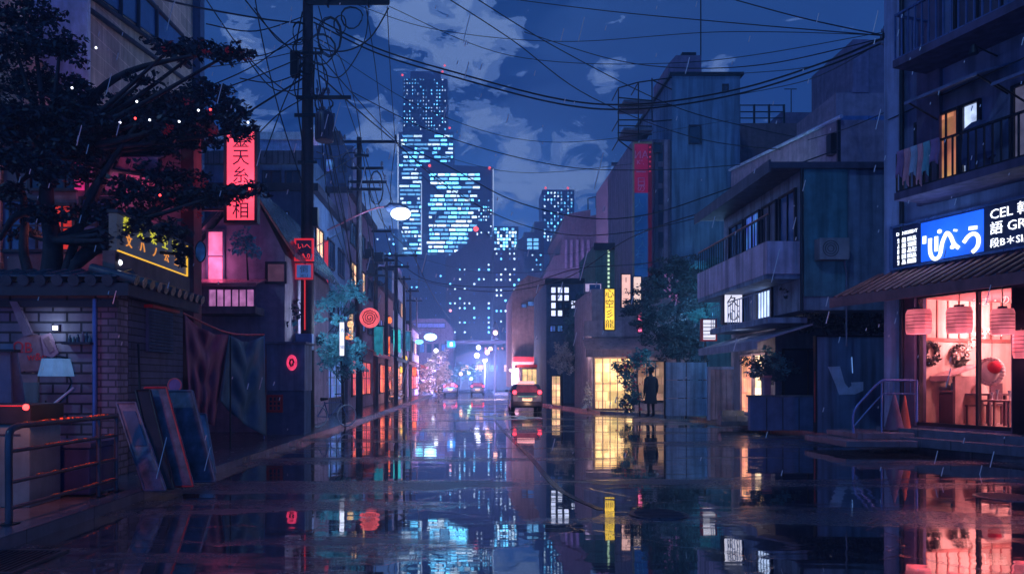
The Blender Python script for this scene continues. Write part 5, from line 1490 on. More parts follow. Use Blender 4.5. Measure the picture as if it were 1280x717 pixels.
for i, (x, mm, lab) in enumerate(((1118, mat('cone_plum', (.10, .07, .16), .5), 'dark plum cone standing behind the blue stair railing'), (1131, mat('cone_red', (.35, .08, .06), .45), 'slim red cone beside the dark plum one behind the railing'))):
    Y = 16.2; t = thing('tall_cone', lab, 'cone', (sx(x, Y), Y, .382)); X = sx(x, Y)
    MB().tube([(X, Y, .41), (X, Y, sz(490 if i == 0 else 494, Y))], [.2 if i == 0 else .13, .015], 16).build('body', mm, t)
    MB().cube(X - .22 + i * .07, X + .22 - i * .07, Y - .2, Y + .2, .382, .41).build('base', black_metal, t)

# big blue panel with a pale L mark
bp1 = thing('blue_panel', 'big dark blue hoarding panel with a pale angular mark', 'hoarding', (sx(1062, 19.3), 19.3, .115))
pf = front(19.3); q = pf.rect(1021, 421, 1112, 545)
MB().box(pf, q[0], q[1], -.08, 0, .12, q[3]).build('sheet', mat('hoarding_blue', (.10, .18, .38), .35, .35, 1, streak=.6), bp1)
m = MB(); m.box(pf, q[0] - .05, q[0], -.1, .03, .12, q[3] + .04); m.box(pf, q[0], q[1], -.1, .03, q[3], q[3] + .04); m.build('frame', black_metal, bp1)
MB().box(pf, q[0] - .055, q[0] - .051, -.02, .02, .4, q[3] - .9).build('edge_strip', red_trim, bp1)
K2 = 3.2
m = MB(); m.prism(pf, [(pf.pix(880 + x / K2, 380 + y / K2)[0], pf.pix(880 + x / K2, 380 + y / K2)[1]) for x, y in ((495, 250), (543, 248), (562, 315), (578, 335), (590, 325), (587, 312), (636, 310), (636, 345), (604, 360), (540, 362), (525, 320))], .003, .015)
m.build('pale_mark', mat('pale_mark', (.42, .52, .85), .5, .3, 2), bp1)
t = thing('fluorescent_tube', 'short white neon stroke on the blue hoarding above the mark', 'light', pf.pt(pf.pix(1065, 466)[0], .03, pf.pix(1065, 466)[1]))
a, b = pf.pix(1064, 446), pf.pix(1065, 466); MB().tube([pf.pt(a[0], .03, a[1]), pf.pt(b[0], .03, b[1])], .012, 6).build('tube', emit('soft_tube', (110, 160, 240), .7), t)

# low blue wall with planter and tree
lw_ = thing('low_wall', 'low dark blue panelled wall between the lit door and the hoarding', 'wall', (8.6, 20, .115))
wf = front(20.2); q = wf.rect(938, 496, 1019, 545)
MB().box(wf, q[0], q[1], -.2, 0, .116, q[3]).build('body', mat('lowwall_blue', (.07, .12, .30), .5), lw_)
MB().box(wf, q[0] - .03, q[1] + .02, -.23, .03, q[3] + .001, q[3] + .06).build('coping', kerbm, lw_)
m = MB()
for i in range(1, 4): u = q[0] + (q[1] - q[0]) * i / 4; m.box(wf, u - .012, u + .012, .001, .012, .12, q[3] - .02)
m.build('seam', dark_trim, lw_)
t = tree('potted_tree', 'small teal leafed tree in a pot behind the low blue wall', 20.9, [(962, 520), (962, 495), (960, 475)],
     [(948, 455, 20, 15, 0), (968, 450, 22, 17, 1), (984, 458, 16, 11, 0), (960, 468, 20, 10, 0), (945, 465, 12, 7, 1), (975, 468, 12, 9, 0)], [leaf_mid, leaf_teal], .10, 3.0, .6, .04, z0=.115)
a = P(962, 500, 20.9)
tag(MB().tube([(a.x, a.y, .12), (a.x, a.y, .2), (a.x, a.y, 1.05), (a.x, a.y, 1.1)], [.16, .18, .24, .25], 14).build('plant_pot', concrete, None), 'tall grey pot holding the small teal tree', 'plant pot')
t = thing('pillar_lamp', 'pink topped stone pillar beside the potted tree', 'pillar', (sx(962, 20.3), 20.3, .115))
a, b = sx(957, 20.33), sx(966, 20.33)
MB().cube(a, b, 20.45, 20.65, .116, sz(472, 20.5)).build('shaft', mauve_wall, t, bev=.01)
MB().cube(a - .02, b + .02, 20.43, 20.67, sz(472, 20.5) + .001, sz(469, 20.5)).build('cap', mat('pink_cap', (.5, .25, .3), .4), t)

# ================================================================ RIGHT, MIDDLE: balcony house
HX = 8.6; rf = rightwall(HX)
hs = thing('balcony_house', 'blue grey two storey house with curved balcony and lilac parapet', 'house', (9.5, 21.5, .115))
hw = mat('house_wall', (.17, .24, .42), .7, streak=.5)
y0h, y1h = 18.75, 24.6
ztop = 7.0; zmid = 3.35
MB().cube(HX, 13, y0h, y1h, zmid + .001, ztop).build('upper_wall', hw, hs)
MB().cube(HX + .35, 13, y0h + 2.5, y1h, .115, zmid).build('ground_wall', mat('house_ground', (.15, .15, .26), .75), hs)
m = MB(); m.cube(HX - .9, 13.1, y0h - .15, y1h + .2, ztop + .001, ztop + .16); m.cube(HX - .95, HX - .901, y0h - .2, y1h + .2, ztop - .12, ztop + .2); m.build('roof', mat('roof_slate', (.06, .06, .12), .5), hs)
MB().cube(HX + .02, 9.75, y0h - .06, y0h - .001, 3.7, ztop).build('teal_cladding', teal_wall, hs)
# balcony
pz0, pz1 = rf.rect(912, 308, 1000, 345, .8)[2:]
pz0, pz1 = 4.35, 5.25
m = MB(); m.cube(HX - .9, HX - .82, y0h + .05, y1h, 4.3, 5.15); m.cube(HX - .82, HX - .001, y0h + .05, y0h + .13, 4.3, 5.15); m.build('parapet', mat('lilac_parapet', (.42, .36, .62), .6, .3, 1.5, streak=.5), hs)
MB().cube(HX - .88, HX - .001, y0h + .14, y1h, 4.18, 4.299).build('balcony_floor', hw, hs)
m = MB(); fr = rightwall(HX); bars(m, fr, y0h + .1, y1h, .86, 5.16, 5.85, 26, .011, .02); m.build('balustrade', black_metal, hs)
MB().tube([(HX - .86, y0h + .1, 5.87), (HX - .86, y1h, 5.87)], .022, 6).build('handrail', mat('copper_rail', (.40, .14, .12), .3), hs)
for k, (a, b, mm) in enumerate(((19.1, 20.0, blue_glass), (20.3, 21.2, shutter_mat), (21.5, 22.5, emit('pane_soft', (60, 95, 185), .9, .4, 1.5, (.3, 1.8))), (22.8, 23.9, dark_glass))):
    window(hs, fr, (a, b, 5.0, 6.55), .002, mm, nx=2, frame=black_metal)
MB().tube([(HX - .06, y0h - .1, ztop), (HX - .06, y0h - .1, 5.3), (HX - .06, y0h - .1, 3.3)], .045, 8).build('downpipe', black_metal, hs)
# lower balcony with lit door
m = MB(); m.cube(HX - .7, HX + .34, 19.2, 23.9, 3.05, 3.2); m.build('lower_balcony_floor', hw, hs)
m = MB(); bars(m, fr, 19.2, 23.9, .66, 3.21, 3.95, 24, .009, .018); m.build('lower_balustrade', mat('rail_cyan', (.16, .26, .5), .3), hs)
q = (20.6, 21.6, 3.36, 4.12)
window(hs, fr, q, .002, emit('door_ice', (190, 215, 255), 1.3, .3, 2), nx=1, frame=black_metal, name='lit_door')
# shop awning
m = MB(); awn(m, fr, 18.8, 23.6, 3.0, 2.55, -.3, 1.15, .22); m.build('cloth_awning', mat('awning_grey', (.22, .24, .40), .6), hs)
# lit doorway and side window
fr2 = rightwall(HX + .35)
window(hs, fr2, (21.9, 22.7, .35, 2.3), .002, emit('door_cream', (255, 225, 185), 1.9, .25, 3, (.35, .6)), nx=1, frame=mauve_wall, name='lit_door')
window(hs, fr2, (22.9, 23.8, .5, 2.3), .002, emit('door_peach', (255, 170, 130), 1.3, .3, 3, (.35, .5)), nx=1, frame=mauve_wall, name='lit_door')
MB().cube(HX + .1, HX + .34, 21.7, 24, .116, .26).build('door_step', kerbm, hs)
lamp(hs, (HX - .3, 22.4, 1.9), 45, (1, .72, .5), .3)
window(hs, front(y0h + 2.5), (9.2, 10.6, .9, 2.4), .002, dark_glass, nx=2, frame=black_metal)
# entrance screens left of the lit door: gate and blue fence panels
t = thing('wooden_gate', 'mauve boarded gate between the blue fence and the lit door', 'gate', (8.2, 25.6, .115))
gf2 = front(25.5); q = gf2.rect(888, 458, 921, 525)
for i in range(5):
    u = q[0] + (q[1] - q[0]) * i / 5; MB().box(gf2, u + .01, u + (q[1] - q[0]) / 5 - .01, -.05, 0, .15, q[3] - .1).build('board', mat('gate_mauve', (.30, .24, .36), .6, streak=.5), t)
m = MB(); m.box(gf2, q[0] - .1, q[0], -.1, .03, .116, q[3]); m.box(gf2, q[1], q[1] + .08, -.1, .03, .116, q[3]); m.box(gf2, q[0], q[1], -.08, .02, q[3] - .09, q[3]); m.build('gate_frame', pale_pier, t)
t = thing('panel_fence', 'blue metal panel fence between the person and the mauve gate', 'fence', (7.9, 26.6, .115))
pf2 = front(26.6); q = pf2.rect(832, 452, 884, 525)
for i in range(2):
    for j in range(3):
        a = q[0] + (q[1] - q[0]) * i / 2; z = .2 + (q[3] - .2) * j / 3
        MB().box(pf2, a + .015, a + (q[1] - q[0]) / 2 - .015, -.05, 0, z + .015, z + (q[3] - .2) / 3 - .015).build('panel', mat('fence_blue', (.15, .25, .50), .45, streak=.5), t)
for i in range(3):
    a = q[0] + (q[1] - q[0]) * i / 2; MB().box(pf2, a - .04, a + .04, -.12, -.051, .116, q[3] + .05).build('post', black_metal, t)
t = thing('stair_flight', 'three dark steps with red riser at the left of the low blue wall', 'steps', (8.5, 23, .115))
for i in range(3): MB().cube(sx(897 + i * 5, 22.6), sx(935, 22.6), 22.3 + i * .3, 22.6 + i * .3 - .001, .116, .26 + i * .15).build('step', kerbm, t)

# slim dark annex right of the house with canopy
ax_ = thing('annex', 'dark mauve annex with slim red window between house and corner building', 'building', (11, 21.8, .115))
af = front(21.5); q = af.rect(1008, 262, 1125, 500)
MB().cube(9.9, 14.5, 21.5, 26, .115, sz(262, 21.5)).build('wall', mat('annex_wall', (.20, .17, .28), .75), ax_)
q = af.rect(1014, 322, 1110, 330); m = MB(); awn(m, af, q[0], q[1], q[3] + .1, q[2], .002, 1.2, .06); m.build('canopy', mat('canopy_dark', (.07, .08, .16), .5), ax_)
window(ax_, af, af.rect(1023, 337, 1029, 364), .002, emit('slim_red', (225, 75, 90), .9, .3, 3), nx=1, nz=2)
m = MB(); q = af.rect(1056, 268, 1106, 288); awn(m, af, q[0], q[1], q[3], q[2], .002, .9, .05); m.build('red_canopy', mat('canopy_red', (.40, .12, .14), .5), ax_)
# teal roof hut and upper blocks behind
tq = thing('teal_block', 'dark teal clad block rising above the annex', 'building', (13, 24, .115))
tf = front(27); q = tf.rect(1052, 150, 1120, 262)
MB().cube(q[0], q[1] + 3, 27, 32, .115, q[3]).build('wall', mat('teal_block_wall', (.05, .15, .22), .5, streak=.6), tq)
MB().cube(q[0] - .1, q[1] + 3, 26.9, 26.99, q[3] - .1, q[3] + .12).build('cornice', blue_metal, tq)
mb_ = thing('mauve_block', 'mauve house with long sloping pale edged roof behind the balcony house', 'building', (12, 28, .115))
X3 = 12.2
f3 = rightwall(X3)
ya, yb = f3.pix(1051, 200)[0], f3.pix(914, 200)[0]
za, zb_ = f3.pix(1051, 150)[1], f3.pix(914, 214)[1]
MB().prism(f3, [(ya, .115), (yb, .115), (yb, zb_), (ya, za)], -4, 0).build('wall', mauve_wall, mb_)
m = MB(); m.tube([f3.pt(ya - .2, .08, za + .05), f3.pt(yb, .08, zb_ + .05)], .07, 6); m.build('roof_edge', mat('edge_lilac', (.45, .5, .85), .4), mb_)
MB().box(f3, ya, ya + .08, .001, .1, za - 2.2, za).build('corner_trim', black_metal, mb_)
a = f3.pix(1043, 181); MB().box(f3, a[0] - .15, a[0] + .15, .001, .2, a[1] - .35, a[1] + .35).build('meter_box', black_metal, mb_)
window(mb_, f3, (ya + 6.2, ya + 10.5, f3.pix(945, 238)[1], f3.pix(945, 215)[1]), .002, blue_glass, nx=3)
rb = thing('rail_roof_block', 'low flat mauve block with roof railing behind the mauve house', 'building', (16, 42, .115))
f4 = front(40); q = f4.rect(925, 154, 1060, 300)
MB().cube(q[0], q[1], 40, 48, .115, q[3]).build('wall', brown_wall, rb)
q2 = f4.rect(986, 132, 1046, 154); MB().cube(q2[0], q2[1], 41, 46, q[3] + .001, q2[3]).build('roof_hut', purple_wall, rb)
q3 = f4.rect(925, 130, 981, 154); m = MB()
for z in (q3[2] + .35, q3[2] + .7, q3[3]): m.cube(q3[0], q3[1], 40.1, 40.15, z - .05, z)
for i in range(4): x = q3[0] + (q3[1] - q3[0]) * i / 3; m.cube(x - .04, x + .04, 40.05, 40.18, q3[2], q3[3])
m.build('roof_railing', black_metal, rb)
m = MB(); a = P(989, 112, 41); m.tube([(a.x, 41, q2[3]), (a.x, 41, a.z)], .03, 5); m.cube(a.x - .4, a.x + .3, 40.97, 41.0, a.z, a.z + .04); m.build('aerial', black_metal, rb)
cb_ = thing('stepped_block', 'stepped mauve tower block beside the corner of the tall shop building', 'tower', (16, 33, .115))
f5 = front(33)
for (a, b, c, d, nm, mm) in ((1045, 116, 1125, 160, 'lower_tier', mauve_wall), (1066, 50, 1125, 115.9, 'upper_tier', purple_wall)):
    q = f5.rect(a, b, c, d); MB().cube(q[0], q[1] + 2, 33, 37, .115 if nm == 'lower_tier' else q[2], q[3]).build(nm, mm, cb_)
q = f5.rect(1066, 50, 1085, 116); MB().cube(q[0] - .03, q[1], 32.95, 32.999, q[2], q[3]).build('front_strip', mat('strip_mauve', (.26, .20, .38), .7), cb_)

def air_con(label, fr, u, z, n):
    t = thing('air_conditioner', label, 'air conditioner', fr.pt(u, n, z))
    MB().box(fr, u - .38, u + .38, n + .03, n + .33, z, z + .55).build('case', concrete, t, bev=.01)
    m = MB()
    for r in (.08, .14, .2): m.tube([fr.pt(u - .1 + r * math.cos(k * PI / 10), n + .335, z + .28 + r * math.sin(k * PI / 10)) for k in range(20)], .008, 4, closed=True)
    m.build('fan_grille', black_metal, t)
    m = MB(); m.tube([fr.pt(u + .36, n + .1, z), fr.pt(u + .45, n + .04, z - .3), fr.pt(u + .45, n + .04, z - 2.2)], .025, 6); m.build('pipe', shutter_mat, t)
air_con('grey air conditioner on the annex wall right of the slim red window', af, 13.0 - .0, 2.9, 0)
air_con('grey air conditioner on the teal clad end of the balcony house', front(y0h - .06), 9.25, 4.6, 0)
air_con('grey air conditioner on the mauve house under its sloping roof', f3, ya + 3, za - 1.9, 0)
# ================================================================ RIGHT: tall blue building with banner sign
tB = thing('corner_tower', 'tall plain blue tower with rooftop tank and open stair cage', 'tower', (10.5, 38, .115))
TY = 36; tf2 = front(TY); q = tf2.rect(840, 95, 925, 500)
MB().cube(q[0], q[1], TY, TY + 8, .115, q[3]).build('wall', mat('tower_blue', (.12, .22, .42), .7, .3, .6, streak=.5), tB)
m = MB(); m.cube(q[0] - .15, q[1] + .15, TY - .15, TY + 8.1, q[3] + .001, q[3] + .14); m.build('parapet', black_metal, tB)
q1 = tf2.rect(793, 172, 839.7, 500); MB().cube(q1[0], q1[1], TY + .3, TY + 7, .115, q1[3]).build('stair_wing', mat('wing_mauve', (.24, .20, .34), .75, streak=.5), tB)
for (x0, x1, mm) in ((818, 822, shutter_mat), (829, 834, mauve_wall)):
    w_ = front(TY + .3).rect(x0, 176, x1, 420); MB().box(front(TY + .3), w_[0], w_[1], .001, .12, w_[2], w_[3]).build('pilaster', mm, tB)
for k in range(5):
    w_ = front(TY + .3).rect(821, 182 + k * 27, 829, 196 + k * 27 + 6); MB().box(front(TY + .3), w_[0] + .02, w_[1] - .02, .001, .05, w_[2], w_[3]).build('window', dark_glass, tB)
for r_ in ((862, 158, 875, 179), (904, 107, 909, 114), (818, 180, 826, 190)):
    window(tB, tf2, tf2.rect(*r_), .002, dark_glass, nx=1, t=.06)
q = tf2.rect(842, 58, 884.5, 95)
tk = MB(); tk.prism(front(TY + 1), [(q[0], q[2] + .142), (q[1], q[2] + .142), (q[1], q[3]), (q[0] + .4, q[3]), (q[0], q[3] - .45)], -3, 0)
tk = tk.build('tank_house', purple_wall, tB)
w_ = tf2.rect(860, 54, 878, 58); MB().cube(w_[0], w_[1], TY + 1, TY + 2.5, q[3] + .001, q[3] + .16).build('hatch', black_metal, tk)
m = MB(); a = sx(885.5, TY); m.tube([(a, TY + 1.2, q[2]), (a, TY + 1.2, q[3] + 3)], .035, 6); m.build('aerial', black_metal, tB)
# stair cage on the left
m = MB()
for (x0, y0_, x1, y1_) in ((773, 110, 773, 175), (798, 103, 798, 180), (815, 98, 815, 152), (773, 110, 798, 103), (798, 103, 840, 97), (773, 122, 815, 126), (773, 133, 840, 131), (773, 150, 815, 150), (773, 157, 815, 158), (772, 166, 815, 168), (773, 175, 793, 190), (815, 100, 840, 112), (815, 152, 840, 150), (773, 175, 815, 178)):
    m.tube([P(x0, y0_, TY - .2), P(x1, y1_, TY - .2)], .035, 5)
    if x0 == x1: m.tube([P(x0, y0_, TY + 1.4), P(x1, y1_, TY + 1.4)], .035, 5)
for (x, y) in ((773, 110), (798, 103), (773, 175), (798, 178), (773, 150)): m.tube([P(x, y, TY - .2), P(x, y, TY - .2) + V((0, 1.6, 0))], .03, 5)
m.build('stair_cage', black_metal, tB)
m = MB(); q = front(TY + .6).rect(776, 128, 812, 134); m.cube(q[0], q[1], TY - .1, TY + 1.5, q[2] - .02, q[2] + .1); m.build('landing', shutter_mat, tB); m = MB(); q = front(TY + .6).rect(776, 166, 812, 168); m.cube(q[0], q[1], TY - .1, TY + 1.5, q[2] - .02, q[2] + .1); m.build('landing', shutter_mat, tB)
# long banner sign
bs = thing('long_banner_sign', 'long vertical sign, magenta above and blue below, on the tall blue tower', 'sign', (8.2, 35.5, 7))
bf2 = front(35.4); q = bf2.rect(793, 180, 815, 345); qa = bf2.rect(793, 180, 810, 241); qb = bf2.rect(793, 241, 810, 345)
MB().box(bf2, qa[0], qa[1], -.25, 0, qa[2], qa[3]).build('magenta_panel', emit('banner_magenta', (150, 22, 82), .32, .2, .8), bs)
MB().box(bf2, qb[0], qb[1], -.25, 0, qb[2], qb[3] - .001).build('blue_panel', emit('banner_blue', (22, 66, 135), .5, .35, .6), bs)
qc = bf2.rect(810, 180, 815, 345); MB().box(bf2, qc[0] + .001, qc[1], -.25, -.02, qc[2], qc[3]).build('side_strip', emit('banner_side', (95, 18, 55), .25, .2), bs)
m = MB(); m.box(bf2, qa[0] - .05, qa[0], -.28, .03, qb[2] - .1, qa[3] + .1); m.box(bf2, qa[0], qc[1], -.28, .03, qa[3] + .001, qa[3] + .1); m.build('frame', mat('brass_frame', (.28, .2, .15), .4), bs)
m = MB(); xc = (qa[0] + qa[1]) / 2
for s_, y, sz_ in (('ИА', 194, .5), ('K", ', 203, .3), ('ー', 216, .6), ('日', 228, .5), ('の', 236, .42)): m.text(bf2, s_, xc, sz(y, 35.4), .004, sz_)
m.build('lettering', mat('letter_mauve', (.5, .25, .5), .6), bs)
m = MB()
for y in (255, 275, 292, 306, 318, 330):
    m.text(bf2, random.choice('人川石刀上ノ'), xc + rnd(-.1, .1), sz(y, 35.4), .004, .45)
m.build('blue_lettering', mat('letter_blue', (.12, .3, .55), .6), bs)
m = MB()
for i in range(6): a = bf2.pix(812.5, 184 + i * 6); m.disc(bf2, a[0], a[1], .04, -.019, .01)
m.build('bulb_row', emit('bulb_dull', (190, 50, 90), .6), bs)

# white lit sign and small lit box
t, fr, q = hang_sign('vertical_sign', 'bright white lit sign with black brush characters beside the balcony house', 22.4, 903, 350, 930, 405, e_sign_white, '寿久心', 3, size=.95)
lamp(t, (q[0] + .3, 21.9, q[2] - .2), 18, (.8, .85, 1), .3)
t, fr, q = hang_sign('lit_box_sign', 'small white slatted sign box with red rim left of the white sign', 24.2, 877, 398, 896, 426, e_sign_white, None, 1, frame=red_trim)
m = MB()
for i in range(5): z = q[2] + (q[3] - q[2]) * (i + .8) / 6.2; m.box(fr, q[0] + .06, q[1] - .06, .001, .015, z - .012, z + .012)
m.build('slat_line', ink, t)
lamp(t, P(900, 385, 26.5), 480, (.4, .9, 1), .3)  # added fill for the teal tree and pine, not the box's own light

# ================================================================ RIGHT: lit shop under the awning, signs, trees, person
ls_ = thing('lit_shop', 'shop with long mauve awning and glowing cream windows past the person', 'shop', (7.4, 35, .115))
SY = 34; sf = front(SY)
def sq(*a): return sf.rect(*a)
q = sq(741, 345, 838, 520)
MB().cube(q[0], q[1] + 1, SY + .3, SY + 6, .115, sz(360, SY)).build('wall', mat('shop_wall', (.28, .22, .34), .75), ls_)
q = sq(744, 446, 790, 511)
window(ls_, front(SY + .3), front(SY + .3).rect(744, 448, 790, 510), .002, e_warm, nx=5, nz=2, frame=mat('shop_frame', (.25, .15, .14), .5), name='shop_window', bar=.04)
window(ls_, front(SY + .3), front(SY + .3).rect(797, 452, 830, 500), .002, emit('window_warm_dim', (170, 130, 110), .7, .5, 2, (.5, .4)), nx=3)
q = sq(728, 424, 836, 447); m = MB(); awn(m, sf, q[0], q[1], q[3] + .1, q[2] + .35, -.31, 1.0, .35); m.build('cloth_awning', mat('awning_mauve', (.32, .2, .28), .5), ls_)
MB().box(sf, q[0] + .1, q[1], -.28, -.2, q[3] + .15, q[3] + .9).build('fascia_board', mauve_wall, ls_)
lamp(ls_, (sx(767, SY), SY - .8, 2.2), 170, (1, .75, .5), .5)
lamp(ls_, (sx(730, SY), SY + 1, 3), 60, (1, .7, .55), .4)
gb2 = thing('green_block', 'narrow dark green block behind the shop signs', 'building', (9, 42, .115))
q = front(41).rect(744, 306, 795, 500); MB().cube(q[0], q[1] + 1.5, 41, 47, .115, q[3]).build('wall', green_wall, gb2)
MB().cube(q[0] - .1, q[1] + 1.5, 40.9, 40.99, q[3] - .3, q[3] + .1).build('cornice', dark_trim, gb2)
m = front(41)
for k in range(9): w_ = m.rect(759.5, 313 + k * 5.4, 761.8, 316 + k * 5.4); MB().box(m, w_[0], w_[1], .01, .04, w_[2], w_[3]).build('stair_light', emit('stair_green', (190, 225, 190), 1.1), gb2)
t, fr, q = hang_sign('vertical_sign', 'yellow lit sign with black characters by the mauve awning', 32.6, 755, 360, 769, 413, e_yellow, '心空彡龍', 4, size=1.0)
lamp(t, (q[0], 32.1, q[2] + .6), 20, (1, .8, .4), .3)
t, fr, q = hang_sign('vertical_sign', 'pale pink lit sign with dark characters right of the yellow one', 33.2, 776, 342, 789, 385, emit('sign_peach', (245, 190, 180), 1.0, .15, 2), '12王', 3, size=.85)
t, fr, q = hang_sign('vertical_sign', 'narrow cream lit sign at the right of the pale pink one', 33.6, 791, 345, 802, 383, emit('sign_cream', (240, 205, 195), 1.0, .2, 2), '旦', 1, size=.7)
t, fr, q = hang_sign('screen_sign', 'pale box sign with a small dark screen above the street', 38, 730, 353, 753, 366, emit('sign_lilac', (190, 170, 215), .75, .2), None, 1, frame=shutter_mat)
MB().box(fr, q[0] + .28, q[1] - .12, .002, .03, q[2] + .14, q[3] - .1).build('screen', blue_glass, t)
hang_sign('pink_sign', 'small magenta lit sign between the pale pink sign and the pine', 34, 797, 390, 803, 415, e_pink, None, 1, frame=red_trim)
# dark pine shaped tree and teal tree behind, red flowers
tree('pine_tree', 'dark layered pine tree spreading over the person', 29.5, [(852, 512), (850, 470), (846, 420), (850, 360)],
     [(848, 332, 26, 15, 0), (828, 345, 24, 14, 0), (864, 344, 22, 15, 0), (845, 360, 42, 18, 0), (838, 425, 34, 14, 0), (862, 415, 26, 16, 0), (815, 368, 24, 10, 0), (800, 380, 22, 9, 0), (790, 388, 16, 8, 0), (822, 395, 34, 12, 0), (860, 380, 24, 14, 0), (808, 405, 24, 10, 0), (840, 412, 28, 12, 0),
      (858, 435, 24, 18, 0), (870, 460, 18, 16, 0), (838, 440, 18, 12, 0), (850, 400, 10, 7, 1), (838, 392, 9, 6, 1)], [leaf_dark, mat('leaf_lilac', (.35, .40, .65), .5, .4, 2, 0, streak=0)], .13, 4.2, .7, .13, z0=.115)
tree('leafy_tree', 'bright teal tree behind the dark pine', 33.5, [(880, 500), (882, 450), (880, 400)],
     [(880, 345, 22, 20, 0), (892, 362, 18, 18, 0), (875, 375, 24, 20, 0), (893, 388, 14, 14, 0), (866, 352, 14, 16, 0), (870, 395, 18, 14, 0), (890, 330, 12, 10, 1)], [leaf_teal, leaf_mid], .15, 3.0, .6, .1, z0=.115)
t = tree('flowering_bush', 'dark leafy bush dotted with red flowers left of the person', 28.6, [(800, 520), (798, 490), (795, 470)],
     [(795, 452, 24, 14, 0), (780, 462, 16, 12, 0), (804, 444, 14, 10, 0), (786, 478, 13, 18, 0), (784, 502, 12, 16, 0), (794, 498, 8, 12, 0)], [leaf_mid], .12, 3.2, .6, .04, cat='bush', z0=.115)
m = MB()
for _ in range(46):
    x = rnd(770, 806); y = rnd(438, 512); c = P(x, y, 28.0)
    for k in range(5): m.leaf(c + V((rnd(-.04, .04), rnd(-.04, .04), rnd(-.04, .04))), .08)
m.build('flowers', leaf_red, t)
m = MB()
for _ in range(26):
    c = P(rnd(826, 850), rnd(340, 380), 28.9)
    for k in range(4): m.leaf(c + V((rnd(-.05, .05), 0, rnd(-.05, .05))), .08)
tag(m.build('blossom_spray', mat('pink_blossom', (.6, .12, .3), .5), None), 'pink blossoms caught in the dark pine above the person', 'blossoms')
tree('street_tree', 'dark teal tree beside the blue office with lit windows', 42, [(722, 512), (722, 470), (720, 430)],
     [(720, 400, 16, 26, 0), (728, 425, 12, 24, 0), (714, 430, 14, 22, 0), (722, 455, 14, 20, 0), (730, 470, 10, 16, 0), (724, 380, 10, 14, 0)], [leaf_mid], .2, 2.2, .6, .1, z0=.115)
tree('lit_tree', 'pale lamp lit tree before the blue office', 40, [(703, 512), (703, 480), (702, 460)],
     [(702, 438, 14, 12, 0), (694, 450, 10, 10, 0), (711, 448, 10, 11, 0), (703, 458, 15, 9, 0)], [mat('leaf_silver', (.40, .40, .48), .5, .4, 2, 0, streak=0)], .15, 2.0, .6, .06, z0=.115)
tree('shrub', 'small pale flowering shrub under the mauve awning', 33.0, [(735, 514), (735, 500)], [(735, 490, 7, 12, 0), (735, 503, 7, 10, 0)], [leaf_pale], .12, 1.8, .6, .03, cat='shrub', z0=.115)
tree('wall_tree', 'dark leafy branch leaning down in front of the annex', 19.9, [(1045, 520), (1040, 440), (1020, 390), (1005, 360)],
     [(998, 352, 14, 9, 0), (990, 366, 12, 9, 0), (1010, 362, 15, 12, 0), (1000, 380, 18, 10, 0), (1020, 380, 16, 12, 0), (1012, 396, 16, 9, 0), (1032, 398, 18, 10, 0), (1040, 408, 16, 8, 0), (1008, 412, 9, 6, 0)], [leaf_dark], .13, 2.0, .5, .05, z0=.115)
tree('wall_tree', 'dark leafy clump over the top of the blue hoarding', 19.8, [(1090, 520), (1090, 440), (1088, 410)],
     [(1085, 385, 16, 10, 0), (1072, 398, 16, 10, 0), (1098, 400, 18, 14, 0), (1060, 410, 16, 8, 0), (1085, 412, 26, 9, 0)], [leaf_dark], .13, 2.0, .5, .05, z0=.115)

# ================================================================ FAR END OF THE STREET
random.seed(33)
ob = thing('office_block', 'dark blue office block with lit square windows right of the road', 'building', (6.5, 46, .115))
f = front(45); q = f.rect(683, 352, 744, 515); MB().cube(q[0], q[1] + 1, 45, 54, .115, q[3]).build('wall', deep_wall, ob)
MB().cube(q[0] - .1, q[1] + 1.1, 44.85, 44.99, q[3] - .15, q[3] + .2).build('parapet', black_metal, ob)
e_off = emit('office_lit', (205, 215, 250), 1.4, .2, 1)
for i in range(3):
    for j in range(4):
        lit = (i, j) in ((0, 0), (1, 0), (0, 1), (1, 1), (2, 1), (0, 2), (0, 3), (1, 3)) or (i, j) == (2, 0)
        window(ob, f, f.rect(689 + i * 8.2, 359 + j * 9.6, 694.5 + i * 8.2, 366 + j * 9.6), .002, e_off if lit else dark_glass, nx=1, t=.05)
window(ob, f, f.rect(714, 376, 720, 380), .002, e_off, nx=2, t=.04); window(ob, f, f.rect(714, 381.5, 720, 385), .002, e_off, nx=2, t=.04)
for (a, b) in ((688, 694), (697, 703)): window(ob, f, f.rect(a, 407, b, 414), .002, e_dim, nx=2, t=.05)
window(ob, f, f.rect(690, 470, 700, 512), .002, shop_mats[1], nx=2, t=.06, name='shop_window')
t = thing('brown_slab_building', 'brown building with slanting top and blue strip windows beside the road', 'building', (5, 62, .115))
f = front(60)
def pp(fr, pts): return [fr.pix(x, y) for x, y in pts]
MB().prism(f, pp(f, [(640, 484), (640, 366), (650, 352), (660, 344), (687, 350), (692, 484)]), -10, 0).build('wall', brown_wall, t)
for (a, b, c, d) in ((652, 380, 658, 384), (660, 377, 668, 382), (670, 374, 678, 379)): window(t, f, f.rect(a, b, c, d), .002, e_dim, nx=1, t=.04)
MB().box(f, *f.rect(641, 446, 690, 452)[:2], .002, .8, *f.rect(641, 446, 690, 452)[2:]).build('canopy', red_trim, t)
t = thing('corner_kiosk', 'small bright cream kiosk with red roof just beyond the car', 'kiosk', (4, 55, .115))
f = front(52); q = f.rect(651, 459, 674, 498); MB().cube(q[0], q[1], 52, 54, .115, q[3]).build('wall', mauve_wall, t)
window(t, f, f.rect(653, 461, 671, 484), .002, e_warm, nx=3, t=.05, name='lit_window')
MB().cube(q[0] - .3, q[1] + .3, 51.4, 54.2, q[3] + .001, q[3] + .2).build('roof', red_trim, t)
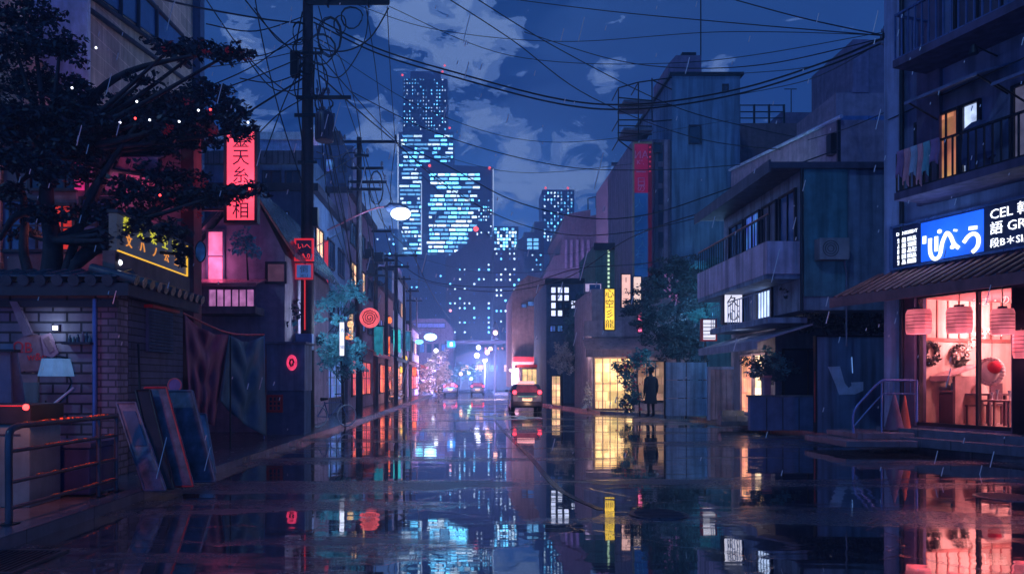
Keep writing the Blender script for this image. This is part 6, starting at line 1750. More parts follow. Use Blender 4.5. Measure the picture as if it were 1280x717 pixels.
lamp(t, (q[0] - .5, 51, 2.6), 220, (1, .7, .7), 1.0)
t = thing('low_hall', 'low lilac hall with a band of blue windows closing the left of the street', 'building', (-5, 108, .115))
f = front(105); q = f.rect(505, 400, 565, 480); MB().prism(f, pp(f, [(503, 484), (503, 410), (520, 398), (556, 398), (567, 412), (567, 484)]), -12, 0).build('wall', purple_wall, t)
window(t, f, f.rect(512, 404, 556, 409), .002, emit('band_lilac', (110, 120, 210), .7, .3, .5), nx=6, t=.1)
for i in range(5): window(t, f, f.rect(516 + i * 9, 430, 521 + i * 9, 440), .002, random.choice([e_dim, dark_glass]), nx=1, t=.08)
t = thing('end_building', 'long dark blue block with dotted lit windows across the street end', 'building', (6, 125, .115))
f = front(120); q = f.rect(556, 430, 684, 484); MB().cube(q[0], q[1], 120, 130, .115, q[3]).build('wall', deep_wall, t)
rc = []
for i in range(24):
    for j in range(4):
        if random.random() < .35: a = f.rect(559 + i * 5.2, 434 + j * 9, 561.5 + i * 5.2, 437.5 + j * 9); rc.append((*a, random.randrange(2)))
lit_windows(t, f, 0, rc, [e_city2, shop_mats[3]])
t = thing('roof_hall', 'small hall with pale gabled roof under the signal beam', 'building', (4, 100, .115))
f = front(98); MB().prism(f, pp(f, [(570, 486), (570, 446), (590, 438), (640, 438), (655, 448), (655, 486)]), -8, 0).build('wall', mat('hall_mauve', (.06, .07, .15), .7), t)
for i in range(4): window(t, f, f.rect(576 + i * 18, 456, 586 + i * 18, 464), .002, random.choice([shop_mats[1], e_dim, e_off]), nx=2, t=.06)

# signal beam with blue signs and poles
sg = thing('signal_gantry', 'thin beam over the street with blue sign boxes on a dark mast', 'signal mast', (sx(619, 82), 82, .115))
X = sx(619, 82); MB().tube([(X, 82, .1), (X, 82, sz(404, 82))], [.16, .1], 10).build('mast', black_metal, sg)
a, b = P(556, 427, 82), P(652, 427, 82); MB().cube(a.x, b.x, 81.9, 82.0, a.z - .22, a.z + .16).build('beam', black_metal, sg)
for (x0, x1, mm) in ((559, 569, e_blue), (634, 642, e_blue)):
    q = front(81.8).rect(x0, 426, x1, 434); s_ = MB().box(front(81.8), q[0], q[1], -.08, .03, q[2], q[3]).build('sign_box', emit('sign_box_blue', (30, 130, 190), .9, .3, 2), sg)
    MB().box(front(81.8), (q[0] + q[1]) / 2 - .14, (q[0] + q[1]) / 2 + .14, .031, .05, q[2] + .15, q[3] - .15).build('arrow_mark', e_city2, s_)
hd = MB().tube([(X, 81.8, sz(424, 82)), (X, 81.8, sz(412, 82)), (X, 81.8, sz(402, 82))], [.5, .42, .1], 10).build('signal_head', black_metal, sg)
MB().ball((X, 81.25, sz(416, 82)), .26, (1, .6, 1)).build('lens', emit('amber', (255, 190, 150), 2), hd)
bok = [(598, 434, 90, 'w'), (596, 444, 85, 'w'), (609, 440, 95, 'a'), (613, 436, 100, 'a'), (576, 467, 90, 'a'), (563, 388, 118, 'p'), (586, 466, 95, 'g'), (545, 438, 70, 'w'), (541, 458, 90, 'w'), (589, 473, 95, 'g'), (621, 416, 90, 'a')]
cm_ = {'w': (e_white, 'white', (.9, .92, 1)), 'a': (emit('lamp_amber', (255, 190, 150), 3), 'amber', (1, .7, .5)), 'p': (emit('lamp_rose', (255, 150, 160), 2.5), 'rose', (1, .5, .6)), 'g': (emit('lamp_green', (190, 255, 200), 2.5), 'pale green', (.7, 1, .8))}
where = ['high right above the two far cars', 'just below the highest white one', 'left of the signal mast', 'nearest the signal mast', 'low over the left far car', 'high before the low hall', 'over the gap between the far cars', 'beside the cyan lamp', 'lowest at the left by the blossom tree', 'lowest over the far cars', 'right of the signal mast']
for i, (x, y, Y, k) in enumerate(bok[:10]):
    c = P(x, y, Y); t = thing('street_lamp', f'{cm_[k][1]} globe street lamp {where[i]}', 'street lamp', (c.x, c.y, .1), group='globe lamps at the street end')
    if i == 0:
        MB().ball(c, .3, seg=10, rings=6).build('globe', cm_[k][0], t)
    else:
        MB().ball(c, .22 if i > 3 else .32, seg=10, rings=6).build('globe', cm_[k][0], t)
    MB().tube([(c.x, c.y, .1), (c.x, c.y, c.z - .2)], .035, 6).build('post', blue_metal, t)
    if i % 2 == 0: lamp(t, c + V((0, -.3, -1.2)), 400, cm_[k][2], 1.0)
for (x, y, Y, pw, colr, lab) in ((545, 462, 74, 800, (.85, .55, 1), 'tall lilac flood lamp at the left of the street end'), (606, 450, 80, 3000, (.75, .55, 1), 'tall lilac flood lamp behind the two far cars'), (640, 462, 60, 700, (1, .65, .7), 'low warm lamp beside the car on the road'), (663, 440, 66, 900, (1, .65, .9), 'lilac flood lamp beside the brown slab building')):
    c = P(x, y, Y); t = thing('flood_lamp', lab, 'street lamp', (c.x, c.y, .1))  # added lamps that feed the lilac and warm glow in the haze
    MB().cube(c.x - .25, c.x + .25, c.y - .1, c.y + .1, c.z - .1, c.z + .1).build('head', shutter_mat, t)
    MB().cube(c.x - .2, c.x + .2, c.y - .11, c.y + .05, c.z - .13, c.z - .101).build('lens', e_white, t)
    MB().tube([(c.x, c.y + .15, .1), (c.x, c.y + .15, c.z)], .04, 6).build('post', blue_metal, t)
    lamp(t, c + V((0, -.9, -.9)), pw * 7.5, colr, 1.5)

# end trees and small trees
tree('far_tree', 'hazy dark tree mass beyond the far cars', 96, [(570, 487), (570, 476), (572, 470)], [(560, 466, 16, 10, 0), (578, 462, 18, 12, 0), (594, 468, 12, 8, 0)], [leaf_mid], .45, 1.6, .6, .14, z0=.115)
tree('far_tree', 'dark tree rising left of the signal mast beyond the gantry', 104, [(622, 487), (622, 470), (624, 450)], [(626, 446, 8, 18, 0), (634, 458, 10, 14, 0), (618, 464, 8, 10, 0)], [leaf_mid], .45, 1.6, .6, .14, z0=.115)

# ================================================================ CITY BEYOND
cityw = mat('city_wall', (.05, .10, .26), .5, .2, .05, 0, streak=.3)
cityd = mat('city_dark', (.10, .11, .24), .6, .2, .05, 0, streak=.3)
bandw = [e_city, e_city2, emit('city_cyan', (120, 200, 255), 1.6, .3, .05)]
def tower(label, Y, pts, wm, depth=18, name='skyscraper', cat='skyscraper'):
    f = front(Y); t = thing(name, label, cat, (f.pix(pts[0][0], 0)[0], Y, .1))
    ps = [(f.pix(x, y)[0], max(.05, f.pix(x, y)[1])) for x, y in pts]
    MB().prism(f, ps, -depth, 0).build('shell', wm, t)
    return t, f
def dots(f, x0, y0, x1, y1, dx, dy, w, h, prob, jit=0):
    o = []; y = y0
    while y < y1:
        x = x0
        while x < x1:
            if random.random() < (prob(x, y) if callable(prob) else prob):
                o.append((*f.rect(x, y, x + w * rnd(.8, 1.2), y + h), random.randrange(3)))
            x += dx
        y += dy
    return o
def dashes(f, x0, x1, y0, y1, dy, h, dens):
    o = []; y = y0
    while y < y1:
        x = x0 + rnd(0, 6)
        while x < x1 - 2:
            L_ = rnd(2, 13)
            if random.random() < dens(x, y): o.append((*f.rect(x, y, min(x1, x + L_), y + h), random.randrange(3)))
            x += L_ + rnd(.7, 2.5)
        y += dy
    return o
t, f = tower('tallest twin tiered skyscraper with glowing blue bands', 300, [(498, 484), (498, 165), (567, 165), (567, 484)], cityw)
q = f.rect(503, 96, 559, 165); MB().cube(q[0], q[1], 302, 316, q[2] + .01, q[3]).build('upper_tier', mat('city_upper', (.03, .05, .13), .5, .2, .05, 0), t)
q = f.rect(512, 84, 550, 96); MB().cube(q[0], q[1], 304, 314, q[2] + .01, q[3]).build('crown_tier', cityd, t)
fu = front(302)
lit_windows(t, fu, 0, dots(fu, 505, 99, 557, 162, 3.4, 4.4, .9, 1.5, .5), bandw, 60)
lit_windows(t, f, 0, dashes(f, 499, 566, 169, 320, 5.2, 2.4, lambda x, y: .85 if y > 210 or x < 560 else .6), bandw, 60)
MB().box(f, f.pix(497, 0)[0], f.pix(498.2, 0)[0], 0.01, .4, f.pix(0, 484)[1], f.pix(0, 168)[1]).build('edge_light', emit('edge_white', (200, 225, 255), 1.2), t)
for (x, y) in ((503, 94), (556, 82), (553, 90), (562, 160)): MB().ball(P(x, y, 299), .5, seg=8, rings=6).build('beacon', emit('aviation_red', (255, 90, 90), 2.0), t)
t, f = tower('wide stepped skyscraper with bright cyan floors and white corner lights', 245, [(527, 484), (527, 204), (617, 209), (617, 484)], cityd)
lit_windows(t, f, 0, dashes(f, 533, 600, 217, 322, 5.3, 2.6, lambda x, y: .92 if 535 < x < 592 - (y - 215) * .05 else .3) + dots(f, 598, 250, 614, 300, 3, 4, 1.3, 1.6, .4), bandw, 70)
for (a, b, y) in ((526.3, 527.2, 228), (616, 616.9, 211)): q = f.rect(a, y, b, 318); MB().box(f, q[0], q[1], .09, .4, q[2], q[3]).build('edge_light', emit('edge_white', (200, 225, 255), 1.2), t)
for (x, y) in ((537, 207), (612, 210)): MB().ball(P(x, y, 244), .5, seg=8, rings=6).build('beacon', emit('aviation_red', (255, 90, 90), 2.0), t)
t, f = tower('slender dotted tower right of the wide skyscraper', 340, [(678, 484), (678, 237), (718, 237), (718, 484)], cityw)
lit_windows(t, f, 0, dots(f, 680, 240, 716, 300, 4.2, 4.2, 1.6, 2.2, .62), bandw, 80)
for x in (682, 710): MB().ball(P(x, 235, 339), .6, seg=8, rings=6).build('beacon', emit('aviation_red', (255, 90, 90), 2.0), t)
t, f = tower('short block glowing white blue beside the wide skyscraper', 230, [(617, 484), (617, 283), (648, 283), (648, 484)], cityw, name='office_tower', cat='tower')
lit_windows(t, f, 0, dots(f, 618, 285, 646, 311, 3.6, 4.2, 2.6, 2.8, .8), bandw, 80)
t, f = tower('dark stepped block with six lit panes right of the white glowing one', 200, [(647, 484), (647, 300), (655, 296), (655, 290), (668, 290), (668, 277), (680, 277), (680, 484)], cityd, name='office_tower', cat='tower')
q = [(*f.rect(659 + i * 8, 298 + j * 5, 665 + i * 8, 301.5 + j * 5), 2) for i in range(2) for j in range(3)]; lit_windows(t, f, 0, q, bandw)
lit_windows(t, f, 0, dots(f, 650, 318, 676, 360, 5, 6, 1.5, 1.5, .3), bandw)
t, f = tower('dark slate block with slanted roof and scattered dots of light', 160, [(557, 484), (557, 322), (597, 298), (617, 298), (617, 484)], mat('city_slate', (.12, .12, .26), .6, .2, .05, 0), name='office_tower', cat='tower')
lit_windows(t, f, 0, dots(f, 562, 330, 613, 420, 6, 6, 1.6, 1.8, .38), [e_city2, e_city, e_dim], 90)
for (x0, x1, yt, yb) in ((585, 596, 290, 300), (604, 612, 291, 298)): MB().cube(sx(x0, 161), sx(x1, 161), 161, 166, sz(yb + 6, 161), sz(yt, 161)).build('roof_hut', cityd, t)
MB().ball(P(595, 286, 159), .6, seg=8, rings=6).build('beacon', emit('aviation_red', (255, 90, 90), 2.0), t)
t, f = tower('lower dotted block in front of the slate one', 145, [(617, 484), (617, 312), (655, 312), (655, 340), (700, 340), (700, 484)], cityd, name='office_tower', cat='tower')
lit_windows(t, f, 0, dots(f, 620, 316, 652, 420, 5.5, 6.5, 1.7, 2.0, .45), [e_city2, e_city, e_dim], 90)
t, f = tower('faint blue tower between the third pole and the tall skyscraper', 280, [(462, 484), (462, 300), (470, 286), (498, 286), (498, 484)], cityw, name='office_tower', cat='tower')
lit_windows(t, f, 0, dots(f, 466, 292, 496, 420, 5, 6, 1.8, 1.8, .35), bandw, 60)
t, f = tower('hazy slab tower between the tall skyscraper and the slate block', 190, [(498, 484), (498, 318), (557, 318), (557, 484)], mat('city_hazy', (.07, .12, .30), .6, .2, .05, 0), name='office_tower', cat='tower')
lit_windows(t, f, 0, dots(f, 502, 330, 554, 400, 6, 7, 1.5, 1.6, .2), [e_dim, e_city], 60)
# brown blocks on the right of the sky gap
t, f = tower('big dark brown building with slanted roofline behind the shop signs', 88, [(676, 484), (676, 352), (692, 320), (700, 318), (703, 296), (699, 288), (706, 268), (738, 262), (738, 270), (765, 264), (765, 246), (800, 246), (800, 484)], mat('far_brown', (.10, .075, .12), .8), 14, 'brown_building', 'building')
m = MB()
for (x, y) in ((735, 262), (745, 260)): m.tube([P(x, y, 88), P(x, y - 14, 88)], .07, 5)
m.tube([P(735, 248, 88), P(745, 246, 88), P(764, 250, 88)], .07, 5); m.build('roof_railing', black_metal, t)
for i in range(5): q = f.rect(706 + i * 7, 300, 709 + i * 7, 335); MB().box(f, q[0], q[1], .01, .15, q[2], q[3]).build('wall_fin', purple_wall, t)
t, f = tower('narrow tall brown tower behind the banner sign', 78, [(765, 484), (765, 212), (770, 205), (792, 205), (792, 484)], mat('brown_tower', (.15, .11, .17), .8), 10, 'brown_tower', 'tower')
MB().cube(sx(764, 78), sx(793, 78), 77.8, 77.99, sz(207, 78), sz(203.5, 78)).build('parapet', dark_trim, t)
window(t, f, f.rect(777, 280, 780, 290), .002, e_dim, nx=1, t=.06)

# ================================================================ VEHICLES
paint_d = mat('car_paint', (.03, .05, .09), .2, .2, 3, 0, coat=1, streak=0)
paint_r = mat('car_paint_red', (.42, .08, .12), .25, .2, 3, 0, coat=1, streak=0)
tyre = mat('tyre', (.012, .012, .015), .7); rimm = mat('rim', (.35, .35, .4), .3, metal=.8)
e_tail = emit('tail_red', (255, 60, 80), 4)
def car(label, x, y, w=1.62, l=3.9, h=1.42, roof=None, detail=True):
    t = thing('car', label, 'car', (x, y, .002)); hw = w / 2
    # side profile (along, height) swept across the width with tumblehome
    prof = [(0, .36), (.02, .80), (.10, .92), (.42, 1.38 / 1.42 * h), (.75, h), (1.9, h * .985), (2.65, .95), (3.6, .84), (3.88, .66), (3.9, .34), (3.4, .22), (.3, .22)]
    secs = [(-hw, .93), (-hw * .93, 1.0), (hw * .93, 1.0), (hw, .93)]
    vs = []
    for (sxx, k) in secs:
        for (a, z) in prof:
            inn_ = 1 - .16 * max(0, (z - .9)) / .5
            vs.append(V((x + sxx * inn_, y + (a * k + .02) * l / 3.9 + (0 if k == 1 else .12), .2 + (z - .2) * (k if z > .9 else 1))))
    k = len(prof); fs = [tuple(range(k)), tuple(range(4 * k - 1, 3 * k - 1, -1))]
    for s_ in range(3):
        for i in range(k): fs.append((s_ * k + i, s_ * k + (i + 1) % k, (s_ + 1) * k + (i + 1) % k, (s_ + 1) * k + i))
    MB().add(vs, fs, 0).build('body', paint_d, t, bev=.03)
    # rear window: a slanted sheet just proud of the hatch
    def hatch(u, v_): a = .10 + .32 * v_; z = .92 + (h * .97 - .92) * v_; return V((x + u * hw * .86 * (1 - .16 * max(0, z - .9) / .5), y + a * l / 3.9 - .012, z + .012))
    MB().hexa([hatch(-.9, .08), hatch(.9, .08), hatch(.9, .08) + V((0, .03, 0)), hatch(-.9, .08) + V((0, .03, 0)), hatch(-.82, .88), hatch(.82, .88), hatch(.82, .88) + V((0, .03, 0)), hatch(-.82, .88) + V((0, .03, 0))]).build('rear_window', mat('glass_rose', (.30, .08, .12), .1, spec=1), t)
    for s_ in (-1, 1):
        wn = MB(); xw = x + s_ * hw * .86
        wn.hexa([V((x + s_ * (hw + .002), y + .75, .94)), V((x + s_ * (hw + .002), y + 2.4, .94)), V((x + s_ * (hw - .03), y + 2.4, .94)), V((x + s_ * (hw - .03), y + .75, .94)),
                 V((xw + s_ * .05, y + .9, h * .93)), V((xw + s_ * .05, y + 1.8, h * .93)), V((xw, y + 1.8, h * .93)), V((xw, y + .9, h * .93))])
        wn.build('side_window', dark_glass, t)
        tl = MB().ball((x + s_ * hw * .80, y + .02, .97), .105, (1, .4, 1), 14, 8).build('tail_light', e_tail, t)
        MB().tube([V((x + s_ * hw * .80 + .115 * math.cos(q * PI / 8), y + .0, .97 + .115 * math.sin(q * PI / 8))) for q in range(16)], .015, 5, closed=True).build('bezel', black_metal, tl)
        for yy in (.72, 3.1):
            c = V((x + s_ * (hw - .10), y + yy * l / 3.9, .31))
            wh = MB().tube([c - V((.10, 0, 0)), c - V((.09, 0, 0)), c + V((.09, 0, 0)), c + V((.10, 0, 0))], [.25, .31, .31, .25], 20).build('wheel', tyre, t)
            MB().tube([c + V((s_ * .095, 0, 0)), c + V((s_ * .112, 0, 0))], .19, 14).build('rim', rimm, wh)
        mr = MB().ball((x + s_ * (hw + .12), y + 2.35, 1.0), .1, (1, .6, .7), 8, 6).build('wing_mirror', paint_d, t)
    MB().cube(x - hw * .92, x + hw * .92, y - .06, y + .02, .30, .52).build('bumper', black_metal, t, bev=.03)
    pl = MB().cube(x - .24, x + .24, y - .075, y - .061, .56, .70).build('number_plate', mat('plate', (.35, .35, .4), .5), t)
    MB().text(front(y - .076), 'SNS 8', x, .63, 0.002, .13).build('lettering', ink, pl)
    MB().cube(x - hw * .6, x + hw * .6, y - .01, y + .01, .74, .80).build('trim_strip', mat('teal_strip', (.05, .25, .28), .3), t)
    return t
c0_ = car('small dark car seen from behind with round red tail lamps on the wet road', sx(659, 34.5), 34.5, 1.5, 3.6, 1.36)
x, y = sx(659, 34.5), 34.5
rl = thing('roof_lamp_box', 'pink lit lamp box on the roof of the car', 'roof lamp', (x, y + .9, 1.37))
MB().cube(x - .42, x + .42, y + .72, y + .98, 1.37, 1.50).build('box', emit('roof_pink', (255, 170, 175), 1.4), rl, bev=.02)
MB().cube(x - .55, x + .55, y + .78, y + .92, 1.345, 1.369).build('mount', black_metal, rl)
lamp(c0_, (x - .55, y - .35, .75), 22, (1, .3, .2), .1); lamp(c0_, (x + .55, y - .35, .75), 22, (1, .3, .2), .1)
lamp(c0_, (x, y - .15, .45), 45, (1, .5, .2), .1)
a = sx(563, 74); c1_ = dup(c0_, (a, 74, .002), 0, 'left of the two distant dark cars with red lit rear', 1.0)
a = sx(597, 76); c2_ = dup(c0_, (a, 76, .002), 0, 'right of the two distant dark cars, nearer the signal mast', 1.0)

# ================================================================ PERSON
py_ = 27.3; px_ = sx(813.5, py_)
def person():
    joints = {}; ed = []
    def J(n, p, r, par=None): joints[n] = (len(joints), V(p), r); (ed.append((joints[par][0], joints[n][0])) if par else None)
    J('pelvis', (0, 0, .95), .13)
    J('waist', (0, 0, 1.10), .125, 'pelvis'); J('chest', (0, -.01, 1.32), .155, 'waist'); J('neck0', (0, .0, 1.47), .075, 'chest'); J('neck', (0, -.01, 1.54), .055, 'neck0')
    J('skull0', (0, -.01, 1.60), .075, 'neck'); J('skull', (0, 0, 1.70), .095, 'skull0'); J('top', (0, .005, 1.77), .06, 'skull')
    for s, n in ((-1, 'l'), (1, 'r')):
        J('sh' + n, (s * .17, 0, 1.41), .07, 'chest'); J('el' + n, (s * .24, .03, 1.13), .048, 'sh' + n); J('wr' + n, (s * .25, -.03, .88), .032, 'el' + n)
        J('pa' + n, (s * .25, -.05, .80), .034, 'wr' + n)
        for k, (dx, dl) in enumerate(((-.024, .075), (-.008, .09), (.009, .085), (.025, .065))):
            J(f'k{k}' + n, (s * .25, -.06 + dx, .755), .0095, 'pa' + n); J(f't{k}' + n, (s * .24, -.066 + dx, .755 - dl), .008, f'k{k}' + n)
        J('th' + n, (s * .225, -.095, .80), .010, 'wr' + n); J('tt' + n, (s * .215, -.105, .75), .009, 'th' + n)
        J('hip' + n, (s * .09, 0, .90), .10, 'pelvis'); J('kn' + n, (s * .10, -.01, .50), .062, 'hip' + n); J('an' + n, (s * .105, .02, .10), .042, 'kn' + n)
        J('he' + n, (s * .105, .03, .045), .042, 'an' + n); J('to' + n, (s * .12, -.15 + .3 * 0, .035), .034, 'an' + n)
    me = bpy.data.meshes.new('person'); off = V((px_, py_, .118))
    vs = [None] * len(joints)
    for n, (i, p, r) in joints.items(): vs[i] = p
    me.from_pydata(vs, ed, [])
    o = bpy.data.objects.new('person', me); COL.objects.link(o); o.location = off; o.rotation_euler = (0, 0, math.radians(200)); o.scale = (1.06, 1.06, 1.06)
    WM[o.name] = Matrix.Translation(off) @ Matrix.Rotation(math.radians(200), 4, 'Z') @ Matrix.Scale(1.06, 4)
    sk = o.modifiers.new('skin', 'SKIN'); sk.use_smooth_shade = True
    lay = me.skin_vertices[0].data
    for n, (i, p, r) in joints.items(): lay[i].radius = (r, r)
    lay[0].use_root = True
    sb_ = o.modifiers.new('sub', 'SUBSURF'); sb_.levels = 1; sb_.render_levels = 1
    me.materials.append(mat('trouser_black', (.012, .012, .022), .8)); 
    return tag(o, 'person in long black coat standing on the pavement edge, seen from behind', 'person')
pn = person()
Mw = WM[pn.name]
def lw2(p): return Mw @ V(p)
m = MB(); k = 20; rings = [(1.46, .09, .08), (1.43, .17, .10), (1.35, .205, .13), (1.1, .17, .13), (.95, .19, .15), (.7, .215, .18), (.50, .235, .20)]
vs = [lw2((rx * math.cos(2 * PI * i / k), ry * math.sin(2 * PI * i / k) * (1 + .05 * math.sin(5 * i)), z)) for (z, rx, ry) in rings for i in range(k)]
m.add(vs, [(j * k + i, j * k + (i + 1) % k, (j + 1) * k + (i + 1) % k, (j + 1) * k + i) for j in range(len(rings) - 1) for i in range(k)], 0, True)
for s in (-1, 1):
    m.tube([lw2((s * .165, 0, 1.42)), lw2((s * .20, .01, 1.36)), lw2((s * .245, .03, 1.13)), lw2((s * .255, -.02, .90))], [.05, .075, .066, .052], 12)
m.tube([lw2((0, 0, 1.45)), lw2((0, .0, 1.53))], [.09, .07], 14)
m.build('coat', mat('coat_black', (.015, .014, .028), .75), pn)
m = MB(); m.ball(lw2((0, .02, 1.70)), .118, (.95, 1, 1.08), 16, 10)
for _ in range(90):
    d = V((rnd(-1, 1), rnd(-.2, 1), rnd(-.6, 1))).normalized(); p = V((0, .02, 1.70)) + V((d.x * .115, d.y * .12, d.z * .12)); m.leaf(lw2(p), .05)
m.build('hair', mat('hair_black', (.01, .009, .015), .6), pn)
m = MB(); fc = V((0, -.085, 1.66))
m.ball(lw2(fc), .058, (1.0, .7, 1.3), 14, 8); m.ball(lw2((0, -.13, 1.655)), .016, (1, 1, 1.4), 8, 6)
for s in (-1, 1): m.ball(lw2((s * .098, 0, 1.665)), .022, (.5, 1, 1.5), 8, 6)
hd_ = m.build('face', mat('skin', (.35, .2, .16), .5), pn)
m = MB()
for s in (-1, 1): m.ball(lw2((s * .028, -.122, 1.685)), .009, seg=8, rings=5)
m.build('eye', ink, hd_)
MB().tube([lw2((-.022, -.127, 1.62)), lw2((0, -.131, 1.618)), lw2((.022, -.127, 1.62))], .004, 6).build('mouth', mat('lip', (.3, .08, .08), .5), hd_)

# ================================================================ OVERHEAD CABLES
def cable(label, pts, r=.016):
    o = MB().tube(curve([P(*p) for p in pts], 8), r * 1.2, 5).build('cable', cable_mat, None)
    tag(o, label, 'cable')
def both(label1, label2, pts, d, r):
    cable(label1, pts, r); cable(label2, [(x, y + d, Y) for x, y, Y in pts], r)
cable('thin cable crossing the top of the sky almost straight to the corner building', [(600, -6, 26), (760, 14, 23), (930, 30, 20), (1107, 45, 17)], .012)
cable('cable dropping from the top edge to the corner building bracket', [(890, -8, 22), (1000, 22, 19), (1107, 45, 17)], .014)
both('upper of two thick cables sagging from the big pole to the corner building', 'lower of two thick cables sagging from the big pole to the corner building',
     [(392, 22, 21), (470, 60, 21), (560, 88, 20.5), (700, 124, 20), (800, 130, 19.5), (920, 112, 19), (1030, 78, 18), (1107, 46, 17)], 6, .02)
cable('long cable diving from the top middle down across the tall blue tower', [(555, -5, 24), (640, 50, 25), (740, 122, 27), (880, 175, 30), (1045, 192, 27)], .016)
cable('cable from the top edge sagging behind the tank to the mauve house', [(590, -5, 24), (700, 62, 26), (840, 132, 28), (950, 162, 28), (1043, 180, 27)], .016)
cable('high shallow cable sagging above the rooftop tank', [(655, 40, 26), (760, 73, 24), (850, 85, 22), (960, 80, 20), (1107, 47, 17)], .012)
cable('cable falling from the second pole and passing before the dotted tower', [(496, 178, 30), (560, 208, 29), (640, 250, 28), (730, 272, 27), (810, 268, 26), (910, 236, 24), (1050, 186, 23)], .018)
cable('faint cable behind it ending at the balcony house', [(497, 182, 30), (600, 258, 29), (700, 292, 28), (800, 288, 27), (910, 262, 25)], .014)
cable('cable crossing between the skyscrapers and the banner sign', [(440, 115, 26), (530, 160, 27), (620, 190, 28), (720, 210, 28), (830, 212, 27), (925, 206, 26)], .014)
cable('low cable sagging over the far street to the balcony house eave', [(515, 348, 60), (600, 364, 45), (700, 350, 36), (790, 296, 30), (910, 256, 24.6)], .02)
cable('lower low cable sagging from the third pole to the pine tree', [(497, 325, 45), (540, 352, 44), (640, 358, 42), (720, 336, 38), (800, 330, 34), (870, 318, 30)], .02)
cable('cable from the big pole straight down to the wide skyscraper side of the pole row', [(400, 95, 21), (450, 140, 24), (497, 180, 30), (560, 235, 40), (620, 270, 60)], .02)
cable('cable slanting from the big pole crossarm to the second pole top', [(398, 8, 20.8), (420, 90, 24), (449, 176, 30)], .014)
cable('cable from the crossarm middle dropping to the second pole arm', [(457, 8, 20.8), (470, 90, 24), (478, 178, 30)], .012)
cable('cable from the crossarm end dropping straight to the second pole arm end', [(484, 8, 20.8), (488, 90, 25), (494, 178, 30)], .012)
cable('cable looping under the crossarm of the big pole', [(392, 60, 20.8), (430, 64, 20.8), (462, 48, 20.8), (486, 10, 20.8)], .018)
cable('twisted cable drooping from the big pole to the bracket below the crossarm', [(392, 85, 20.8), (425, 96, 20.8), (455, 52, 20.8), (460, 12, 20.8)], .014)
cable('steep cable behind the transformer running down to the second pole', [(394, 60, 20.8), (408, 160, 23), (432, 280, 27), (449, 420, 29.8)], .018)
cable('second steep cable right of it down to the second pole foot', [(396, 100, 20.8), (418, 220, 24), (440, 330, 28), (455, 470, 29.8)], .014)
cable('cable bowing from the second pole to the tangled pole', [(452, 182, 30), (462, 250, 33), (470, 318, 37)], .016)
cable('cable from the second pole arm down to the third pole top', [(494, 180, 30), (488, 250, 38), (495, 318, 45)], .016)
cable('long cable from the lamp arm to the third pole crossarm', [(455, 212, 30), (480, 280, 37), (521, 320, 45)], .014)
cable('cable from the third pole crossarm to the fourth pole', [(483, 320, 45), (500, 345, 54), (506, 364, 63)], .02)
cable('second cable from the third pole crossarm to the fourth pole', [(520, 320, 45), (524, 346, 54), (522, 364, 63)], .02)
cable('thin drop cable from the third pole toward the low hall', [(518, 322, 45), (545, 375, 60), (562, 398, 90)], .018)
cable('cable rising from the big pole out of the top left of the sky', [(384, 30, 21), (330, 24, 19), (240, 8, 15), (180, -8, 13)], .018)
cable('cable rising steeply from the big pole over the gap in the tree', [(382, 78, 21), (340, 40, 19), (300, -8, 17)], .014)
cable('cable from the pole riser crossing left to the tree top', [(382, 96, 21), (330, 128, 19), (262, 172, 17)], .022)
cable('cable just above it running from the pole to the dark tree edge', [(382, 70, 21), (320, 96, 19), (258, 118, 17)], .014)
cable('fine cable fanning left from the pole toward the blossoms', [(382, 62, 21), (320, 76, 19), (262, 84, 17)], .009)
cable('cable curving down left of the big pole past the red sign', [(318, -6, 19), (330, 60, 19.5), (352, 150, 20), (382, 240, 21)], .014)
cable('cable from the tiled building corner dropping to the pole middle', [(258, 0, 24), (300, 60, 23), (345, 105, 22), (384, 128, 21)], .016)
cable('red lit guy wire from the gabled house to the pole', [(320, 325, 19.6), (350, 318, 20), (385, 300, 21)], .010)
cable('long thin cable from the gabled house roof over the teal tree to the second pole', [(372, 318, 19.6), (410, 300, 24), (449, 275, 30)], .012)
cable('cable hanging across the narrow gap between annex and corner building', [(1010, 175, 22), (1060, 160, 20), (1107, 140, 17)], .010)
cable('cable from the annex roof rising to the corner building upper wall', [(1110, 150, 16.8), (1180, 118, 15.5), (1290, 68, 13)], .012)
cable('pair of high cables between tower parapet and corner building, upper one', [(925, 92, 36), (1010, 84, 27), (1107, 48, 17)], .014)
cable('lower high cable between tower parapet and corner building', [(925, 118, 36), (1010, 100, 27), (1107, 50, 17)], .014)
for i, (x0, y0, Y0, x1, y1, Y1, s_) in enumerate(((382, 20, 21, 258, 30, 17, 14), (382, 45, 21, 262, 52, 17, 22), (383, 88, 21, 300, 98, 18, 10), (383, 110, 21, 300, 60, 18, 26), (382, 122, 21, 318, 172, 18, -6), (383, 55, 21, 318, 10, 18, 20), (382, 35, 21, 262, 108, 17, 8), (383, 72, 21, 330, 196, 19, -10))):
    o = MB().tube(curve([P(x0, y0, Y0), P((x0 + x1) / 2, (y0 + y1) / 2 + s_, (Y0 + Y1) / 2), P(x1, y1, Y1)], 8), .016, 5).build('cable', cable_mat, None)
    tag(o, 'thin black cable fanning out to the left of the big utility pole', 'cable', 'cables fanning left from the big pole')
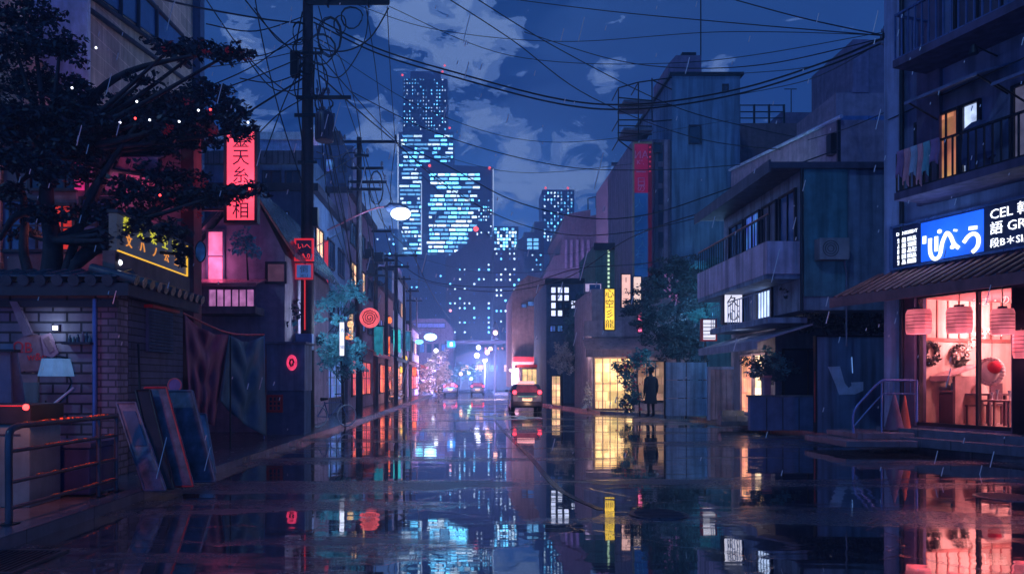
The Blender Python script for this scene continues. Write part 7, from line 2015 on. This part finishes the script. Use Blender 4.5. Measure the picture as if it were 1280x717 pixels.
for i, (pts) in enumerate(([(395, 30, 20.8), (412, 130, 23), (436, 250, 27), (449, 330, 29.8)], [(395, 110, 20.8), (410, 200, 22), (430, 300, 26), (447, 380, 29.8)], [(396, 48, 20.8), (424, 70, 23), (444, 130, 27), (452, 178, 29.8)], [(396, 66, 20.8), (430, 105, 22), (470, 150, 27), (496, 176, 29.8)],
        [(396, 120, 20.8), (425, 170, 24), (440, 200, 28), (452, 214, 29.8)], [(400, 150, 20.8), (412, 260, 24), (436, 330, 28), (449, 350, 29.8)], [(396, 190, 20.8), (420, 196, 24), (436, 188, 28), (444, 182, 29.8)], [(396, 225, 20.8), (416, 212, 24), (446, 196, 28), (460, 196, 29.8)])):
    o = MB().tube(curve([P(*p) for p in pts], 8), .017, 5).build('cable', cable_mat, None)
    tag(o, 'black cable strung between the big pole and the second pole', 'cable', 'cables strung between the two nearest poles')
for i, pts in enumerate(([(455, 190, 30), (472, 250, 35), (492, 330, 45)], [(455, 240, 30), (462, 300, 33), (470, 345, 37)], [(478, 214, 30), (500, 280, 38), (519, 322, 45)], [(470, 325, 37), (485, 345, 42), (495, 350, 45)], [(497, 340, 45), (508, 362, 56), (521, 376, 80)], [(492, 336, 45), (503, 352, 56), (510, 366, 63)])):
    o = MB().tube(curve([P(*p) for p in pts], 8), .022, 5).build('cable', cable_mat, None)
    tag(o, 'black cable strung along the farther utility poles', 'cable', 'cables strung along the farther poles')
for i, pts in enumerate(([(486, 8, 20.8), (640, 70, 21), (860, 78, 19), (1107, 40, 17)], [(392, 50, 21), (540, 140, 24), (700, 178, 26), (915, 150, 30)], [(496, 176, 30), (640, 215, 30), (790, 205, 32)], [(497, 190, 30), (620, 300, 40), (700, 318, 44), (744, 308, 44)], [(430, 0, 21), (540, 36, 22), (700, 52, 21), (900, 40, 19), (1107, 44, 17)], [(521, 322, 45), (600, 340, 44), (690, 338, 43), (765, 322, 41)])):
    o = MB().tube(curve([P(*p) for p in pts], 10), .010, 5).build('cable', cable_mat, None)
    tag(o, 'hair thin black cable crossing the open sky between the two sides of the street', 'cable', 'thin cables crossing the sky')
t = thing('cable_bracket', 'cable bracket on the far corner of the right building where cables meet', 'bracket', (C1.x - .15, C1.y, sz(46, 17)))
m = MB(); c = P(1107, 46, 17); m.cube(c.x - .1, c.x + .25, c.y - .06, c.y + .06, c.z - .06, c.z + .06); m.tube([c + V((-.02, 0, -.25)), c + V((-.02, 0, .25))], .03, 8); m.build('plate', black_metal, t)
m = MB()
for z in (-.15, 0, .15): m.ball(c + V((-.06, 0, z)), .05, seg=8, rings=6)
m.build('insulator', shutter_mat, t)

# ================================================================ FALLING RAIN
rain = MB()
rm = mat('rain_drop', (.7, .65, .8), .2, 0, 1, 0, streak=0, spec=1)
for _ in range(260):
    x, y, Y = rnd(0, 1280), rnd(0, 600), rnd(4, 16); c = P(x, y, Y)
    if c.z < .1: continue
    L_ = rnd(.02, .07) if random.random() < .8 else rnd(.12, .3)
    d = V((-.25, 0, -1)).normalized(); rain.tube([c, c + d * L_], .0055 * Y / 8, 4)
rain.build('rain', rm, None, kind='stuff')
# end
